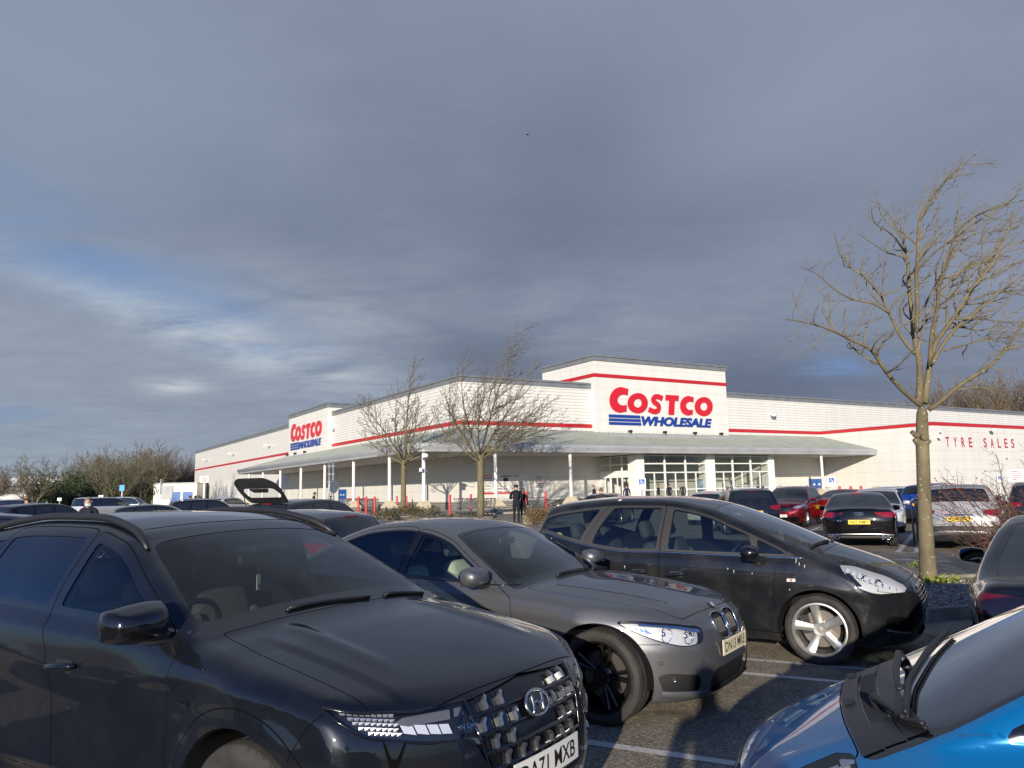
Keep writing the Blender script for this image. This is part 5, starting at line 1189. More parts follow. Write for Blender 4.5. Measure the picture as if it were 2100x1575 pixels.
def traffic_car(kind, col, x, y, deg, label, group=None, h=.042, text=None, alloy='ten', clad=False, pm=None, roofbars=False, rear_detail=False, rails=False, privacy=True, extra=None, z=0, red=None):
    sh = kind_shell(kind, h); pm = pm or paint('paint_%s' % '_'.join('%02d' % int(c*99) for c in col), col, .4, .3, .25)
    car = thing('parked_car', label, 'car', (x, y, z), R(deg), group)
    first = (kind, h) not in _KM
    if first:
        spec = [('body', ['body', 'gap', 'screen_edge', 'window_trim', 'bonnet_'], 0, [pm, M_GAP, M_SCREENEDGE, M_GLOSSBLK], dict(gap=1, screen_edge=2, window_trim=3), 0)]
        parts = [('body', sh.get(['body', 'gap', 'screen_edge', 'window_trim'], 0, 0, dict(body=0, gap=1, screen_edge=2, window_trim=3)), 'multi')]
        parts += [('bumper', sh.get(['bumper']), 'bumper'), ('bonnet', sh.get(['bonnet']), 'paint'), ('windscreen', sh.get(['windscreen'], -.002), 'glass'), ('rear_window', sh.get(['rear_window'], -.002), 'glass'), ('grille', sh.get(['grille'], -.01), 'black'), ('bumper_grille', sh.get(['lower_grille'], -.01), 'black')]
        for sg in (1, -1):
            parts += [('door', sh.get(['front'], 0, sg), 'paint'), ('door', sh.get(['reard'], 0, sg), 'paint'), ('headlight', sh.get(['headlight'], 0, sg), 'lamp'), ('tail_light', sh.get(['tail_light'], .004, sg), 'red')]
            parts += [('side_window', sh.get([w], -.004, sg), 'glass') for w in ('wfront', 'wrear', 'wquarter')]
        ms = []
        for nm, (V, Nn, T, mi), role in parts:
            if not len(T): continue
            o = meshobj(nm, V, T, [pm, M_GAP, M_SCREENEDGE, M_GLOSSBLK] if role == 'multi' else pm, None, mi if role == 'multi' else None, True, Nn); ms.append((nm, o.data, role)); bpy.data.objects.remove(o)
        for a in arches(None, sh, pm): ms.append(('wheel_arch', a.data, 'arch')); bpy.data.objects.remove(a)
        _KM[kind, h] = ms
    role_m = dict(paint=pm, bumper=M_BLACK if clad else pm, glass=M_DARKGLASS, black=M_GRILLE, lamp=M_LAMPFAR, red=red or M_RED)
    for nm, me, role in _KM[kind, h]:
        o = link(bpy.data.objects.new(nm, me), car)
        if role in ('multi', 'arch'):
            o.material_slots[0].link = 'OBJECT'; o.material_slots[0].material = (M_BLACK if clad and role == 'arch' else pm)
        else: o.material_slots[0].link = 'OBJECT'; o.material_slots[0].material = role_m[role]
    add_wheels(car, sh, alloy, sh.rw*.68, .215, MATS['silver_alloy'], None, False, 0)
    xm = KINDS[kind]['bon']-.30; mirror(car, sh, xm, float(sh.belt(np.array(xm)))+.06, pm, sc=.95, reach=.13)
    z_pl = {'suv': .78, 'hatch': .70, 'saloon': .68, 'van': .85}[kind]
    plate(car, sh, text, 'rear', z_pl, lift=.008); plate(car, sh, None, 'front', .46, lift=.010)
    if rails:
        for sg in (1, -1):
            mb = MB(); xs = np.linspace(.1, -1.5, 12); mb.tube([(xx, sg*(float(sh.W(np.array(xx), sh.cant(np.array(xx))))-.06), float(sh.cant(np.array(xx)))+.055*math.sin(math.pi*k/11)**.4) for k, xx in enumerate(xs)], .014, 6); mb.build('roof_rail', M_SATIN, car, True)
    if roofbars:
        for xx in (-.25, -1.05):
            mb = MB(); zt = float(sh.T(np.array(xx), np.array(.5)))+.10; mb.box((xx, 0, zt), (.07, 1.16, .03), 0, 0, .01)
            for sg in (1, -1): mb.box((xx, sg*.53, zt-.05), (.09, .10, .09), 0, 1, .02)
            mb.build('roof_bar', [M_SATIN, M_BLACK], car)
    mb = MB(); p = sh.hit('x', np.array([0.]), np.array([float(sh.top(np.array(KINDS[kind]['rear'][1])))-.0]), -1)[0]
    mb.box((KINDS[kind]['rear'][1]-.02, 0, float(sh.top(np.array(KINDS[kind]['rear'][1]-.02)))+.002), (.03, .30, .022)); mb.build('brake_light', M_RED, car)
    if extra: extra(car, sh, pm)
    return car
M_LAMPFAR = mat('lamp_far', (.55, .56, .58), .12, .5, 1)
def rings(car, sh, z, r=.036):
    mb = MB()
    for k in range(4):
        c = (k-1.5)*r*1.42; tube_on(sh, 'x', [(c+r*math.cos(t), z+r*math.sin(t)) for t in np.linspace(0, 6.283, 21)], .0055, .005, mb, 0, -1)
    mb.build('emblem', M_CHROME, car, True)
def black_saloon_rear(car, sh, pm):
    rings(car, sh, .885)
    mb = MB()
    ribbon(sh, 'x', smooth_line([(-.80, .345), (-.4, .36), (0, .362), (.4, .36), (.80, .345)]), .035, .014, mb, 0, -1)
    ribbon(sh, 'x', smooth_line([(-.78, .285), (0, .275), (.78, .285)]), .09, .008, mb, 1, -1); mb.build('diffuser', [M_SATIN, mat('diffuser_grey', (.16, .155, .15), .4, .5)], car, True)
    for y in (-.66, -.54, .54, .66):
        e = MB(); p = sh.hit('x', np.array([y]), np.array([.285]), -1)[0]; e.lathe([(.050, 0), (.052, -.03), (.044, -.03), (.042, .04), (0, .04)], 16, 'X', tuple(p)); e.build('exhaust_pipe', M_CHROME, car, True)
    for sg in (1, -1):
        q = sh.drape('x', [(sg*.52, .44), (sg*.80, .455), (sg*.80, .425), (sg*.52, .415)], .004, -1); e = MB(); e.add([tuple(v) for v in q], [(0, 1, 2, 3) if sg < 0 else (3, 2, 1, 0)]); e.build('reflector', M_RED, car)
    mb = MB(); p = sh.drape('z', [(-2.26, y) for y in np.linspace(-.62, .62, 9)], .012); mb.tube([tuple(v) for v in p], .014, 6); mb.build('boot_spoiler', M_GLOSSBLK, car, True)
    badge_text(sh, 'rear', 'S4', -.47 if False else .47, .70, .10, .04, M_CHROME, car, 'model_badge', .004)
def grey_crossover_rear(car, sh, pm):
    mb = MB(); q = sh.drape('x', rounded([(-.36, .875), (.36, .875), (.33, .68), (-.33, .68)], .04, 4), .003, -1); mb.add([tuple(v) for v in q], [tuple(range(len(q)))]); mb.build('plate_recess', pm, car)
    mb = MB(); ribbon(sh, 'x', [(-.30, .868), (0, .872), (.30, .868)], .045, .012, mb, 0, -1); mb.build('tailgate_trim', M_CHROME, car, True)
    mb = MB(); d = [(0, .985), (.032, .945), (0, .905), (-.032, .945)]; tube_on(sh, 'x', d+[d[0]], .008, .006, mb, 0, -1); mb.build('emblem', M_CHROME, car)
    mb = MB(); ribbon(sh, 'x', smooth_line([(-.62, .40), (-.4, .44), (0, .445), (.4, .44), (.62, .40)]), .10, .014, mb, 0, -1); mb.build('skid_plate', M_SATIN, car, True)
    mb = MB(); mb.tube([(-.4, 0, 1.60), (-.52, 0, 1.95)], [.008, .003], 5); mb.build('antenna', M_BLACK, car)
def antenna(car, sh, pm):
    mb = MB(); xx = -1.35; z = float(sh.top(np.array(xx))); mb.tube([(xx, 0, z-.01), (xx-.22, 0, z+.40)], [.012, .004], 5); mb.build('antenna', M_BLACK, car)
def open_tailgate(car, sh, pm):
    """the tailgate swung up over the boot, glass in a dark frame, on two gas struts"""
    hx, hz = -1.78, 1.555; ang = R(62)     # leaf direction from the hinge
    o = rounded([(-.60, .0, .06), (.60, .0, .06), (.68, .35, .10), (.66, .62, .12), (.42, .80, .10), (-.42, .80, .10), (-.66, .62, .12), (-.68, .35, .10)], .08, 4)
    i = rounded([(-.50, .08, .08), (.50, .08, .08), (.55, .34, .10), (.46, .50, .10), (-.46, .50, .10), (-.55, .34, .10)], .08, 4)
    def P(a, b, d): s = -(b*math.cos(R(40))+0*d); return (hx+s-d*math.sin(R(40)), a, hz+b*math.sin(R(40))+d*math.cos(R(40))*1)
    n = 48
    def res(pl):
        q = np.array(pl+[pl[0]]); dl = np.r_[0, np.cumsum(np.linalg.norm(np.diff(q, axis=0), axis=1))]; t = np.linspace(0, dl[-1], n+1)[:-1]; return [(np.interp(x, dl, q[:, 0]), np.interp(x, dl, q[:, 1])) for x in t]
    i = rounded([(.50, .09), (.55, .34), (.46, .54), (-.46, .54), (-.55, .34), (-.50, .09)], .08, 4); A, B_ = res(o), res(i)
    k0 = min(range(n), key=lambda k: (B_[k][0]-A[0][0])**2+(B_[k][1]-A[0][1])**2); B_ = B_[k0:]+B_[:k0]
    mb = MB(); V = [P(*p, .05) for p in A]+[P(*p, .05) for p in B_]+[P(*p, -.05) for p in A]+[P(*p, -.05) for p in B_]
    F = []
    for k in range(n):
        k2 = (k+1) % n
        F += [(k, k2, n+k2, n+k), (2*n+k, 3*n+k, 3*n+k2, 2*n+k2), (k, 2*n+k, 2*n+k2, k2), (n+k, n+k2, 3*n+k2, 3*n+k)]
    mb.add(V, F); t = mb.build('tailgate', pm, car); autosmooth(t, 40)
    g = MB(); g.poly([P(*p, .0) for p in B_]); g.build('tailgate_glass', M_CLEAR, t)
    l = MB(); l.prism([(-.30, .50), (.30, .50), (.22, .40), (-.22, .40)], lambda a, b, d: P(a, b, d), -.06, -.02); l.build('tailgate_lock', M_BLACK, t)
    for sg in (1, -1):
        s = MB(); s.tube([(hx-.05, sg*.62, 1.25), P(sg*.60, .35, -.05)], .012, 6); s.build('gas_strut', M_BLACK, t)
def traffic():
    G = 'cars parked across the car park'
    near = traffic_car('saloon', (.010, .011, .014), 5.08, 6.95, 57.5, 'black car with red tail lamp showing behind the blue hatchback, cut off at right', h=.024, pm=paint('black_navy_paint', (.007, .008, .012), .3, .24, .12), red=M_RED_SHADED)
    traffic_car('saloon', (.006, .006, .007), 9.85, 22.55, 66, 'black saloon seen from behind with yellow plate N31 RMY and twin exhausts', G, .03, 'N31 RMY', 'ten', pm=paint('jet_black_paint', (.004, .004, .005), .2, .25, .1), extra=black_saloon_rear)
    traffic_car('suv', (.42, .41, .40), 11.75, 20.75, 59, 'silver grey crossover seen from behind with yellow plate MD67 OVO', G, .03, 'MD67 OVO', 'ten', True, extra=grey_crossover_rear)
    traffic_car('hatch', (.66, .66, .65), 12.9, 28.0, 243, 'white hatchback facing the viewer, half hidden behind the black saloon', G)
    traffic_car('saloon', (.40, .008, .012), 14.9, 34.6, 38, 'bright red saloon seen from its rear corner, left of the black saloon', G, text='ML19 KXE')
    traffic_car('suv', (.17, .006, .012), 11.5, 32.6, 238, 'dark red SUV with roof rails facing the viewer, between navy SUV and red saloon', G, rails=True)
    traffic_car('suv', (.012, .014, .022), 8.2, 28.3, 84, 'navy black SUV with silver roof bars, just above the people carrier windscreen', G, text='PK16 VZA', roofbars=True)
    traffic_car('hatch', (.60, .61, .61), 9.0, 35.2, 62, 'pale silver hatchback roof showing left of the roof bars', G)
    traffic_car('hatch', (.010, .010, .012), 4.5, 37.5, 70, 'black hatchback with a raked roof aerial, its roof behind the people carrier', G, extra=antenna)
    traffic_car('hatch', (.64, .65, .66), 18.2, 37.5, 30, 'white hatchback roofline between the bare tree and white wall', G)
    traffic_car('suv', (.005, .055, .33), 17.4, 31.8, 36, 'bright blue crossover with red tail lamp, partly behind the tree trunk', G, clad=True)
    traffic_car('suv', (.02, .021, .024), 16.6, 25.0, 60, 'dark grey SUV roof behind the bare berry bush at the right edge', G)
    # to the left
    traffic_car('suv', (.030, .032, .036), -5.1, 20.4, 64, 'dark grey SUV with its tailgate raised high', G, extra=open_tailgate, h=.035)
    traffic_car('hatch', (.30, .012, .03), -8.6, 31.0, 118, 'crimson red hatchback roof behind the man in the green jacket', G)
    traffic_car('hatch', (.045, .047, .052), -4.1, 13.5, 150, 'graphite hatchback side window beyond the roof of the dark SUV', G, h=.03)
    traffic_car('van', (.42, .44, .46), -50.2, 80.0, 24, 'silver people mover with dark side windows, in front of the tanker', G)
    traffic_car('hatch', (.05, .052, .058), -13.6, 20.6, 20, 'grey hatchback at the far left edge', G)
    traffic_car('saloon', (.03, .036, .06), -11.2, 18.2, 22, 'dark blue saloon roof above the left roof rail', G)
    traffic_car('suv', (.008, .008, .009), -17.2, 29.2, 62, 'black SUV seen from behind, left of the white SUV', G)
    traffic_car('van', (.66, .66, .65), -31.2, 60.0, 62, 'white box shaped SUV with black side glass, behind the masked man', G)
    traffic_car('hatch', (.02, .026, .034), -13.4, 30.2, 24, 'dark teal hatchback in front of the low white outbuilding', G)
    traffic_car('suv', (.016, .017, .02), -14.2, 37.0, 30, 'black estate roof left of the orange vest', G, rails=True)
    traffic_car('suv', (.62, .62, .61), -22.2, 61.5, 70, 'white SUV seen from behind near the notice board', G)
    traffic_car('hatch', (.50, .50, .50), -25.2, 63.0, 72, 'silver hatchback tail left of the white SUV near the notice board', G)
    # the row behind the viewer, seen only as reflections and low shadows
    for k, (kind, c, x, y) in enumerate((('hatch', (.30, .31, .33), -5.0, -1.9), ('suv', (.03, .03, .034), -1.2, -4.6), ('hatch', (.05, .06, .09), 2.2, -6.4), ('saloon', (.22, .02, .02), -8.4, .4))):
        traffic_car(kind, c, x, y, -33, 'parked %s standing behind the photographer' % ('silver hatchback', 'black SUV', 'navy hatchback', 'maroon saloon')[k], G)
# ------------------------------------------------------------------ the warehouse store
BX, BY, YAW = -4.4307, 64.5857, .5557
def panel_mat(name, col, joint_or_shade=.98, vjoint=6.9, jd=.02):
    m = mat(name, col, .45, 0, .1); nt = m.node_tree; b = bsdf(m); v = tcoord(nt)
    sp = nt.nodes.new('ShaderNodeSeparateXYZ'); L(nt, v, sp.inputs[0])
    u = mathn(nt, 'ADD', sp.outputs[0], sp.outputs[1])
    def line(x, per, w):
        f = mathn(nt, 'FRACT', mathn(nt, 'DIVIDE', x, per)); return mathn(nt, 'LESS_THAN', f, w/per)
    jz = line(mathn(nt, 'ADD', sp.outputs[2], .25 if joint_or_shade > .5 else 0), joint_or_shade, .024 if joint_or_shade > .5 else .05); jv = line(u, vjoint, .05)
    st = noise(nt, tcoord(nt, 'Object', (1, 1, .12)), .9, 5, .6); g = noise(nt, v, .25, 3)
    c = ramp(nt, st, [(.3, tuple(x*.90 for x in col)), (.6, col)]); c = mixc(nt, mathn(nt, 'MULTIPLY', g, .22), c, tuple(x*.88 for x in col))
    c = mixc(nt, jz, c, tuple(x*.62 for x in col)); c = mixc(nt, mathn(nt, 'MULTIPLY', jv, .6), c, (.86, .86, .84))  # panel joints; on the ribbed cladding, groove shade painted as darker lines
    L(nt, c, b.inputs['Base Color']); return m
def store():
    root = thing('warehouse_store', 'long white warehouse store with red stripe, corner canopy and two sign towers', 'store', (BX, BY, 0), YAW)
    WHITE = (.71, .695, .635)
    mp = panel_mat('white_panel', WHITE); mt = panel_mat('tower_panel', (.73, .715, .655), 1.02, 50)
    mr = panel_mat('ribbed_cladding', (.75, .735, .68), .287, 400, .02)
    mc = mottled('grey_coping', (.20, .215, .22), (.25, .265, .27), 1.2, .45, .3)
    mred = mat('red_trim', (.47, .018, .025), .4); mgrey = mottled('canopy_green_grey', (.29, .315, .27), (.355, .38, .325), .8, .55, .2)
    mgut = mottled('gutter_grey', (.30, .31, .315), (.37, .38, .385), .7, .5); msoff = mat('soffit_white', (.55, .54, .50), .6)
    mbrick = brick_mat(); mwhite = mat('white_frame', (.80, .79, .75), .4); mblue = mat('blue_door', (.012, .09, .33), .4)
    HR, HS = 10.82, 7.36
    SR = lambda t, n: (t, -n)           # point on the right front: t along, n out
    SL = lambda t, n: (-n, t)           # point on the left front
    def wall(S, t0, t1, n, z0, z1, name, m, ribs=False, back=.35):
        mb = MB()
        if ribs:
            zs = []; z = z0; per = .287
            while z < z1-1e-6:
                zz = min(z+per, z1); zs += [(z, .0), (z+.03, .028), (zz-.002, .040), (zz, .0)]; z = zz
            zs = [(a, b) for a, b in zs if a <= z1+1e-6]
        else: zs = [(z0, 0), (z1, 0)]
        V = [(*S(t, n+d), z) for t in (t0, t1) for z, d in zs]+[(*S(t, n-back), z) for t in (t0, t1) for z in (z0, z1)]
        k = len(zs); F = [(i, i+1, k+i+1, k+i) for i in range(k-1)]
        F += [(2*k, 2*k+1, 2*k+3, 2*k+2), (k-1, 2*k+1, 2*k+3, 2*k-1), (0, k, 2*k+2, 2*k), tuple(list(range(k))+[2*k+1, 2*k]), tuple(list(range(k, 2*k))+[2*k+3, 2*k+2])]
        mb.add(V, F); o = mb.build(name, m, root)
        bm = bmesh.new(); bm.from_mesh(o.data); bmesh.ops.recalc_face_normals(bm, faces=bm.faces[:]); bm.to_mesh(o.data); bm.free(); return o
    def slab(S, t0, t1, n0, n1, z0, z1, name, m, parent=root):
        mb = MB(); a, b = S(t0, n0), S(t1, n1); mb.box(((a[0]+b[0])/2, (a[1]+b[1])/2, (z0+z1)/2), (abs(b[0]-a[0]), abs(b[1]-a[1]), z1-z0)); return mb.build(name, m, parent)
    def coping(S, t0, t1, n, z, over=.10, parent=root):
        slab(S, t0, t1, n-.6, n+over, z, z+.36, 'coping', mc); slab(S, t0+.04, t1-.04, n-.55, n+over-.05, z+.36, z+.40, 'coping_joint', M_GAP); slab(S, t0, t1, n-.6, n+over+.03, z+.40, z+.57, 'coping_cap', mc)
    # right front
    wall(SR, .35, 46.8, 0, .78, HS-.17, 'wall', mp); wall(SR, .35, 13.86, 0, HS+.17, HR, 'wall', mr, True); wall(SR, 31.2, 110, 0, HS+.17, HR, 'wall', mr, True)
    slab(SR, -.04, 13.83, -.3, .05, HS-.17, HS+.17, 'red_stripe', mred); slab(SR, 31.22, 46.75, -.3, .05, HS-.17, HS+.17, 'red_stripe', mred)
    coping(SR, -.1, 13.8, 0, HR); coping(SR, 31.25, 110, 0, HR)
    slab(SR, -.0, 14.4, -.3, .03, -.1, .78, 'brick_plinth', mbrick); slab(SR, 32.3, 46.8, -.3, .03, -.1, .78, 'brick_plinth', mbrick)
    # left front
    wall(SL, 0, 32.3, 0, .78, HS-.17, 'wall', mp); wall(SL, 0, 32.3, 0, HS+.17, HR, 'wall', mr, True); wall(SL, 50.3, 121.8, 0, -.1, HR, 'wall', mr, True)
    wall(SL, 32.3, 50.3, 0, .78, 6.3, 'wall', mp)
    slab(SL, .06, 32.25, -.3, .05, HS-.17, HS+.17, 'red_stripe', mred); slab(SL, 50.35, 121.8, -.3, .055, HS-.17, HS+.17, 'red_stripe', mred)
    coping(SL, .61, 32.2, 0, HR); coping(SL, 50.3, 121.9, 0, HR)
    slab(SL, .04, 50.3, -.3, .03, -.1, .78, 'brick_plinth', mbrick)
    mb = MB(); mb.box((45, 61, HR-.15), (89, 121, .2)); mb.build('roof', mc, root)
    mb = MB(); mb.poly([(109.9, -.2, -.1), (109.9, 121, -.1), (109.9, 121, HR), (109.9, -.2, HR)]); mb.poly([(0, 121.7, -.1), (109.9, 121.7, -.1), (109.9, 121.7, HR), (0, 121.7, HR)]); mb.build('back_wall', mp, root)
    # towers
    def tower(S, t0, t1, n, z0, ztop, stripe, depth=8.0):
        a, b = S(t0, -depth), S(t1, n); mb = MB(); mb.box(((a[0]+b[0])/2, (a[1]+b[1])/2, (z0+ztop)/2), (abs(b[0]-a[0]), abs(b[1]-a[1]), ztop-z0)); tw = mb.build('tower', mt, root)
        for (zz0, zz1, ov, m, nm) in ((ztop, ztop+.36, .12, mc, 'coping'), (ztop+.36, ztop+.40, .06, M_GAP, 'coping_joint'), (ztop+.40, ztop+.57, .15, mc, 'coping_cap')):
            a, b = S(t0-ov, -depth-ov), S(t1+ov, n+ov); mb = MB(); mb.box(((a[0]+b[0])/2, (a[1]+b[1])/2, (zz0+zz1)/2), (abs(b[0]-a[0]), abs(b[1]-a[1]), zz1-zz0)); mb.build(nm, m, tw)
        if stripe:
            a, b = S(t0-.05, -depth), S(t1+.05, n+.05); mb = MB(); mb.box(((a[0]+b[0])/2, (a[1]+b[1])/2, stripe), (abs(b[0]-a[0]), abs(b[1]-a[1]), .34)); mb.build('red_stripe', mred, tw)
        return tw
    t1 = tower(SR, 13.86, 31.2, .55, 5.2, 13.48, 12.1); t2 = tower(SL, 32.3, 48.6, .55, 5.2, 11.9, None)
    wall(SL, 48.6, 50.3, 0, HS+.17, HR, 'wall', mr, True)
    # tyre bay block
    P0 = 46.8
    mb = MB(); mb.box((P0+40, -6.55, 3.55), (80, 13.1, 7.3)); mb.build('tyre_bay_block', mp, root)
    mb = MB(); mb.box((P0+40, -6.55, HS), (80.1, 13.2, .34)); mb.build('red_stripe', mred, root)
    mb = MB(); mb.box((P0+40, -6.5, HS+.19), (80.04, 13.1, .05)); mb.build('block_roof', mc, root)
    # signs
    red_s = mat('sign_red', (.58, .012, .022), .35, 0, .3); blue_s = mat('sign_blue', (.012, .045, .26), .35, 0, .3)
    def sign(S, org, sgn, sc, n, tw):
        f = lambda a, b, d: (*S(org+sgn*a*sc, n+d), 8.67+(b)*sc)
        sh_ = lambda pts: [(x+.14*y, y) for x, y in pts]
        def plate_(pts, m, name, d=.09):
            mb = MB(); mb.prism(pts, f, .0, d); o = mb.build(name, m, tw); bm = bmesh.new(); bm.from_mesh(o.data); bmesh.ops.recalc_face_normals(bm, faces=bm.faces[:]); bmesh.ops.triangulate(bm, faces=[q for q in bm.faces if len(q.verts) > 4]); bm.to_mesh(o.data); bm.free()
        el = lambda cx, cy, a, b, t: (cx+a*math.cos(t), cy+b*math.sin(t))
        def Cc(x0, w, h):
            cx, cy = x0+w*.60, h/2; a, b = w*.60, h/2; ts = np.linspace(R(68), R(292), 40); xr = x0+w
            out = [(xr-.02, h*.955)]+[el(cx, cy, a, b, t) for t in ts]+[(xr-.05, h*.045)]
            inn = [el(cx+w*.16, cy, w*.335, h*.215, t) for t in np.linspace(R(300), R(60), 28)]
            plate_(sh_(out+[(xr-.05, h*.30)]+inn+[(xr-.02, h*.70)]), red_s, 'sign_letter')
        def Oo(x0, w, h):
            mb = MB(); n_ = 44; cx, cy = x0+w/2, h/2
            oo = sh_([el(cx, cy, w/2, h/2, 2*math.pi*k/n_) for k in range(n_)]); ii = sh_([el(cx+.0, cy, w*.205, h*.215, 2*math.pi*k/n_) for k in range(n_)])
            V = [f(*p, .09) for p in oo+ii]+[f(*p, 0) for p in oo+ii]; F = []
            for k in range(n_):
                k2 = (k+1) % n_; F += [(k, k2, n_+k2, n_+k), (k, 2*n_+k, 2*n_+k2, k2), (n_+k, n_+k2, 3*n_+k2, 3*n_+k)]
            mb.add(V, F); mb.build('sign_letter', red_s, tw)
        def Ss(x0, w, h):
            sp = smooth_line([(.98, .79), (.66, .865), (.40, .855), (.27, .73), (.36, .60), (.56, .50), (.73, .39), (.70, .19), (.46, .125), (.24, .145), (-.02, .215)], 5); P_ = np.array(sp)*[w, h]+[x0, 0]; dd = np.gradient(P_, axis=0); dd /= np.linalg.norm(dd, axis=1)[:, None]; nn = np.stack([-dd[:, 1], dd[:, 0]], 1); th = h*.128
            A, B_ = P_+nn*th, P_-nn*th; A, B_ = sh_(A), sh_(B_); mb = MB(); k = len(A)
            V = [f(*p, .09) for p in A+B_]+[f(*p, 0) for p in A+B_]; F = []
            for i in range(k-1): F += [(i, i+1, k+i+1, k+i), (i, 2*k+i, 2*k+i+1, i+1), (k+i, k+i+1, 3*k+i+1, 3*k+i)]
            F += [(0, k, 3*k, 2*k), (k-1, 3*k-1, 4*k-1, 2*k-1)]
            mb.add(V, F); mb.build('sign_letter', red_s, tw)
        def Tt(x0, w, h):
            s = w*.21; plate_(sh_([(x0, h), (x0, h*.72), (x0+w/2-s, h*.72), (x0+w/2-s, 0), (x0+w/2+s, 0), (x0+w/2+s, h*.72), (x0+w, h*.72), (x0+w, h)]), red_s, 'sign_letter')
        Cc(0, 2.15, 2.44); Oo(2.2, 2.50, 1.97); Ss(4.92, 1.68, 1.98); Tt(6.98, 1.72, 1.96); Cc(8.98, 1.78, 1.98); Oo(10.98, 2.50, 1.97)
        for (za, zb) in ((-.20, -.48), (-.56, -.82), (-.90, -1.16)):
            plate_([(0, zb), (3.98-.13*(za+1.2), zb), (3.92-.13*(za+1.2), za), (0, za)], blue_s, 'sign_bar', .07)
        TV, TF = fit_text('WHOLESALE', 9.45, .93, .05, .22); mb = MB()
        for dd in (.08,): mb.add([f(8.67+x, -.70+y, dd) for x, y in TV], TF)
        for F_ in ():
            pass
        o = mb.build('sign_word', blue_s, tw); sol = o.modifiers.new('thick', 'SOLIDIFY'); sol.thickness = .07; sol.offset = -1
    sign(SR, 15.40, 1, 1.0, .555, t1); sign(SL, 47.55, -1, .965, .555, t2)
    # canopy: lean-to round the corner, standing seams, gutter, soffit
    D, ZW, ZE, ZS = 6.72, 6.92, 5.10, 4.52
    c0 = (-D, -D); A = [(0, 0), (46.75, 0), (46.75, -D), c0, (-D, 50.0), (0, 50.0)]
    z = {0: ZW, 1: ZW, 2: ZE, 3: ZE, 4: ZE, 5: ZW}
    mb = MB(); V = [(x, y, z[i]) for i, (x, y) in enumerate(A)]+[(-.0, 46.5, ZW)]
    mb.add(V, [(0, 1, 2, 3), (3, 4, 6, 0)]+[(4, 5, 6)]); V2 = [(x, y, ZS+.02) for x, y in A]; mb.add(V2, [(3, 2, 1, 0), (0, 5, 4, 3)], 1); can = mb.build('canopy_roof', [mgrey, msoff], root)
    seams = MB(); k = .55; t = -6.2; sl = (ZW-ZE)/D
    while t < 46.6:
        d0 = max(0, -t); a = (t, -D, ZE+.0); b = (t, -d0, ZW-sl*d0)
        seams.add([(a[0]-.035, a[1], a[2]), (a[0]+.035, a[1], a[2]), (a[0], a[1], a[2]+.06), (b[0]-.035, b[1], b[2]), (b[0]+.035, b[1], b[2]), (b[0], b[1], b[2]+.06)], [(0, 2, 5, 3), (2, 1, 4, 5), (0, 1, 2), (3, 5, 4)])
        if t < 46.4:
            a = (-D, t, ZE); b = (-d0, t, ZW-sl*d0); seams.add([(a[0], a[1]-.035, a[2]), (a[0], a[1]+.035, a[2]), (a[0], a[1], a[2]+.06), (b[0], b[1]-.035, b[2]), (b[0], b[1]+.035, b[2]), (b[0], b[1], b[2]+.06)], [(0, 2, 5, 3), (2, 1, 4, 5), (0, 1, 2), (3, 5, 4)])
        t += k
    so = seams.build('roof_seam', mgrey, can); tag(so, kind='stuff')
    mb = MB(); mb.tube([(0, 0, ZW+.03), (-D, -D, ZE+.05)], .09, 6); mb.build('hip_flashing', mgrey, can)
    # gutter profile swept along the edge with a chamfered corner
    path = [(46.75, -D), (-D+1.2, -D), (-D+.35, -D+.0), (-D, -D+.35), (-D, -D+1.2), (-D, 50.0), (-D+2.2, 51.4), (0, 51.4)]
    prof = [(-.05, ZE+.05), (.14, ZE+.04), (.20, ZE-.04), (.19, ZE-.24), (.10, ZE-.38), (.10, ZE-.40), (.08, ZE-.56), (-.05, ZE-.60), (-.4, ZE-.60)]
    V = []; n = len(path)
    for i, p in enumerate(path):
        d = np.array(path[min(i+1, n-1)])-np.array(path[max(i-1, 0)]); d = d/np.linalg.norm(d); nn = np.array([d[1], -d[0]])
        if nn @ (np.array([-20., -20.])-np.array(p)*0) < 0: nn = -nn
        if i == n-1 or (i == n-2): nn = np.array([-.2, 1.]) if i == n-1 else np.array([-.7, .7])
        for o, zz in prof: V.append((p[0]+nn[0]*o, p[1]+nn[1]*o, zz))
    q = len(prof); mb = MB(); mb.add(V, [(i*q+k, i*q+k+1, (i+1)*q+k+1, (i+1)*q+k) for i in range(n-1) for k in range(q-1)]+[tuple(range(q))]); g = mb.build('gutter', mgut, can); autosmooth(g, 50)
    mb = MB(); mb.box((22.8, -2.2, 6.32), (16.9, .5, .34)); mb.build('canopy_upstand', mgut, can); mb = MB(); mb.box((-2.2, 39.0, 6.32), (.5, 10, .34)); mb.build('canopy_upstand', mgut, can)
    def spot(x, y, z, dx, dy):
        mb = MB(); mb.box((x, y, z), (.34, .30, .24), math.atan2(dy, dx), 0, .04); mb.tube([(x, y, z-.05), (x+dx*.15, y+dy*.15, z-.30)], .04, 6); mb.build('floodlight', M_BLACK, can)
    for t in (16.6, 20.86, 24.8, 28.4): spot(t, -2.15, 6.78, 0, -1)
    for t in (36, 40, 43.5): spot(-2.15, t, 6.78, -1, 0)
    # columns on brick and concrete feet
    cream = mottled('cream_concrete', (.50, .43, .29), (.62, .54, .38), 4, .8)
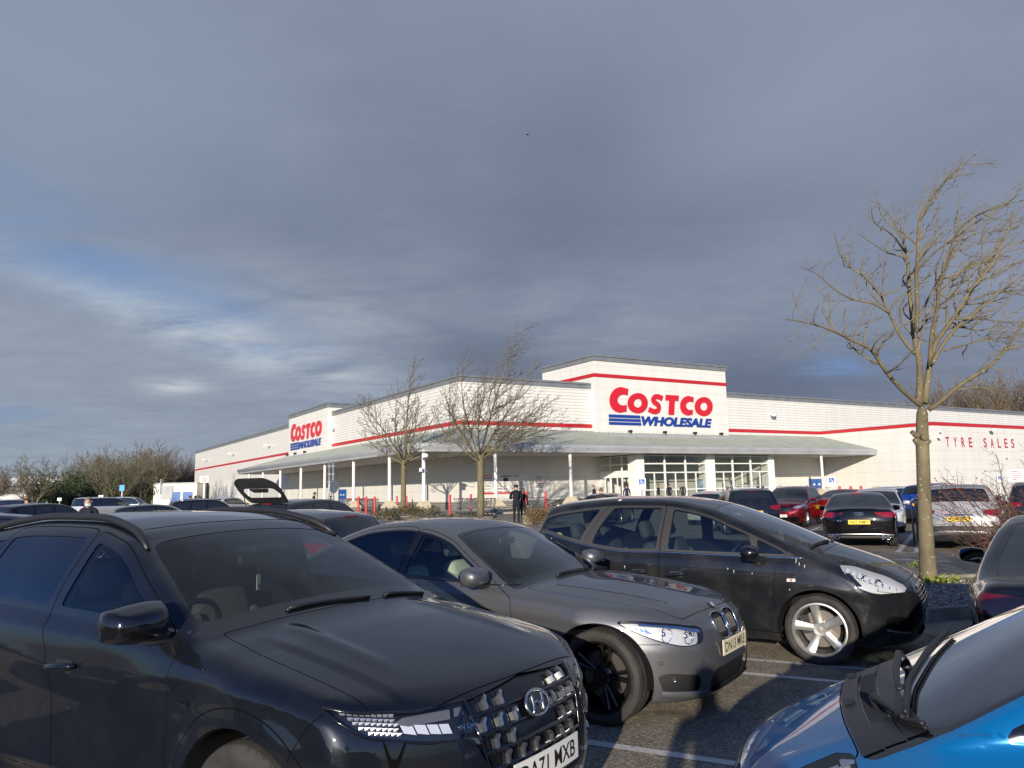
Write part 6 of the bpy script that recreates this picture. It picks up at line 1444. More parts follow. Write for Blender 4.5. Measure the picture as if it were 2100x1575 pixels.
    def column(x, y, foot=True):
        mb = MB(); mb.tube([(x, y, .9), (x, y, ZS+.05)], .13, 16); c = mb.build('column', mwhite, root, True); autosmooth(c, 40)
        if foot:
            b = MB(); b.box((x, y, .20), (1.0, 1.0, .60)); b.build('brick_foot', mbrick, c)
            f = MB(); s0, s1 = .56, .22; z0, z1 = .50, 1.06; Vv = [(x+a*s, y+b_*s, zz) for s, zz in ((s0, z0), (s1, z1)) for a, b_ in ((-1, -1), (1, -1), (1, 1), (-1, 1))]; f.add(Vv, [(0, 3, 2, 1), (4, 5, 6, 7), (0, 1, 5, 4), (1, 2, 6, 5), (2, 3, 7, 6), (3, 0, 4, 7)]); f.build('concrete_foot', cream, c)
    e = .42
    for t in (-.33, 6.65, 38.1): column(t, -D+e)
    for t in (-.06, 7.9, 15.7, 23.4, 31.2, 38.9, 45.8): column(-D+e, t)
    column(-D+e, -D+e)
    # cameras on the corner column
    cm = MB(); x = y = -D+e; cm.box((x-.05, y-.35, 4.25), (.3, .45, .3), .3, 0, .08); cm.lathe([(0, -.16), (.14, -.12), (.17, 0), (.14, .05)], 14, 'Z', (x-.1, y-.42, 4.02), 1)
    cm.build('security_camera', [mwhite, M_SATIN], root); cm = MB()
    for a in (.8, -2.4): cm.tube([(x, y, 3.3), (x+.35*math.cos(a), y+.35*math.sin(a), 3.32)], .03, 6); cm.box((x+.45*math.cos(a), y+.45*math.sin(a), 3.24), (.28, .22, .26), a, 0, .03)
    cm.build('camera_arm', mwhite, root)
    def wallcam(S, t, n, z, s=1.0, m=None):
        c = MB(); a = S(t, n); b_ = S(t, n+.45*s); c.tube([(*a, z), (*b_, z+.05)], .035*s, 6); q = S(t, n+.6*s); c.box((*q, z-.02), (.42*s, .34*s, .26*s), .4, 0, .04); c.build('wall_lamp', m or mwhite, root)
    for S, t, n, zz, s in ((SR, 38.2, 0, 9.15, 1.3), (SL, 31.0, 0, 9.3, 1.2), (SL, 60, 0, 9.0, 1.2), (SL, 84, 0, 9.0, 1.3), (SL, 108, 0, 9.0, 1.3), (SL, 13.5, 0, 9.0, 1.0), (SR, 47.7, 13.1, 6.55, .6), (SR, 47.2, 13.1, 5.95, .8), (SR, 57.2, 13.1, 6.9, 1.2), (SR, 1.2, 0, 3.95, .7), (SR, .5, 0, 3.95, .5), (SR, 60.2, 13.1, 4.0, .6), (SL, 53, 0, 3.2, .8)): wallcam(S, t, n, zz, s)
    # lobby: glazed box under the canopy
    NL = 5.15; x0, x1 = 14.5, 32.2
    def bar(t0, t1, n0, n1, z0, z1, nm='mullion', m=mwhite, p=root): return slab(SR, t0, t1, n0, n1, z0, z1, nm, m, p)
    lob = MB(); lob.box(((x0+x1)/2, -NL/2, .02), (x1-x0, NL, .06)); lob.box(((x0+x1)/2, -NL/2, ZS-.06), (x1-x0, NL, .04)); lob = lob.build('lobby', mat('lobby_floor', (.35, .33, .30), .5), root)
    for a, b in ((x0, 15.35), (22.9, 24.0), (31.45, x1)): bar(a, b, NL-.9, NL+.12, 0, ZS+.0, 'lobby_pillar', mwhite, lob)
    for a, b in ((15.35, 22.9), (24.0, 31.45)):
        w = (b-a)/3
        for zz in (4.42, 3.70, 2.92, 1.40): bar(a, b, NL-.10, NL, zz-.05, zz+.05, 'transom', mwhite, lob)
        for k in (1, 2): bar(a+w*k-.07, a+w*k+.07, NL-.12, NL+.03, .05, ZS, 'mullion', mwhite, lob)
        for k in range(3): bar(a+w*(k+.5)-.05, a+w*(k+.5)+.05, NL-.09, NL-.005, .05, 2.87, 'mullion', mwhite, lob)
        g = MB(); g.poly([(*SR(a, NL-.06), .05), (*SR(b, NL-.06), .05), (*SR(b, NL-.06), ZS-.1), (*SR(a, NL-.06), ZS-.1)]); g.build('lobby_glazing', glass('lobby_glass', (.80, .83, .80), .8, .9), lob)
    # left side of the lobby with the sliding doors
    for zz in (4.42, 3.70): slab(SL, -NL+.9, 0, -x0-.08, -x0, zz-.05, zz+.05, 'transom', mwhite, lob)
    slab(SL, -NL+.9, 0, -x0-.10, -x0+.02, 2.55, 3.15, 'door_header', mwhite, lob)
    for yy in (-NL+1.0, -3.2, -1.6, -.1): slab(SL, yy-.06, yy+.06, -x0-.08, -x0+.01, .05, ZS, 'mullion', mwhite, lob)
    for yy in (-2.9, -1.2):
        for o in (-.35, .35): slab(SL, yy+o-.04, yy+o+.04, -x0-.05, -x0+.03, .05, 2.55, 'sliding_door', mwhite, lob)
    for a, b in ((x0, x1),):
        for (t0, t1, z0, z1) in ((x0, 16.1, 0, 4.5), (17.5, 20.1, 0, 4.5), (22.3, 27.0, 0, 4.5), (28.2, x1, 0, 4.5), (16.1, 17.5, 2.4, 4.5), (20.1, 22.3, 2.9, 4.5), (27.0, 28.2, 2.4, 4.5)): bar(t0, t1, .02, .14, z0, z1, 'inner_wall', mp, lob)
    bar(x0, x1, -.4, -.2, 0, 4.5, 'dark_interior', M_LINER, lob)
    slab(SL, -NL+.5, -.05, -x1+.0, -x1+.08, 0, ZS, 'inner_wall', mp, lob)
    TV, TF = fit_text('ENTRANCE', 4.6, .62, .01); mred2 = mat('entrance_red', (.22, .02, .02), .5)
    mb = MB(); mb.add([(19.0+a, -(NL-.55), 4.12+b) for a, b in TV], TF); mb.build('entrance_lettering', mred2, lob)
    bar(16.2, 22.0, NL-.62, NL-.58, 3.72, 4.45, 'header_board', mat('board_grey', (.30, .29, .27), .6), lob)  # flat dark grey board behind the entrance lettering
    # lobby furnishings glimpsed through the glass
    mb = MB()
    for t, hgt in ((25.2, 1.1), (27.9, 1.9), (29.5, 2.1), (30.6, 1.2)): mb.box((t, -2.2, hgt/2), (.5, .5, hgt), .3, 0, .02)
    mb.build('display_stand', mwhite, lob)
    mb = MB(); mb.box((22.6, -NL+.5, 1.6), (.9, .06, 1.3)); pz = mb.build('poster_frame', M_BLACK, lob); mb = MB(); mb.box((22.6, -NL+.45, 1.6), (.78, .03, 1.16)); mb.build('poster', mottled('poster_print', (.10, .28, .45), (.55, .62, .62), 2, .4), pz)
    # doors
    for S, t0, t1 in ((SR, 44.1, 46.65), (SL, 27.2, 29.7)):
        d = slab(S, t0, t1, -.05, .06, .0, 2.15, 'fire_door', mblue); slab(S, (t0+t1)/2-.02, (t0+t1)/2+.02, .05, .065, .0, 2.12, 'door_seam', M_GAP, d)
        for o in (-.45, .45): slab(S, (t0+t1)/2+o-.18, (t0+t1)/2+o+.18, .05, .068, 1.45, 1.62, 'door_notice', mat('notice_white', (.78, .78, .76), .5), d)
    # tyre sales lettering
    red_t = mat('tyre_red', (.42, .012, .03), .45); nT = 13.1
    ts = []
    for k, ch in enumerate('TYRE SALES'):
        if ch == ' ': continue
        TV, TF = fit_text(ch, .62, 1.02, .012); mb = MB(); x = 50.55+1.435*k
        mb.add([(x+a-1.35, -nT-.03, 5.55+b) for a, b in TV], TF); mb.build('sign_letter', red_t, root)
    # opening hours board by the corner
    bw = slab(SR, 1.5, 6.55, .02, .05, 1.35, 3.05, 'hours_board', mat('board_white', (.76, .75, .71), .5)); ink = mat('sign_ink', (.03, .03, .03), .5)
    def word(s, t, zz, w, h, m, par=bw, n=.056):
        TV, TF = fit_text(s, w, h, .015); mb = MB(); mb.add([(t+a, -n, zz+b) for a, b in TV], TF); mb.build('board_lettering', m, par)
    word('COSTCO', 2.35, 2.86, 1.25, .24, red_s); slab(SR, 1.75, 2.95, .05, .057, 2.64, 2.69, 'board_rule', blue_s, bw); word('MEMBERS ONLY', 4.8, 2.86, 1.9, .15, ink)
    slab(SR, 4.1, 4.55, .05, .057, 2.42, 2.72, 'board_block', ink, bw)
    for k, dname in enumerate(('MON - FRI', 'SATURDAY', 'SUNDAY', 'BANK HOL.')):
        zz = 2.27-.235*k; word(dname, 2.35, zz, 1.25, .12, ink); word('10:00 - 8:30', 4.0, zz, .95, .11, ink); word('11:00 - 6:00', 5.55, zz, .95, .11, ink)
    slab(SR, 1.6, 6.45, .05, .057, 1.37, 1.50, 'board_strip', red_s, bw)
    b2 = slab(SR, 7.2, 8.4, .02, .05, 1.6, 2.95, 'small_notice', mat('board_white', (.76, .75, .71), .5))
    for k in range(7): slab(SR, 7.4, 8.2-.2*(k % 2), .05, .056, 2.75-.15*k, 2.80-.15*k, 'notice_line', red_s if k in (2, 3) else ink, b2)
    return root
def brick_mat():
    if 'dark_brick' in MATS: return MATS['dark_brick']
    m = mat('dark_brick', (.10, .09, .08), .85); nt = m.node_tree; b = bsdf(m); v = tcoord(nt); sp = nt.nodes.new('ShaderNodeSeparateXYZ'); L(nt, v, sp.inputs[0])
    cb = nt.nodes.new('ShaderNodeCombineXYZ'); L(nt, mathn(nt, 'ADD', sp.outputs[0], sp.outputs[1]), cb.inputs[0]); L(nt, sp.outputs[2], cb.inputs[1])
    br = nt.nodes.new('ShaderNodeTexBrick'); L(nt, cb.outputs[0], br.inputs['Vector']); br.inputs['Scale'].default_value = 1; br.inputs['Brick Width'].default_value = .45; br.inputs['Row Height'].default_value = .15; br.inputs['Mortar Size'].default_value = .018
    br.inputs['Color1'].default_value = (.075, .07, .062, 1); br.inputs['Color2'].default_value = (.125, .115, .10, 1); br.inputs['Mortar'].default_value = (.42, .40, .36, 1)
    L(nt, br.outputs[0], b.inputs['Base Color']); return m
# ------------------------------------------------------------------ sight lines -> points on the ground (used once, to survey the place)
_cp, _sp = math.cos(PITCH), math.sin(PITCH)
_F = np.array([0, _cp, _sp]); _U0 = np.array([0, -_sp, _cp]); _R0 = np.array([1., 0, 0])
_U = _U0*math.cos(ROLL)+_R0*math.sin(ROLL); _Rt = _R0*math.cos(ROLL)-_U0*math.sin(ROLL)
def sight(px, py): return _F+_Rt*((px-1050)/1592.27)+_U*((787.5-py)/1592.27)
def gp(px, py, z=0.0):
    d = sight(px, py); t = (z-CAMH)/d[2]; return (float(d[0]*t), float(d[1]*t), z)
def at(px, py, Y):
    d = sight(px, py); t = Y/d[1]; return Vector((float(d[0]*t), Y, float(CAMH+d[2]*t)))
def store_pt(t, n, z=0, left=False):
    x, y = (-n, t) if left else (t, -n); c, s = math.cos(YAW), math.sin(YAW); return (BX+c*x-s*y, BY+s*x+c*y, z)

def ground():
    m = mat('asphalt', (.1, .1, .1), .85, 0, 0, .3); nt = m.node_tree; b = bsdf(m); v = tcoord(nt)
    g = noise(nt, v, 95, 4, .75); big = noise(nt, v, .35, 6, .6); mid = noise(nt, v, 2.2, 5, .65)
    vo = nt.nodes.new('ShaderNodeTexVoronoi'); vo.inputs['Scale'].default_value = 70; L(nt, v, vo.inputs['Vector'])
    c = ramp(nt, g, [(.25, (.13, .112, .084)), (.5, (.29, .255, .195)), (.75, (.54, .48, .38))])
    c = mixc(nt, ramp(nt, mid, [(.38, (0, 0, 0)), (.7, (.55, .55, .55))]), c, (.135, .118, .098))
    c = mixc(nt, ramp(nt, big, [(.42, (0, 0, 0)), (.62, (.45, .45, .45))]), c, (.30, .268, .222))
    vs = nt.nodes.new('ShaderNodeSeparateColor'); L(nt, vo.outputs['Color'], vs.inputs[0]); c = mixc(nt, .55, c, mixc(nt, 1.0, c, ramp(nt, vs.outputs[0], [(.1, (.35, .34, .32)), (.6, (1.0, .98, .94)), (.95, (2.1, 2.0, 1.85))]), 'MULTIPLY'))
    spk = noise(nt, v, 38, 1, .5); c = mixc(nt, ramp(nt, spk, [(.80, (0, 0, 0)), (.83, (1, 1, 1))]), c, (.45, .43, .38))
    ve = nt.nodes.new('ShaderNodeTexVoronoi'); ve.feature = 'DISTANCE_TO_EDGE'; ve.inputs['Scale'].default_value = .42
    wv = nt.nodes.new('ShaderNodeVectorMath'); wv.operation = 'ADD'; nz = nt.nodes.new('ShaderNodeTexNoise'); nz.inputs['Scale'].default_value = 1.4; nz.inputs['Detail'].default_value = 5; L(nt, v, nz.inputs['Vector']); L(nt, v, wv.inputs[0]); L(nt, nz.outputs['Color'], wv.inputs[1]); L(nt, wv.outputs[0], ve.inputs['Vector'])
    crack = mathn(nt, 'MULTIPLY', mathn(nt, 'LESS_THAN', ve.outputs[0], .006), mathn(nt, 'GREATER_THAN', big, .5)); c = mixc(nt, mathn(nt, 'MULTIPLY', crack, .75), c, (.03, .027, .024))
    oil = ramp(nt, noise(nt, v, .9, 3, .5), [(.62, (0, 0, 0)), (.70, (.75, .75, .75))]); c = mixc(nt, oil, c, (.06, .055, .05))
    L(nt, c, b.inputs['Base Color'])
    h = mathn(nt, 'ADD', mathn(nt, 'MULTIPLY', vo.outputs[0], .7), g); bump(nt, h, b, .75, .012)
    L(nt, ramp(nt, mid, [(.3, (.62,)*3), (.6, (.92,)*3)]), b.inputs['Roughness'])
    mb = MB(); mb.poly([(-1500, -400, 0), (1500, -400, 0), (1500, 2200, 0), (-1500, 2200, 0)]); o = mb.build('asphalt_ground', m); tag(o, kind='structure')
    # white lines, worn
    wl = mat('worn_white_paint', (.70, .68, .62), .6); nt = wl.node_tree; b = bsdf(wl); v = tcoord(nt); n1 = noise(nt, v, 26, 6, .7); n2 = noise(nt, v, 3, 3)
    f = mathn(nt, 'ADD', n1, mathn(nt, 'MULTIPLY', n2, .35)); L(nt, mixc(nt, ramp(nt, f, [(.76, (0, 0, 0)), (.84, (1, 1, 1))]), (.62, .595, .53), (.12, .11, .095)), b.inputs['Base Color'])
    def line(a, c, w=.095, z=.004):
        a, c = Vector(a), Vector(c); d = (c-a).normalized(); n = Vector((-d.y, d.x, 0))*w/2; k = max(2, int((c-a).length/.12)); V = []; r2 = random.Random(int(a.x*100))
        for i in range(k+1):
            p = a+(c-a)*i/k; j = r2.uniform(-.006, .006); V += [(p.x+n.x+j, p.y+n.y+j, z), (p.x-n.x+j*.5, p.y-n.y-j, z)]
        mb = MB(); mb.add(V, [(2*i, 2*i+1, 2*i+3, 2*i+2) for i in range(k)]); o = mb.build('bay_line', wl); tag(o, kind='structure')
    u = Vector((math.cos(R(-28.6)), math.sin(R(-28.6)), 0))
    for px, py, a, e in ((1528, 1352, -5.2, 1.9), (1526, 1381, -5.2, 1.3), (1192, 1520.6, -4.6, 1.75)):
        p = Vector(gp(px, py)); line(p+u*a, p+u*e)
    nrm = Vector((-u.y, u.x, 0)); p = Vector(gp(1192, 1520.6))-nrm*.59; line(p-u*4.6, p+u*1.6); p = Vector(gp(1528, 1352))+nrm*2.4; line(p-u*5.2, p+u*.9)
    for a, c, w in (((1684, 1080), (1655, 1092), .12), ((1877, 1090), (1842, 1132), .13), ((1843, 1134), (1893, 1133), .10), ((1886, 1113), (1880, 1133), .12), ((1835, 1147), (1950, 1153), .12), ((1846, 1072), (1906, 1072), .1), ((1828, 1105), (1895, 1107), .1), ((700, 1063.5), (770, 1063.5), .15), ((718, 1069), (760, 1071), .15), ((1655, 1063), (1690, 1063), .12)):
        line(gp(*a), gp(*c), w)
    for k in range(9):
        p = Vector((9.2+3.0*k*.5, 20+k*2.6*.9, 0)); d = Vector((math.cos(R(60)), math.sin(R(60)), 0)); s = Vector((14.2+k*2.6*.866, 22.0-k*1.3, 0)); line(s, s+d*4.8)
    # forecourt pavement round the store, with kerb
    pv = mottled('paving', (.30, .27, .22), (.38, .345, .285), 2.5, .85); mb = MB(); kb = mottled('kerb_stone', (.36, .33, .27), (.46, .43, .36), 3, .85)
    E = 9.2; pts = [(-E, -E), (75, -E), (75, -13.3), (46.6, -13.3), (46.6, 0), (0, 0), (0, 60), (-E, 60)]
    W_ = [store_pt(x, -y) for x, y in ((-E, -E), (46.5, -E), (46.5, -.02), (-.02, -.02), (-.02, 60), (-E, 60))]
    mb.add([(a, b_, .125) for a, b_, _ in W_]+[(a, b_, -.02) for a, b_, _ in W_], [(0, 1, 2, 3), (0, 3, 4, 5), (6, 7, 1, 0), (5, 11, 6, 0), (7, 8, 2, 1), (4, 10, 11, 5)]); o = mb.build('forecourt_pavement', pv); tag(o, kind='structure')

def leaves(mb, c, rad, n, size, r2, m=0, flat=.0):
    for _ in range(n):
        while True:
            p = Vector((r2.uniform(-1, 1), r2.uniform(-1, 1), r2.uniform(-1, 1)))
            if .25 < p.length < 1: break
        q = Vector((c[0]+p.x*rad[0], c[1]+p.y*rad[1], c[2]+p.z*rad[2])); a = Vector((r2.gauss(0, 1), r2.gauss(0, 1), r2.gauss(0, 1)*(1-flat))).normalized(); b = a.orthogonal().normalized(); s = size*r2.uniform(.6, 1.3)
        mb.add([q-a*s, q+b*s*.5, q+a*s, q-b*s*.5], [(0, 1, 2, 3)], m+(r2.random() < .35))
M_LEAFD = mat('leaf_dark', (.028, .042, .014), .7); M_LEAFM = mat('leaf_mid', (.058, .072, .022), .7); M_LEAFB = mat('leaf_brown', (.14, .085, .035), .8); M_LEAFB2 = mat('leaf_tan', (.20, .13, .06), .8); M_LEAFY = mat('leaf_yellow', (.22, .24, .035), .7)
M_TWIG = mottled('twig_bark', (.10, .082, .052), (.175, .145, .095), 6, .9); M_BARK = None
def bark():
    global M_BARK
    m = mat('spotted_bark', (.2, .17, .12), .9); nt = m.node_tree; b = bsdf(m); v = tcoord(nt, 'Object', (1, 1, .55)); n = noise(nt, v, 5, 6, .6)
    c = ramp(nt, n, [(.3, (.100, .082, .044)), (.7, (.200, .162, .090))])
    vo = nt.nodes.new('ShaderNodeTexVoronoi'); vo.inputs['Scale'].default_value = 21; vo.inputs['Randomness'].default_value = 1; L(nt, tcoord(nt, 'Object', (1, 1, .9)), vo.inputs['Vector'])
    jit = noise(nt, v, 60, 3, .6); d = mathn(nt, 'ADD', vo.outputs[0], mathn(nt, 'MULTIPLY', mathn(nt, 'SUBTRACT', jit, .5), .22))
    size = nt.nodes.new('ShaderNodeSeparateColor'); L(nt, vo.outputs['Color'], size.inputs[0]); lim = mathn(nt, 'MULTIPLY', mathn(nt, 'SUBTRACT', size.outputs[0], .30), .42, clamp=True)
    L(nt, mixc(nt, mathn(nt, 'LESS_THAN', d, lim), c, (.34, .31, .20)), b.inputs['Base Color']); bump(nt, noise(nt, v, 22, 5), b, .35, .01); M_BARK = m
bark()
def grow(pts, r0, r1, lv, r2, wind, acc, maxlv, dens, kid, curl, minr):
    """side shoots along a limb: sweep up at the tips and lean with the wind"""
    P = [Vector(p) for p in pts]; n = len(P); length = sum((P[i+1]-P[i]).length for i in range(n-1)); acc.append((P, [r0+(r1-r0)*i/(n-1) for i in range(n)], lv))
    if lv >= maxlv: return
    cnt = max(1, int(length*dens[min(lv, len(dens)-1)]+r2.random())); az0 = r2.uniform(0, 6.28)
    for k in range(cnt):
        t = .22+.76*(k+r2.random())/cnt if lv else .35+.62*(k+r2.random())/cnt
        f = t*(n-1); i = min(int(f), n-2); p = P[i].lerp(P[i+1], f-i); tan = (P[i+1]-P[i]).normalized(); rr = (r0+(r1-r0)*t)
        o = tan.orthogonal().normalized(); o.rotate(Matrix.Rotation(az0+2.4*k+r2.uniform(-.6, .6), 3, tan)); a = r2.uniform(.55, 1.05); d = tan*math.cos(a)+o*math.sin(a)
        ln = length*kid*(1.12-t*.75)*r2.uniform(.55, 1.25); m = 6 if lv < 2 else 5; q = [p]; step = ln/m
        for s in range(m):
            d = (d+Vector((wind[0], wind[1], curl+(.16 if s > m*.5 else 0)))*(.22)+Vector((r2.gauss(0, .16), r2.gauss(0, .16), r2.gauss(0, .14)))).normalized(); q.append(q[-1]+d*step)
        rc = max(minr, min(rr*.62, ln*.020)); grow(q, rc, max(minr*.8, rc*.35), lv+1, r2, wind, acc, maxlv, dens, kid, curl, minr)
def tree_meshes(acc, split=1, sides=(12, 8, 5, 4, 3)):
    a, b = MB(), MB()
    for P, rr, lv in acc: (a if lv <= split else b).tube(P, rr, sides[min(lv, len(sides)-1)], cap=lv < 2)
    return a, b
def place_tree(name, acc, label, loc, cat='tree', group=None, bm=None, tm=None, split=1, sides=(12, 8, 5, 4, 3)):
    a, b = tree_meshes(acc, split, sides); t = thing(name, label, cat, loc, 0, group); o = a.build('trunk', bm or M_BARK, t, True); c = b.build('crown', tm or M_TWIG, t, True); return t
def big_tree():
    Y = 12.4; base = Vector(gp(1905, 1203, .1)); base = Vector((base.x, Y, .08)); r2 = random.Random(11); acc = []
    def P(lst, dy): return [at(x, y, Y+dy*i/(len(lst)-1))-base for i, (x, y) in enumerate(lst)]
    tr = P([(1906, 1206), (1903, 1170), (1899, 1100), (1895, 1020), (1893, 950), (1891, 900), (1891, 848), (1891, 838), (1892, 830)], 0)
    acc.append((tr, [.142, .122, .108, .101, .098, .096, .084, .060, .026], 0))
    W = (.9, .0)
    Z = lambda x, y: (1580+x*.381, 300+y*.381)
    limbs = [  # traced limbs: image polyline, depth sweep, base and tip radius
     ([(815, 1400), (740, 1340), (660, 1260), (600, 1180), (540, 1095), (450, 1050), (380, 1015), (300, 980), (200, 950), (80, 930)], -1.3, .055, .012),
     ([(800, 1385), (805, 1250), (800, 1150), (775, 1030), (760, 900), (745, 740), (738, 600), (715, 520), (680, 430), (620, 340)], .8, .078, .012),
     ([(775, 1115), (700, 1020), (630, 880), (580, 780), (500, 700), (420, 640), (370, 570), (345, 470)], 1.5, .042, .009),
     ([(640, 900), (560, 850), (470, 830), (390, 800), (310, 740), (240, 680), (150, 648)], -.5, .026, .008),
     ([(785, 1000), (790, 850), (785, 700), (795, 560), (800, 420), (850, 300), (930, 200), (1030, 110), (1112, 30)], -1.0, .050, .010),
     ([(735, 600), (640, 575), (560, 530), (480, 475)], .9, .022, .007), ([(725, 570), (650, 470), (560, 410), (540, 300)], -.8, .022, .007),
     ([(830, 1380), (850, 1230), (880, 1080), (960, 960), (1030, 870), (1090, 760), (1150, 670), (1220, 560), (1290, 430), (1302, 350)], 1.2, .072, .011),
     ([(855, 1180), (870, 1000), (900, 860), (905, 760), (950, 640), (980, 520), (1030, 430), (1130, 360), (1250, 320), (1335, 260)], -1.7, .044, .010),
     ([(870, 1170), (940, 1050), (1020, 960), (1110, 890), (1210, 800), (1290, 745), (1365, 690)], .4, .045, .016),
     ([(850, 1420), (920, 1370), (1000, 1300), (1090, 1240), (1190, 1175), (1260, 1100), (1300, 1040), (1360, 960), (1440, 890)], -.9, .052, .020),
     ([(940, 1100), (1040, 1070), (1150, 1040), (1260, 1030), (1400, 1000)], 1.8, .024, .010),
     ([(800, 920), (860, 800), (920, 690), (1000, 560), (1100, 470), (1250, 460)], 2.0, .030, .008), ([(1060, 830), (1200, 790), (1365, 770), (1480, 720)], 1.4, .022, .008), ([(1000, 930), (1140, 930), (1300, 950), (1450, 930)], .6, .020, .008)]
    for q, dy, a, b in limbs:
        s = P([Z(*p) for p in q], dy); s = [Vector(v) for v in smooth_line([tuple(v) for v in s], 3)]
        grow(s, a*.72, b*.62, 1, r2, W, acc, 4, (0, 5.0, 5.6, 4.6), .37, .50, .0040)
    for (x, y, dx) in ((1868, 890, -.16), (1874, 906, -.12), (1908, 908, .13)):
        p = at(1889, y+6, Y)-base; acc.append(([p, p+Vector((dx*.6, -.02, .03)), p+Vector((dx, -.03, .085))], [.055, .045, .035], 1))
    p = at(1890, 898, Y)-base; acc.append(([p+Vector((0, -.06, 0)), p+Vector((0, -.13, .01))], [.07, .055], 1))
    place_tree('bare_tree', acc, 'tall bare tree with pale spotted trunk in the gravel bed at right', base, bm=M_BARK, tm=mottled('young_bark', (.125, .102, .058), (.215, .178, .105), 7, .9), sides=(18, 10, 6, 4, 3))
def mid_trees():
    for (px, H, seed, lab, base, rt) in ((826, 14.2 if 0 else 10.4, 21, 'smaller bare tree in the shrub bed left of the corner column', (826, 1058), .20), (985, 12.6, 34, 'larger bare windswept tree in front of the store corner', (985, 1060), .24)):
        b = Vector(gp(*base)); b.z = .05; r2 = random.Random(seed); acc = []; big = px > 900
        fork = at(px, 945 if not big else 935, b.y).z; top = at(px, 740 if not big else 665, b.y).z
        lean = .3; tr = [Vector((lean*t*t*.5+.04*math.sin(5*t), 0, fork*t)) for t in np.linspace(0, 1, 7)]; acc.append((tr, [rt-.05*t*rt*4*.5 for t in np.linspace(0, 1, 7)], 0)); f = tr[-1]
        n = 13 if big else 11
        for k in range(n):
            az = 2*math.pi*k/n+r2.uniform(-.3, .3); up = [1.0, .05, .42, .20, .62, .10, .34, .50, .16, .28, .06, .55, .22][k]; st = f+Vector((0, 0, -.5*r2.random()))-Vector((lean*.1, 0, 0)) if k else f
            ln = (top-fork)*(1.0 if k == 0 else (.70+.20*up))*r2.uniform(.9, 1.06); d = Vector((math.cos(az)*(1-up)*1.5+(.22 if big else .06), math.sin(az)*(1-up)*1.2, .40+up)).normalized(); q = [st]
            for s in range(9):
                d = (d+Vector((.05 if big else .01, 0, .055))+Vector((r2.gauss(0, .06), r2.gauss(0, .06), r2.gauss(0, .05)))).normalized(); q.append(q[-1]+d*ln/9)
            grow(q, .085 if k == 0 else .060, .014, 1, r2, (.5 if big else .2, 0), acc, 4, (0, 3.3, 3.4, 3.0), .38, .38, .0110)
        place_tree('bare_tree', acc, lab, b, bm=M_BARK, tm=M_TWIG, sides=(12, 7, 4, 3, 3))
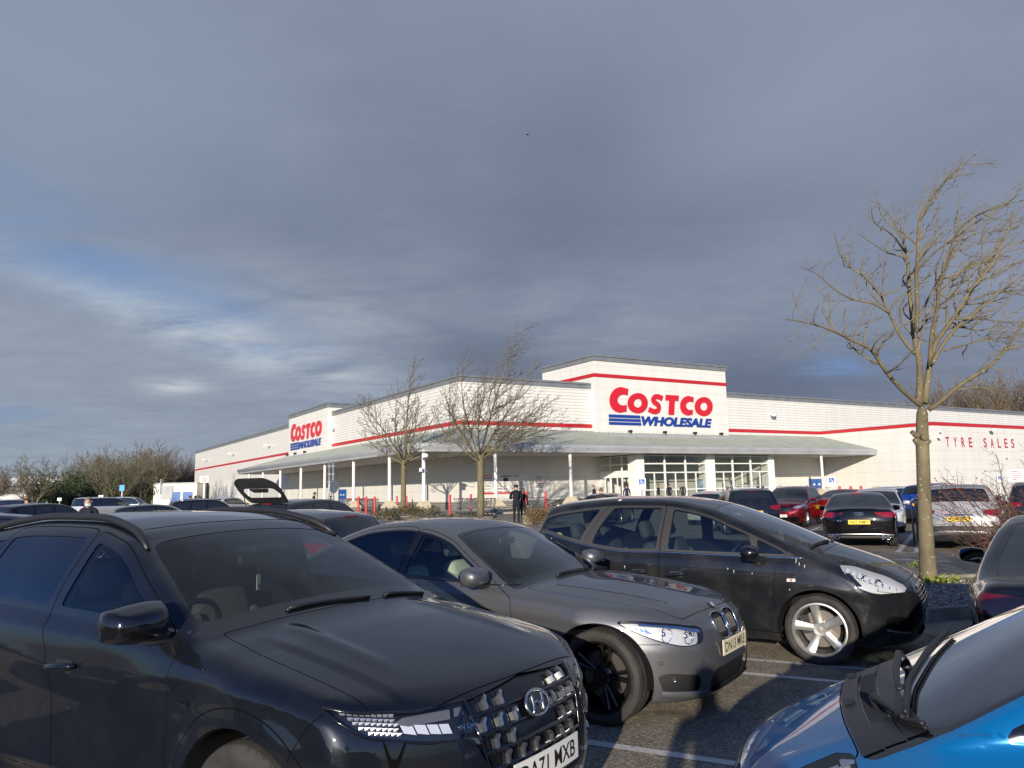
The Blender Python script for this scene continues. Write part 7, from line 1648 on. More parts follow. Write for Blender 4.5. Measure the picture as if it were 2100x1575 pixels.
def far_trees():
    tg = mottled('far_twig', (.105, .082, .060), (.17, .135, .10), .8, .95); tgb = mottled('far_twig_brown', (.15, .105, .062), (.22, .16, .10), .8, .95); tgg = mottled('far_twig_olive', (.10, .095, .055), (.16, .145, .085), .8, .95)
    protos = []
    for seed, form in ((1, .55), (2, .35), (3, .75), (4, .45)):
        r2 = random.Random(seed+50); acc = []; H = 10.0; tr = [Vector((.12*math.sin(3*t+seed), .1*math.sin(4*t), H*.16*t)) for t in np.linspace(0, 1, 5)]; acc.append((tr, [.22, .2, .18, .17, .16], 0))
        for k in range(9):
            az = 2*math.pi*k/9+r2.uniform(-.3, .3); up = form+r2.uniform(-.15, .3); ln = H*.80*r2.uniform(.7, 1.0); d = Vector((math.cos(az)*(1-up*.6), math.sin(az)*(1-up*.6), .55+up)).normalized(); q = [tr[-1]+Vector((0, 0, -.5*r2.random()*2))]
            for s in range(7): d = (d+Vector((0, 0, .09))+Vector((r2.gauss(0, .09), r2.gauss(0, .09), r2.gauss(0, .07)))).normalized(); q.append(q[-1]+d*ln/7)
            grow(q, .085, .018, 1, r2, (.1, 0), acc, 4, (0, 3.0, 3.2, 3.0), .42, .40, .019)
        zm = max(max(v.z for v in P_) for P_, _, _ in acc); acc = [([v*(10/zm) for v in P_], rr, lv) for P_, rr, lv in acc]; a, b = tree_meshes(acc, 1, (7, 5, 3, 3, 3)); t = a.build('trunk', M_BARK, None, True); c = b.build('crown', tg, None, True); protos.append((t.data, c.data)); bpy.data.objects.remove(t); bpy.data.objects.remove(c)
    def inst(k, x, y, h, w, label, group, tw, rz=0):
        t = thing('bare_tree', label, 'tree', (x, y, -.1), rz, group); t.scale = (w, w, h/10.0)
        for nm, me in zip(('trunk', 'crown'), protos[k]):
            o = link(bpy.data.objects.new(nm, me), t)
            if nm == 'crown': o.material_slots[0].link = 'OBJECT'; o.material_slots[0].material = tw
    r2 = random.Random(4); GL = 'bare trees beyond the far side of the car park'
    for i, (px, ptop, Y, k, w, tw) in enumerate(((8, 935, 104, 0, 1.0, tg), (38, 962, 128, 1, .9, tg), (148, 922, 118, 2, .75, tgg), (176, 948, 125, 1, .9, tg), (205, 905, 120, 0, 1.05, tg), (222, 925, 112, 3, 1.1, tgg), (246, 918, 122, 1, 1.0, tgb), (268, 910, 126, 3, 1.0, tg), (296, 900, 118, 0, 1.2, tgg), (318, 898, 166, 1, 1.0, tg), (338, 922, 172, 2, .7, tgb), (358, 918, 178, 3, .8, tg), (383, 928, 186, 0, .8, tg), (398, 930, 192, 2, .8, tg), (130, 965, 108, 3, .8, tgb))):
        p = at(px, ptop, Y); inst(k, p.x, Y, p.z, w*p.z/10, 'bare grey brown tree in the belt of trees beyond the far left car park', GL, tw, r2.uniform(0, 6.28))
    p = at(75, 925, 88); inst(2, p.x, 88, p.z, .95, 'lone bare tree with a forked pale trunk above the parked tanker', None, tgg, .4)
    p = at(238, 925, 86); inst(3, p.x, 86, p.z, .85, 'bare tree with pale trunk rising behind the white box shaped SUV', None, tgg, 1.4)
    GR = 'bare trees behind the store roof at right'
    for i in range(15):
        px = 1855+i*19; top = (808, 790, 782, 786, 770, 762, 766, 752, 756, 748, 752, 745, 750, 742, 748)[i]; Y = 150+8*(i % 3); p = at(px, top, Y); inst((i*3+1) % 4, p.x, Y, p.z, 1.3+.15*(i % 2), 'bare brown tree showing above the store roofline behind the spotted trunk', GR, (tg, tgb)[i % 2], r2.uniform(0, 6.28))
    # evergreen masses at the foot of the belt
    ev = []
    for i, (px, w, top, Y) in enumerate(((120, 3.4, 968, 100), (102, 2.2, 1000, 92), (138, 2.6, 992, 96), (180, 3.2, 975, 104), (200, 2.6, 985, 98), (165, 2.4, 985, 97), (300, 3.6, 975, 168), (282, 3.0, 985, 128), (345, 3.6, 965, 178), (392, 5.5, 955, 192), (372, 4.5, 968, 188), (228, 2.6, 975, 105), (262, 1.0, 1000, 88))):
        p = at(px, top, Y); r3 = random.Random(i+90); mb = MB()
        for q in range(14): leaves(mb, (r3.uniform(-.75, .75)*w, r3.uniform(-.5, .5)*w, p.z*r3.uniform(.18, .82)), (w*.40, w*.40, p.z*.24), 150, .17, r3)
        t = thing('evergreen_bush', 'dark evergreen bush at the foot of the bare trees far left' if px != 262 else 'ivy covered stump beside the blue roundel sign far left', 'bush', (p.x, Y, 0), 0, 'evergreen bushes under the far trees' if px != 262 else None)
        s = MB(); s.tube([(0, 0, 0), (.1, 0, p.z*.6)], [.14, .05], 6); s.build('stem', M_TWIG, t); mb.build('foliage', [M_LEAFD, M_LEAFM], t)
def shrubs():
    r2 = random.Random(6)
    # gravel bed with kerbs under the big tree
    front = [gp(1880, 1277), gp(2040, 1262), (8.9, 11.4, 0)]; P = [(3.9, 9.55), (8.7, 10.9), (9.9, 13.6), (4.9, 12.9)]
    gm = mat('gravel', (.2, .18, .15), .9); nt = gm.node_tree; b = bsdf(gm); v = tcoord(nt); vo = nt.nodes.new('ShaderNodeTexVoronoi'); vo.inputs['Scale'].default_value = 26; L(nt, v, vo.inputs['Vector'])
    sc = nt.nodes.new('ShaderNodeSeparateColor'); L(nt, vo.outputs['Color'], sc.inputs[0]); L(nt, ramp(nt, sc.outputs[0], [(.1, (.05, .042, .034)), (.5, (.20, .175, .14)), (.9, (.42, .38, .32))]), b.inputs['Base Color']); bump(nt, mathn(nt, 'SUBTRACT', 1, vo.outputs[0]), b, 1.0, .03)
    mb = MB(); n = 26; V = []
    for i in range(n+1):
        for j in range(n+1):
            s, t = i/n, j/n; a = Vector(P[0]).lerp(Vector(P[1]), s); c = Vector(P[3]).lerp(Vector(P[2]), s); q = a.lerp(c, t); V.append((q.x, q.y, .10+.07*math.sin(math.pi*t)*math.sin(math.pi*s)+r2.uniform(-.012, .012)))
    mb.add(V, [(i*(n+1)+j, (i+1)*(n+1)+j, (i+1)*(n+1)+j+1, i*(n+1)+j+1) for i in range(n) for j in range(n)]); o = mb.build('gravel_bed', gm); tag(o, kind='structure')
    km = mottled('mossy_kerb', (.16, .14, .105), (.28, .25, .19), 5, .9, bstr=.4); mb = MB()
    for a, c in zip(P, P[1:]+P[:1]):
        a, c = Vector(a), Vector(c); d = c-a; k = max(1, int(d.length/.9))
        for i in range(k): p = a+d*(i+.5)/k; mb.box((p.x, p.y, .06), (d.length/k-.012, .13, .18), math.atan2(d.y, d.x), 0, .015)
    o = mb.build('kerb', km); tag(o, kind='structure')
    st = MB()
    for _ in range(2600):
        s, t = r2.random(), r2.random()*.75; q = Vector(P[0]).lerp(Vector(P[1]), s).lerp(Vector(P[3]).lerp(Vector(P[2]), s), t); z = .11+.07*math.sin(math.pi*t)*math.sin(math.pi*s); e = r2.uniform(.010, .026); a = r2.uniform(0, 6.28)
        R3 = [(math.cos(a+2.1*k)*e*r2.uniform(.8, 1.3), math.sin(a+2.1*k)*e*r2.uniform(.7, 1.1)) for k in range(3)]; st.add([(q.x+x, q.y+y, z) for x, y in R3]+[(q.x, q.y, z+e*.8)], [(0, 1, 3), (1, 2, 3), (2, 0, 3)], r2.choice((0, 0, 1, 2)))
    o = st.build('gravel_stones', [mat('stone_mid', (.22, .20, .165), .9), mat('stone_pale', (.42, .39, .34), .9), mat('stone_dark', (.10, .088, .07), .9)]); tag(o, kind='stuff')
    # spring greenery at the foot of the tree
    for (px, py, lab, nn, sz) in ((1935, 1195, 'low yellow green plant at the foot of the spotted trunk', 60, .085), (1875, 1163, 'small yellow green shoots left of the spotted trunk', 18, .07)):
        c = gp(px, py, .16); mb = MB()
        for _ in range(nn):
            a = r2.uniform(0, 6.28); l = r2.uniform(.5, 1.4)*sz*2; x = c[0]+r2.gauss(0, .20 if nn > 30 else .10); y = c[1]+r2.gauss(0, .12); b_ = Vector((math.cos(a), math.sin(a), 1.2)).normalized(); p = Vector((x, y, .15)); s = Vector((-math.sin(a), math.cos(a), 0))*l*.16
            mb.add([p, p+b_*l*.5+s, p+b_*l+Vector((0, 0, -.25*l)), p+b_*l*.5-s], [(0, 1, 2, 3)], 0 if r2.random() < .6 else 1)
        tag(mb.build('spring_plant', [M_LEAFY, mat('leaf_fresh', (.10, .16, .03), .7)]), lab, 'plant')
    # berry bush: arching reddish twigs
    b0 = Vector((8.15, 12.5, .1)); acc = []; twm = mottled('red_twig', (.075, .040, .028), (.16, .09, .06), 5, .85)
    for k in range(34):
        a = r2.uniform(0, 6.28); d = Vector((math.cos(a)*.62, math.sin(a)*.62, 1.0)).normalized(); q = [Vector((r2.gauss(0, .30), r2.gauss(0, .22), 0))]; ln = r2.uniform(1.3, 2.3)
        for s in range(7): d = (d+Vector((math.cos(a)*.10, math.sin(a)*.06, -.06 if s > 4 else .05))+Vector((r2.gauss(0, .10), r2.gauss(0, .10), r2.gauss(0, .08)))).normalized(); q.append(q[-1]+d*ln/7)
        grow(q, .011, .004, 1, r2, (-.2, 0), acc, 3, (0, 9.0, 8.0), .34, .05, .0028)
    t = thing('berry_bush', 'bare tangled bush with red berries in front of the grey crossover', 'bush', b0); a, c = tree_meshes(acc, 1, (5, 5, 3, 3)); a.build('stems', twm, t, True); c.build('twigs', twm, t, True)
    mb = MB(); tips = [P_[-1] for P_, rr, lv in acc if lv >= 2]
    for p in r2.sample(tips, min(240, len(tips))): mb.lathe([(0, -.011), (.011, -.004), (.011, .005), (0, .011)], 5, 'Z', tuple(p))
    o = mb.build('berries', mat('berry_red', (.35, .03, .015), .4), t); tag(o, kind='stuff')
    mb = MB()
    for _ in range(420): p = r2.choice(acc)[0][-1]; leaves(mb, p, (.05, .05, .05), 1, .018, r2)
    mb.build('dry_leaves', [M_LEAFB, M_LEAFM], t)
    # shrub bed by the store trees and the brown hedge
    def hedge(px, py, w, d, h, lab, ms, n, size, name='shrub', Y=None):
        c = Vector(gp(px, py)); mb = MB(); k = max(3, int(w/.45))
        for i in range(k):
            u = (i+.5)/k-.5
            for j in range(3): leaves(mb, (u*w+r2.gauss(0, .1), r2.uniform(-.3, .3)*d, h*r2.uniform(.35, .72)*(1-.5*abs(u))), (w/k*1.0, d*.4, h*.34), n//(3*k), size, r2)
        t = thing(name, lab, 'shrub', c); s = MB()
        for i in range(6): s.tube([(r2.uniform(-.3, .3)*w, 0, 0), (r2.uniform(-.4, .4)*w, 0, h*.7)], [.03, .008], 5)
        s.build('stems', M_TWIG, t); mb.build('foliage', ms, t)
    hedge(845, 1062, 3.4, 1.6, .95, 'low brown green shrub round the smaller bare tree', [M_LEAFM, M_LEAFB], 1900, .055); hedge(788, 1068, 1.3, .9, .75, 'small green shrub at the left end of the planting bed', [M_LEAFM, M_LEAFB], 500, .055)
    hedge(950, 1059, 2.6, .7, .22, 'sparse ground ivy left of the larger bare tree', [M_LEAFM, M_LEAFD], 420, .05); hedge(1108, 1078, 1.25, .8, 1.0, 'russet leaved hedge beside the stone planter', [M_LEAFB, M_LEAFB2], 1500, .05, 'hedge')
    mb = MB(); c = Vector(gp(1082, 1075)); mb.box((c.x, c.y, .22), (.45, .5, .5), .2, 0, .04); tag(mb.build('stone_planter', mottled('planter_stone', (.20, .17, .11), (.32, .28, .19), 4, .9)), 'squat stone block planter at the left end of the russet hedge', 'planter')
    # raised planting strip
    a, c = Vector(gp(770, 1066)), Vector(gp(1015, 1062)); mb = MB(); d = c-a; p = (a+c)/2; mb.box((p.x, p.y+.5, .04), (d.length, 1.5, .10), math.atan2(d.y, d.x)); tag(mb.build('planting_strip', mottled('bed_soil', (.09, .07, .045), (.15, .12, .08), 3, .95)), kind='structure')
# ------------------------------------------------------------------ people
M_SKIN = mat('skin', (.42, .24, .17), .55)
def person(label, x, y, deg, h=1.75, top=(.02, .02, .022), legs=(.015, .015, .018), hair=(.04, .025, .015), pose='stand', mask=False, cap=None, bulk=1.0, long_hair=False, group=None, z=0, skirt=False):
    """one skinned body; hair, cap and mask are children"""
    s = h/1.75; J = {}; E = []
    lean = dict(stand=0, walk=.05, bend=1.02, phone=.08, stoop=.45)[pose]
    st = dict(stand=.06, walk=.30, bend=.16, phone=.05, stoop=.12)[pose]
    hip = Vector((0, 0, .93-(.06 if pose in ('walk', 'bend') else 0)))
    up = Vector((math.sin(lean), 0, math.cos(lean))); fw = Vector((math.cos(lean), 0, -math.sin(lean)))
    J['pel'] = (hip, .125*bulk); J['waist'] = (hip+up*.17, .125*bulk); J['chest'] = (hip+up*.38, .150*bulk); J['neck0'] = (hip+up*.53, .085)
    hd = (up+Vector((.25 if pose != 'bend' else .15, 0, -.1 if pose in ('phone', 'stoop') else 0))).normalized() if pose != 'bend' else Vector((.92, 0, .10)).normalized()
    hb = hip+up*.60; J['neck'] = (hb, .058); J['jaw'] = (hb+hd*.075+fw*.03, .074); J['skull'] = (hb+hd*.165+fw*.010, .096); J['crown'] = (hb+hd*.215, .075)
    face = Vector((1, 0, 0)) if pose != 'bend' else Vector((.30, 0, -.95)).normalized()
    face = (face-hd*face.dot(hd)).normalized()
    for sg, n in ((1, 'l'), (-1, 'r')):
        sw = st*sg
        J['hip'+n] = (hip+Vector((0, sg*.095, -.06)), .098*bulk)
        J['kn'+n] = (Vector((sw*.55+(.03 if pose != 'stand' else .01), sg*.105, .50)), .066); J['an'+n] = (Vector((sw*1.0-(.05 if sw < 0 else 0), sg*.11, .09)), .045); J['toe'+n] = (Vector((sw*1.0+.16, sg*.13, .035)), .038)
        sh = hip+up*.48+Vector((0, sg*.19*bulk, 0)); J['sh'+n] = (sh, .072*bulk)
        if pose == 'bend': el = sh+Vector((.06, sg*.06, -.27)); ha = el+Vector((.16, -sg*.03, -.20))
        elif pose == 'phone': el = sh+Vector((.02, sg*.07, -.28)); ha = el+Vector((.22, -sg*.10, .06 if sg > 0 else .12))
        elif pose == 'walk': el = sh+Vector((-sw*.30, sg*.05, -.27)); ha = el+Vector((.10-sw*.2, 0, -.21))
        else: el = sh+Vector((-.02, sg*.06, -.28)); ha = el+Vector((.07, -sg*.01, -.24))
        J['el'+n] = (el, .052*bulk); J['wr'+n] = (ha, .038); d = (ha-el).normalized(); J['pm'+n] = (ha+d*.07, .034)
        J['th'+n] = (ha+d*.06+Vector((.03, -sg*.03, 0)), .013)
        for k in range(4): J['f%d%s' % (k, n)] = (ha+d*(.15-.012*abs(k-1.3))+Vector((.012*(k-1.5)*1.6, 0, 0))+Vector((.02, -sg*.015, 0)), .010)
        E += [('pel', 'hip'+n, 1), ('hip'+n, 'kn'+n, 1), ('kn'+n, 'an'+n, 1), ('an'+n, 'toe'+n, 3), ('neck0', 'sh'+n, 0), ('sh'+n, 'el'+n, 0), ('el'+n, 'wr'+n, 0), ('wr'+n, 'pm'+n, 2), ('pm'+n, 'th'+n, 2)]+[('pm'+n, 'f%d%s' % (k, n), 2) for k in range(4)]
    E = [('pel', 'waist', 0), ('waist', 'chest', 0), ('chest', 'neck0', 0), ('neck0', 'neck', 2), ('neck', 'jaw', 2), ('jaw', 'skull', 2), ('skull', 'crown', 2)]+E
    sk = hb+hd*.13+face*.104; J['nose'] = (sk, .016); E.append(('jaw', 'nose', 2))
    names = list(J); ix = {n: i for i, n in enumerate(names)}
    me = bpy.data.meshes.new('person'); me.from_pydata([tuple(J[n][0]*s) for n in names], [(ix[a], ix[b]) for a, b, _ in E], [])
    o = bpy.data.objects.new('person', me); COL.objects.link(o); o.modifiers.new('s', 'SKIN'); sv = me.skin_vertices[0].data
    for n in names: r = J[n][1]*s; sv[ix[n]].radius = (r, r)
    sv[ix['pel']].use_root = True; o.modifiers['s'].use_smooth_shade = True; sub = o.modifiers.new('d', 'SUBSURF'); sub.levels = sub.render_levels = 1
    dg = bpy.context.evaluated_depsgraph_get(); m2 = bpy.data.meshes.new_from_object(o.evaluated_get(dg)); o.modifiers.clear(); o.data = m2; bpy.data.meshes.remove(me)
    cm = lambda c, r=.8: mat('cloth_%02d_%02d_%02d' % tuple(int(q*200) for q in c), c, r, 0, 0, .2)
    for m_ in (cm(top), cm(legs), M_SKIN, M_BLACK): m2.materials.append(m_)
    for p in m2.polygons:
        c = p.center/s; best = 9; mi = 0
        for a, b, k in E:
            A, B = J[a][0], J[b][0]; d = B-A; t = max(0, min(1, (c-A).dot(d)/max(d.length_squared, 1e-9))); q = (c-A-d*t).length-(J[a][1]*(1-t)+J[b][1]*t)*.9
            if q < best: best, mi = q, k
        p.material_index = mi; p.use_smooth = True
    o.location = (x, y, z); o.rotation_euler = (0, 0, R(deg)); tag(o, label, 'person', group)
    # hair or cap: a shell over the skull
    def shell(name, col, r, cut, off, drop=0, m=None):
        bm = bmesh.new(); bmesh.ops.create_icosphere(bm, subdivisions=3, radius=1)
        c = (hb+hd*.155+face*off)*s; V = [v for v in bm.verts if (v.co.x*1.0 > cut and v.co.z < .35+0*drop)]
        bmesh.ops.delete(bm, geom=[v for v in bm.verts if (v.co.x > cut and v.co.z < .42) or v.co.z < -.55-drop], context='VERTS')
        side = hd.cross(face)
        for v in bm.verts: q = v.co; v.co = c+(face*q.x*r*1.02+side*q.y*r*.90+hd*(q.z*r*1.12 if q.z > 0 else q.z*r*(1.12+drop)))*s
        me3 = bpy.data.meshes.new(name); bm.to_mesh(me3); bm.free(); me3.materials.append(m or mat('hair_%02d_%02d' % (int(col[0]*300), int(col[1]*300)), col, .7)); q = link(bpy.data.objects.new(name, me3), o)
        for p in me3.polygons: p.use_smooth = True
        return q
    if cap: shell('cap', cap, .118, .62, -.004, 0, cm(cap)); pk = MB(); c = (hb+hd*.20+face*.10)*s; sd_ = hd.cross(face); pk.add([tuple(c+(face*a+sd_*b)*s) for a, b in ((0, -.08), (.09, -.06), (.105, 0), (.09, .06), (0, .08))], [(0, 1, 2, 3, 4)]); pk.build('cap_peak', cm(cap), o)
    else: shell('hair', hair, .112, .30, -.012, 1.6 if long_hair else 0)
    fc = MB(); side = hd.cross(face)
    for sg in (1, -1):
        c = (hb+hd*.150+face*.088+side*sg*.034)*s; fc.lathe([(0, -.010*s), (.011*s, -.004*s), (.011*s, .004*s), (0, .010*s)], 6, 'Z', tuple(c), 0)
        c = (hb+hd*.135+side*sg*.096)*s; fc.lathe([(0, -.03*s), (.016*s, -.01*s), (.016*s, .015*s), (0, .03*s)], 6, 'Z', tuple(c), 1)
    c = (hb+hd*.075+face*.098)*s; fc.add([tuple(c+(side*a+hd*b)*s) for a, b in ((-.028, 0), (0, -.008), (.028, 0), (0, .008))], [(0, 1, 2, 3)], 2); fc.build('face', [M_BLACK, M_SKIN, mat('lips', (.28, .10, .09), .5)], o)
    if mask:
        mk = MB(); V = []
        for i in range(4):
            for j in range(7): a = (j-3)/3; V.append(tuple((hb+hd*(.115-.03*i-.005*abs(a))+face*(.112-.045*a*a-.010*abs(i-1.3))+side*a*.082)*s))
        mk.add(V, [(i*7+j, i*7+j+1, (i+1)*7+j+1, (i+1)*7+j) for i in range(3) for j in range(6)]); mk.build('face_mask', mat('mask_pale', (.55, .66, .70), .8), o)
    return o
def people():
    def px_at(px, Y): d = sight(px, 1000); return float(d[0]/d[1]*Y)
    person('man in olive green jacket and black cap bending over a trolley', px_at(694, 16.6), 16.6, 186, 1.82, (.030, .040, .020), (.012, .012, .014), cap=(.010, .010, .012), pose='bend', bulk=1.12)
    person('man in black quilted jacket walking away past the russet hedge', px_at(1058, 40.3), 40.3, 82, 1.93, (.012, .013, .017), (.012, .012, .014), (.015, .012, .01), 'phone', bulk=1.15)
    person('woman with long brown hair beside the man in the black quilted jacket', px_at(1072, 41.2), 41.2, 70, 1.72, (.012, .012, .015), (.02, .02, .022), (.12, .065, .03), 'stand', long_hair=True)
    person('grey haired man in a dark coat wearing a pale face mask', px_at(184, 22.5), 22.5, 275, 1.72, (.015, .018, .028), (.02, .02, .025), (.16, .14, .12), 'stand', mask=True, bulk=1.1)
    person('dark haired man in black jacket and white shirt at far left', px_at(64, 31.5), 31.5, 215, 1.74, (.012, .012, .014), (.02, .02, .022), (.03, .02, .012), 'phone')
    person('worker in an orange high visibility vest by the notice board', px_at(401, 52), 52, 30, 1.72, (.75, .13, .015), (.03, .03, .035), (.02, .015, .01), 'stand', bulk=1.1)
    person('person in a tan coat right of the notice board post', px_at(423, 53), 53, 200, 1.74, (.24, .14, .06), (.03, .028, .03), (.04, .03, .02), 'stoop')
    for px, lab, c, Y in ((391, 'shopper in grey left of the orange vest', (.06, .06, .065), 55), (410, 'shopper in dark teal right of the orange vest', (.03, .05, .055), 54.5)): person(lab, px_at(px, Y), Y, 160, 1.74, c, (.02, .02, .022), (.03, .02, .012), 'stand')
    person('man in black holding a phone to his ear under the left canopy', px_at(643, 58), 58, 25, 1.80, (.012, .012, .014), (.02, .02, .022), (.02, .015, .012), 'phone')
    person('stooping person behind the twin sign post under the canopy', px_at(672, 60), 60, 10, 1.80, (.022, .018, .016), (.02, .02, .022), (.05, .04, .03), 'stoop')
    for px, Y, lab, c, hr, dg in ((1218, 60, 'man with short hair right of the aerial on the black hatchback', (.02, .02, .024), (.10, .06, .03), 200), (1285, 60, 'person in a navy jacket at the sliding doors', (.02, .026, .05), (.02, .015, .012), 80), (1350, 66, 'dark haired person sitting area side of the lobby, leaning forward', (.012, .012, .014), (.02, .015, .012), 180), (1372, 67, 'person in black with red bag behind the lobby glass', (.014, .014, .016), (.02, .015, .012), 100), (1400, 67.5, 'pale haired person behind the lobby glass', (.03, .03, .034), (.35, .30, .22), 250)):
        person(lab, px_at(px, Y), Y, dg, 1.74, c, (.02, .02, .022), hr, 'stand', z=.12)
    person('brown haired head showing above the roof of the people carrier', px_at(1233, 34), 34, 90, 1.66, (.03, .03, .035), (.02, .02, .022), (.16, .09, .04), 'stand')
    person('photographer holding up a phone, standing just behind the viewpoint', -.10, -.62, 90, 1.82, (.03, .03, .035), (.02, .02, .022), (.03, .02, .015), 'phone')
# ------------------------------------------------------------------ bollards, signs, trolleys and the rest
def street_things():
    red = mottled('bollard_red', (.44, .016, .022), (.52, .03, .03), 3, .45); G = 'red bollards along the store front'
    def bollard(px, py, top, label, r=.085):
        c = Vector(gp(px, py, .125)) ; h = at(px, top, c.y).z-.125; t = MB(); t.lathe([(0, h), (r*.55, h-.004), (r*.92, h-.03), (r, h-.07), (r, .04), (r*1.06, .03), (r*1.06, -.12)], 18); o = t.build('bollard', red, None, True); o.location = c; autosmooth(o, 40); tag(o, label, 'bollard', G)
    for px, py, top, lab in ((735, 1055, 1018, 'leftmost of three red bollards before the long trolley row'), (751, 1056, 1018, 'middle of three red bollards before the long trolley row'), (768, 1056, 1018, 'rightmost of three red bollards before the long trolley row'), (814, 1046, 1017, 'red bollard left of the smaller bare tree trunk'), (834, 1045, 1017, 'red bollard touching the smaller bare tree trunk on its right'), (923, 1055, 1014, 'red bollard left of the short trolley row by the corner'), (966, 1050, 1013, 'red bollard behind the short trolley row by the corner'), (1120, 1051, 1008, 'red bollard between the russet hedge and the aerial'), (683, 1052, 1016, 'red bollard beside the twin sign post'),
        (1611, 1040, 999, 'short red bollard top over the dark red SUV roof'), (1637, 1040, 999, 'red bollard right of the dark red SUV roof rail'), (1662, 1041, 998, 'red bollard in front of the blue fire door'), (1725, 1040, 997, 'first red bollard right of the accessible bay sign'), (1748, 1040, 997, 'second red bollard right of the accessible bay sign'), (1769, 1040, 996, 'third red bollard right of the accessible bay sign')): bollard(px, py, top, lab)
    for (px, py, top, lab, capm) in ((1080.5, 1061, 1009, 'black post with red upper half behind the walking couple', red), (887, 1058, 1035, 'short black post with white edge right of the shrub bed', M_BLACK), (778, 1048, 1035, 'short dark post at the right end of the long trolley row', M_BLACK)):
        c = Vector(gp(px, py)); h = at(px, top, c.y).z; m = MB(); m.tube([(0, 0, -.02), (0, 0, h*.55)], .075, 12, 0); m.tube([(0, 0, h*.55), (0, 0, h)], .095, 12, 1); o = m.build('post', [M_BLACK, capm], None, True); o.location = c; autosmooth(o, 40); tag(o, lab, 'post')
    # trolley, then rows of copies
    wire = mat('trolley_wire', (.42, .43, .43), .35, .9); red2 = MATS['bollard_red']
    def trolley_meshes():
        a = MB(); w = .013
        def quad(p): a.tube(p+[p[0]], w, 4)
        rings_ = [(.42, .62, .48, .27), (.62, .65, .53, .29), (.82, .68, .58, .31), (1.02, .70, .62, .33)]
        for z, x1, x0, hw in rings_: quad([(-x0*.9, -hw, z), (x1*.75, -hw*.72, z), (x1*.75, hw*.72, z), (-x0*.9, hw, z)])
        for k in range(9):
            t = k/8
            for sg in (1, -1):
                b, e = rings_[0], rings_[3]; a.tube([(-b[2]*.9*(1-t)+b[1]*.75*t, sg*(b[3]*(1-t)+b[3]*.72*t), b[0]), (-e[2]*.9*(1-t)+e[1]*.75*t, sg*(e[3]*(1-t)+e[3]*.72*t), e[0])], w*.7, 4)
        for k in range(5): y = -.2+.1*k; a.tube([(-.43, y*1.3, .42), (.46, y, .42)], w*.7, 4); a.tube([(.46, y, .42), (.52, y*1.1, 1.02)], w*.7, 4)
        for sg in (1, -1): a.tube([(-.55, sg*.30, 1.02), (-.45, sg*.28, .40), (-.45, sg*.27, .12), (.50, sg*.20, .14)], w*1.2, 5)
        b = MB(); b.tube([(-.60, -.30, 1.06), (-.60, .30, 1.06)], .022, 8); b.box((.50, 0, 1.0), (.03, .42, .07))
        c = MB()
        for x, y in ((-.42, .27), (-.42, -.27), (.48, .2), (.48, -.2)): c.lathe([(0, -.02), (.06, -.02), (.06, .02), (0, .02)], 10, 'Y', (x, y, .06))
        return a, b, c
    a, b, c = trolley_meshes(); A = a.build('basket', wire); B = b.build('handle', red2); C_ = c.build('castor', M_BLACK); ms = [(A.name, A.data), (B.name, B.data), (C_.name, C_.data)]
    for o in (A, B, C_): bpy.data.objects.remove(o)
    def trolley(loc, rz, lab, group=None):
        t = thing('shopping_trolley', lab, 'trolley', loc, rz, group)
        for nm, me in ms: link(bpy.data.objects.new(nm, me), t)
        return t
    for k in range(17):
        t = 6.2+.36*k; p = store_pt(t, 5.2, .125, True); trolley(p, YAW+math.pi/2, 'wire trolley nested in the long row between the canopy columns', 'long row of trolleys')
    for k in range(14):
        p = store_pt(13.6+.36*k, 3.4, .125, True); trolley(p, YAW+math.pi/2, 'wire trolley nested in the row farther under the left canopy', 'far row of trolleys')
    p0 = Vector(gp(950, 1054, .125))
    for k in range(7): trolley((p0.x+.28*k, p0.y+.10*k, .125), .3, 'wire trolley nested in the short row behind the larger tree', 'short row of trolleys')
    p = Vector(gp(1100, 1052, .125)); trolley((p.x, p.y, .125), .3, 'single wire trolley pushed by the walking couple')
    for k in range(9):
        p = store_pt(41.0+.34*k, 2.6, .125); trolley(p, YAW, 'wire trolley nested in the row by the right blue fire door', 'row of trolleys at the fire door')
    for k in range(8):
        p = store_pt(44.8+.30*k*.5, 8.0+.3*k, .125); trolley(p, YAW-.9, 'wire trolley with red handle by the tyre bay wall', 'trolleys at the tyre bay')
    trolley((-4.75, 16.35, 0), math.pi, 'trolley under the hands of the man in the olive green jacket')
    # signs
    white = mat('sign_white', (.78, .78, .76), .4); blue = mat('sign_royal', (.02, .10, .42), .4); grey = mat('galvanised', (.36, .38, .39), .45, .6); ink = mat('sign_ink', (.03, .03, .03), .5)
    def wheelchair_sign(px, py, w, h, Y, lab, pole_to=0):
        c = at(px, py, Y); s = 1592/Y; W, H = w/s, h/s; root = thing('accessible_sign', lab, 'sign', (c.x, Y, 0)); f = lambda a, b, d: (a*W, -d, c.z+b*H)
        mb = MB(); mb.prism(rounded([(-.5, -.5), (.5, -.5), (.5, .5), (-.5, .5)], .05), f, -.01, .01); mb.build('sign_plate', white, root)
        mb = MB(); mb.prism([(-.36, -.08), (.36, -.08), (.36, .42), (-.36, .42)], f, .012, .016); mb.build('blue_square', blue, root)
        mb = MB(); u = .5*W/H; g = lambda a, b: (a*W, -.022, c.z+b*H)
        mb.lathe([(0, 0), (.035*W*1.6, 0)], 14, 'Y', g(-.07, .34), 0); ring_ = [g(-.02+.19*math.cos(t), .10+.19*u*2*math.sin(t)) for t in np.linspace(R(110), R(390), 20)]
        mb.tube(ring_, .026*W, 5); mb.tube([g(-.07, .27), g(-.05, .12), g(.12, .12), g(.20, -.03)], .03*W, 5); mb.tube([g(-.06, .21), g(.10, .21)], .024*W, 5); mb.build('wheelchair_symbol', white, root)
        mb = MB()
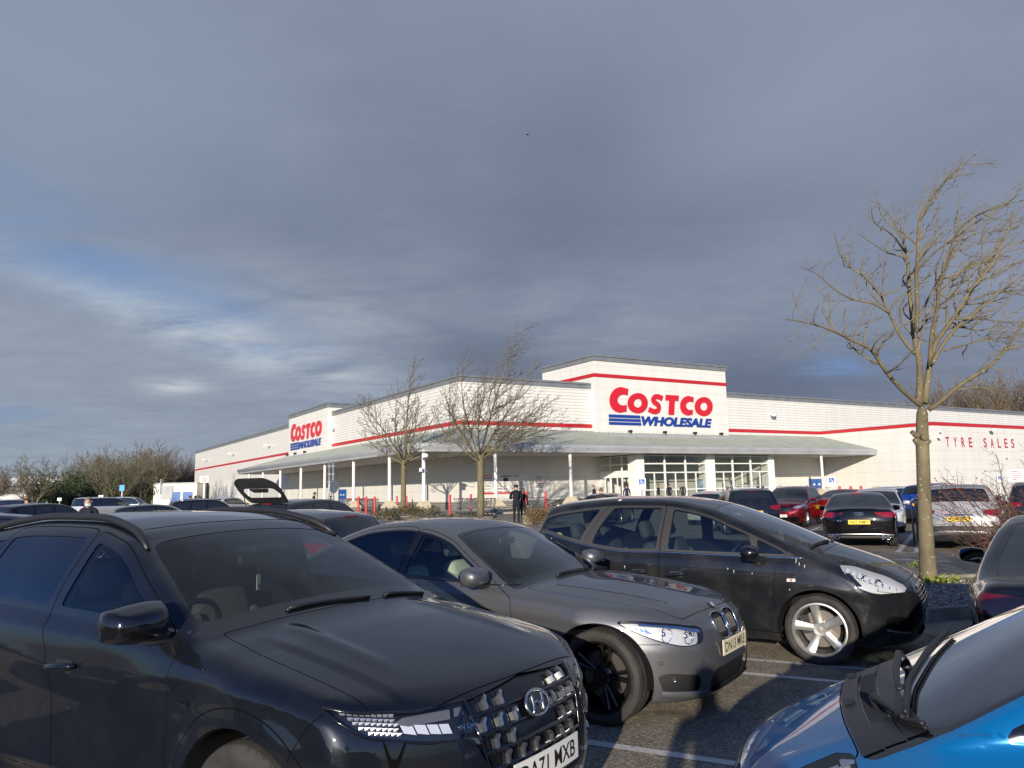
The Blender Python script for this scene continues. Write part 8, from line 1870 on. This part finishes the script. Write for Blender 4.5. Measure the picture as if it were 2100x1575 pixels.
        for k, s_ in enumerate(('Blue Badge', 'Holders Only')): TV, TF = fit_text(s_, .74*W, .10*H, .0); mb.add([(a, -.02, c.z+(-.22-.16*k)*H+b) for a, b in TV], TF)
        mb.build('sign_lettering', mat('sign_grey_ink', (.28, .30, .34), .5), root)
        mb = MB(); mb.tube([(0, .04, 0), (0, .04, c.z)], .038, 8); mb.build('sign_post', grey, root)
    wheelchair_sign(1316, 992, 17, 22, 46, 'blue and white accessible bay sign in front of the lobby'); wheelchair_sign(1705, 988, 15, 19, 52, 'accessible bay sign right of the blue fire door'); wheelchair_sign(2050, 982, 10, 14, 40, 'accessible bay sign seen through the berry bush')
    def board(px, py, w, h, Y, lab, head, hm, lines, back=False, m=None):
        c = at(px, py, Y); s = 1592/Y; W, H = w/s, h/s; root = thing('notice_board', lab, 'sign', (c.x, Y, 0)); mb = MB(); mb.box((0, 0, c.z), (W, .04, H), 0, 0, .008); mb.build('board', m or white, root)
        if head: TV, TF = fit_text(head, W*.48, H*.14, .01); mb = MB(); mb.add([(a+.0*W, -.024, c.z+H*.32+b) for a, b in TV], TF); mb.build('board_heading', hm, root)
        for k in range(lines): mb = MB(); mb.box((.06*W if lines > 3 else 0, -.022, c.z+H*(.14-.15*k)), (W*(.62-.1*(k % 2)), .006, H*.05)); mb.build('text_line', hm, root)
        mb = MB(); mb.tube([(0, .05, 0), (0, .05, c.z+H*.3)], .055, 8); mb.build('sign_post', white if m else grey, root)
    board(419, 983, 19, 14, 44, 'pale notice board on a cream post in front of the long white wall', 'COSTCO', mat('notice_maroon', (.22, .05, .06), .5), 4, m=mat('board_pink', (.58, .53, .50), .5))
    board(122, 1024, 8.5, 6, 70, 'small white notice on a post left of the evergreens', None, ink, 2); board(207, 1019, 10, 7, 60, 'small white notice on a post right of the evergreens', None, ink, 2)
    board(2083, 975, 34, 24, 46, 'white parking notice with red heading behind the berry bush', 'MEMBERS', MATS['sign_red'], 4)
    # twin galvanised posts with a round sign seen from behind
    c = at(679, 980, 43); root = thing('twin_post_sign', 'twin galvanised sign posts with a round sign seen from behind', 'sign', (c.x, 43, 0)); zt = at(679, 946, 43).z
    for o in (-.10, .11):
        mb = MB(); mb.tube([(o, 0, 0), (o, 0, zt)], .052, 10); mb.build('sign_post', grey, root, True)
        mb = MB()
        for q in np.linspace(.42, .92, 5): mb.tube([(o-.08, 0, zt*q), (o+.08, 0, zt*q)], .06, 8)
        mb.build('post_clip', grey, root)
    zc = at(681, 998, 43).z; mb = MB(); mb.lathe([(0, .015), (.36, .015), (.37, .0), (.36, -.015), (0, -.015)], 28, 'Y'); o = mb.build('round_sign', grey, root); o.location = (.16, -.06, zc); o.rotation_euler = (0, 0, R(62))
    c = at(250, 1006, 78); root = thing('roundel_sign', 'small blue square sign on a post by the ivy stump', 'sign', (c.x, 78, 0)); mb = MB(); mb.box((0, 0, c.z+.25), (.5, .04, .6)); mb.build('sign_plate', mat('sign_cyan', (.04, .28, .55), .4), root); mb = MB(); mb.tube([(0, .04, 0), (0, .04, c.z)], .05, 8); mb.build('sign_post', white, root)
    # cycle stand hoops behind the trunk
    for k, (px, py) in enumerate(((1876, 1117), (1884, 1112))):
        c = Vector(gp(px, py)); mb = MB(); mb.tube([(0, 0, 0), (0, 0, 1.12), (.06, .02, 1.20), (.16, .06, 1.20), (.22, .08, 1.12), (.22, .08, 0)], .032, 8); o = mb.build('steel_hoop', grey, None, True); o.location = c; tag(o, ('left' if not k else 'right')+' galvanised hoop barrier beside the spotted tree trunk', 'barrier', 'hoop barriers')
    # tanker lorry, outbuilding, sheds beyond the car park
    Y = 104; x0 = at(-50, 1020, Y).x; x1 = at(88, 1020, Y).x; root = thing('tanker_lorry', 'white tanker lorry with a red striped cab parked far left', 'lorry', (0, Y, 0)); xm = (x0+x1)/2; wm = mottled('tanker_cream', (.62, .60, .53), (.70, .68, .60), .8, .4)
    mb = MB(); mb.lathe([(0, x0-.2), (.7, x0), (1.0, x0+.3), (1.0, x1-2.4), (.7, x1-2.2), (0, x1-2.1)], 24, 'X', (0, 0, 1.60)); o = mb.build('tank', wm, root, True); autosmooth(o, 35)
    mb = MB(); mb.box((x1-1.1, 0, 1.55), (1.6, 2.3, 2.2), 0, 0, .25); cabo = mb.build('cab', wm, root); mb = MB(); mb.box((x1-1.1, 0, 2.18), (1.62, 2.32, .16)); mb.build('cab_stripe', red, cabo); mb = MB(); mb.box((x1-.75, 0, 1.80), (.95, 2.34, .5), 0, 0, .05); mb.build('cab_window', M_DARKGLASS, cabo)
    mb = MB(); mb.box((xm, 0, .85), (x1-x0, 1.2, .25)); mb.build('chassis', M_BLACK, root)
    for x in (x0+1.2, x0+2.5, x1-4.2, x1-1.2):
        mb = MB(); mb.lathe([(0, -1.2), (.35, -1.2), (.5, -1.18), (.5, -.9), (0, -.9)], 18, 'Y', (x, 0, .5)); mb.lathe([(0, .9), (.5, .9), (.5, 1.18), (.35, 1.2), (0, 1.2)], 18, 'Y', (x, 0, .5)); mb.build('wheel', M_TYRE, root)
    Y = 150; x0 = at(315, 1000, Y).x; x1 = at(404, 1000, Y).x; zt = at(350, 992, Y).z; root = thing('outbuilding', 'low cream outbuilding with two blue roller doors beside the store', 'building', (0, Y, 0)); cw = mottled('cream_clad', (.66, .64, .54), (.72, .70, .60), .4, .6)
    mb = MB(); mb.box(((x0+x1)/2, 5, zt/2), (x1-x0, 10, zt)); mb.build('wall', cw, root); mb = MB(); mb.box(((x0+x1)/2, 5, zt+.08), (x1-x0+.3, 10.3, .2)); mb.build('roof', MATS['grey_coping'], root)
    for a, b_ in ((350, 370), (375, 395)):
        xa, xb = at(a, 1010, Y).x, at(b_, 1010, Y).x; zd = at(a, 1009, Y).z; mb = MB(); mb.box(((xa+xb)/2, -.03, zd/2), (xb-xa, .1, zd)); mb.build('roller_door', MATS['blue_door'], root)
    mb = MB(); xc = at(331, 990, Y).x; mb.tube([(xc, -.2, zt-2), (xc, -.2, zt+.9)], .18, 8); mb.box((xc+1.2, -.12, zt-1.6), (2.2, .2, 2.4)); mb.build('flue', MATS['gutter_grey'], root)
    sg_ = mottled('shed_grey', (.22, .23, .24), (.30, .31, .32), .2, .6); sr = mottled('shed_roof', (.34, .36, .38), (.42, .44, .46), .2, .6); rr = mat('shed_red', (.28, .05, .06), .5)
    for (a, b_, top, eave, Y, lab) in ((-60, 165, 978, 996, 165, 'long grey industrial shed behind the tanker and bare trees'), (160, 345, 962, 985, 190, 'pale arched shed with a red edge behind the belt of trees')):
        xa, xb = at(a, 990, Y).x, at(b_, 990, Y).x; z1, z0 = at((a+b_)/2, top, Y).z, at((a+b_)/2, eave, Y).z; root = thing('industrial_shed', lab, 'building', (0, Y, 0)); mb = MB(); mb.box(((xa+xb)/2, 15, z0/2), (xb-xa, 30, z0)); mb.build('wall', sg_, root); mb = MB()
        pr = [(xa-1, z0)]+[(xa+(xb-xa)*t, z0+(z1-z0)*math.sin(math.pi*t)**.7) for t in np.linspace(.05, .95, 11)]+[(xb+1, z0)] if a > 0 else [(xa-1, z0), (xa-1, z0+.5), ((xa+xb)/2, z1), (xb+1, z1-.6), (xb+1, z0)]
        mb.prism(pr, lambda p, q, d: (p, d, q), -1, 31); mb.build('roof', sr, root)
        if a > 0: mb = MB(); mb.tube([(p, -1.2, q) for p, q in pr[1:-1]], .28, 6); mb.build('red_edge', rr, root)
        else:
            for k in range(9): mb = MB(); x = xa+(xb-xa)*(k+.5)/9; mb.box((x, -.2, z0*.45), (.5, .4, z0*.9)); mb.build('pier', sr, root)
    # two white vans half seen past the trees at left
    traffic_car('van', (.55, .56, .56), at(265, 1020, 72).x, 72, 10, 'white van roof behind the belt of tree trunks', None); traffic_car('van', (.62, .62, .62), at(215, 1020, 75).x, 75, 15, 'pale van behind the right white notice', None)
    # small dark bird high in the sky
    p = at(1082, 276, 60); b = MB(); b.add([(0, 0, 0), (.16, .05, .06), (.07, -.05, .02), (-.16, .05, .07), (-.07, -.05, .02), (0, .14, -.01), (0, -.14, 0), (0, 0, -.04)], [(0, 1, 2), (0, 4, 3), (0, 2, 6), (0, 6, 4), (0, 5, 1), (0, 3, 5), (7, 6, 2), (7, 4, 6), (7, 2, 5), (7, 5, 4)]); o = b.build('bird', M_BLACK); o.location = p; tag(o, 'tiny dark bird flying high in the grey sky', 'bird')
# ------------------------------------------------------------------ build
ground()
store()
suv_foreground(); saloon_foreground(); mpv_foreground(); blue_foreground()
traffic()
big_tree(); mid_trees(); far_trees(); shrubs()
street_things()
people()
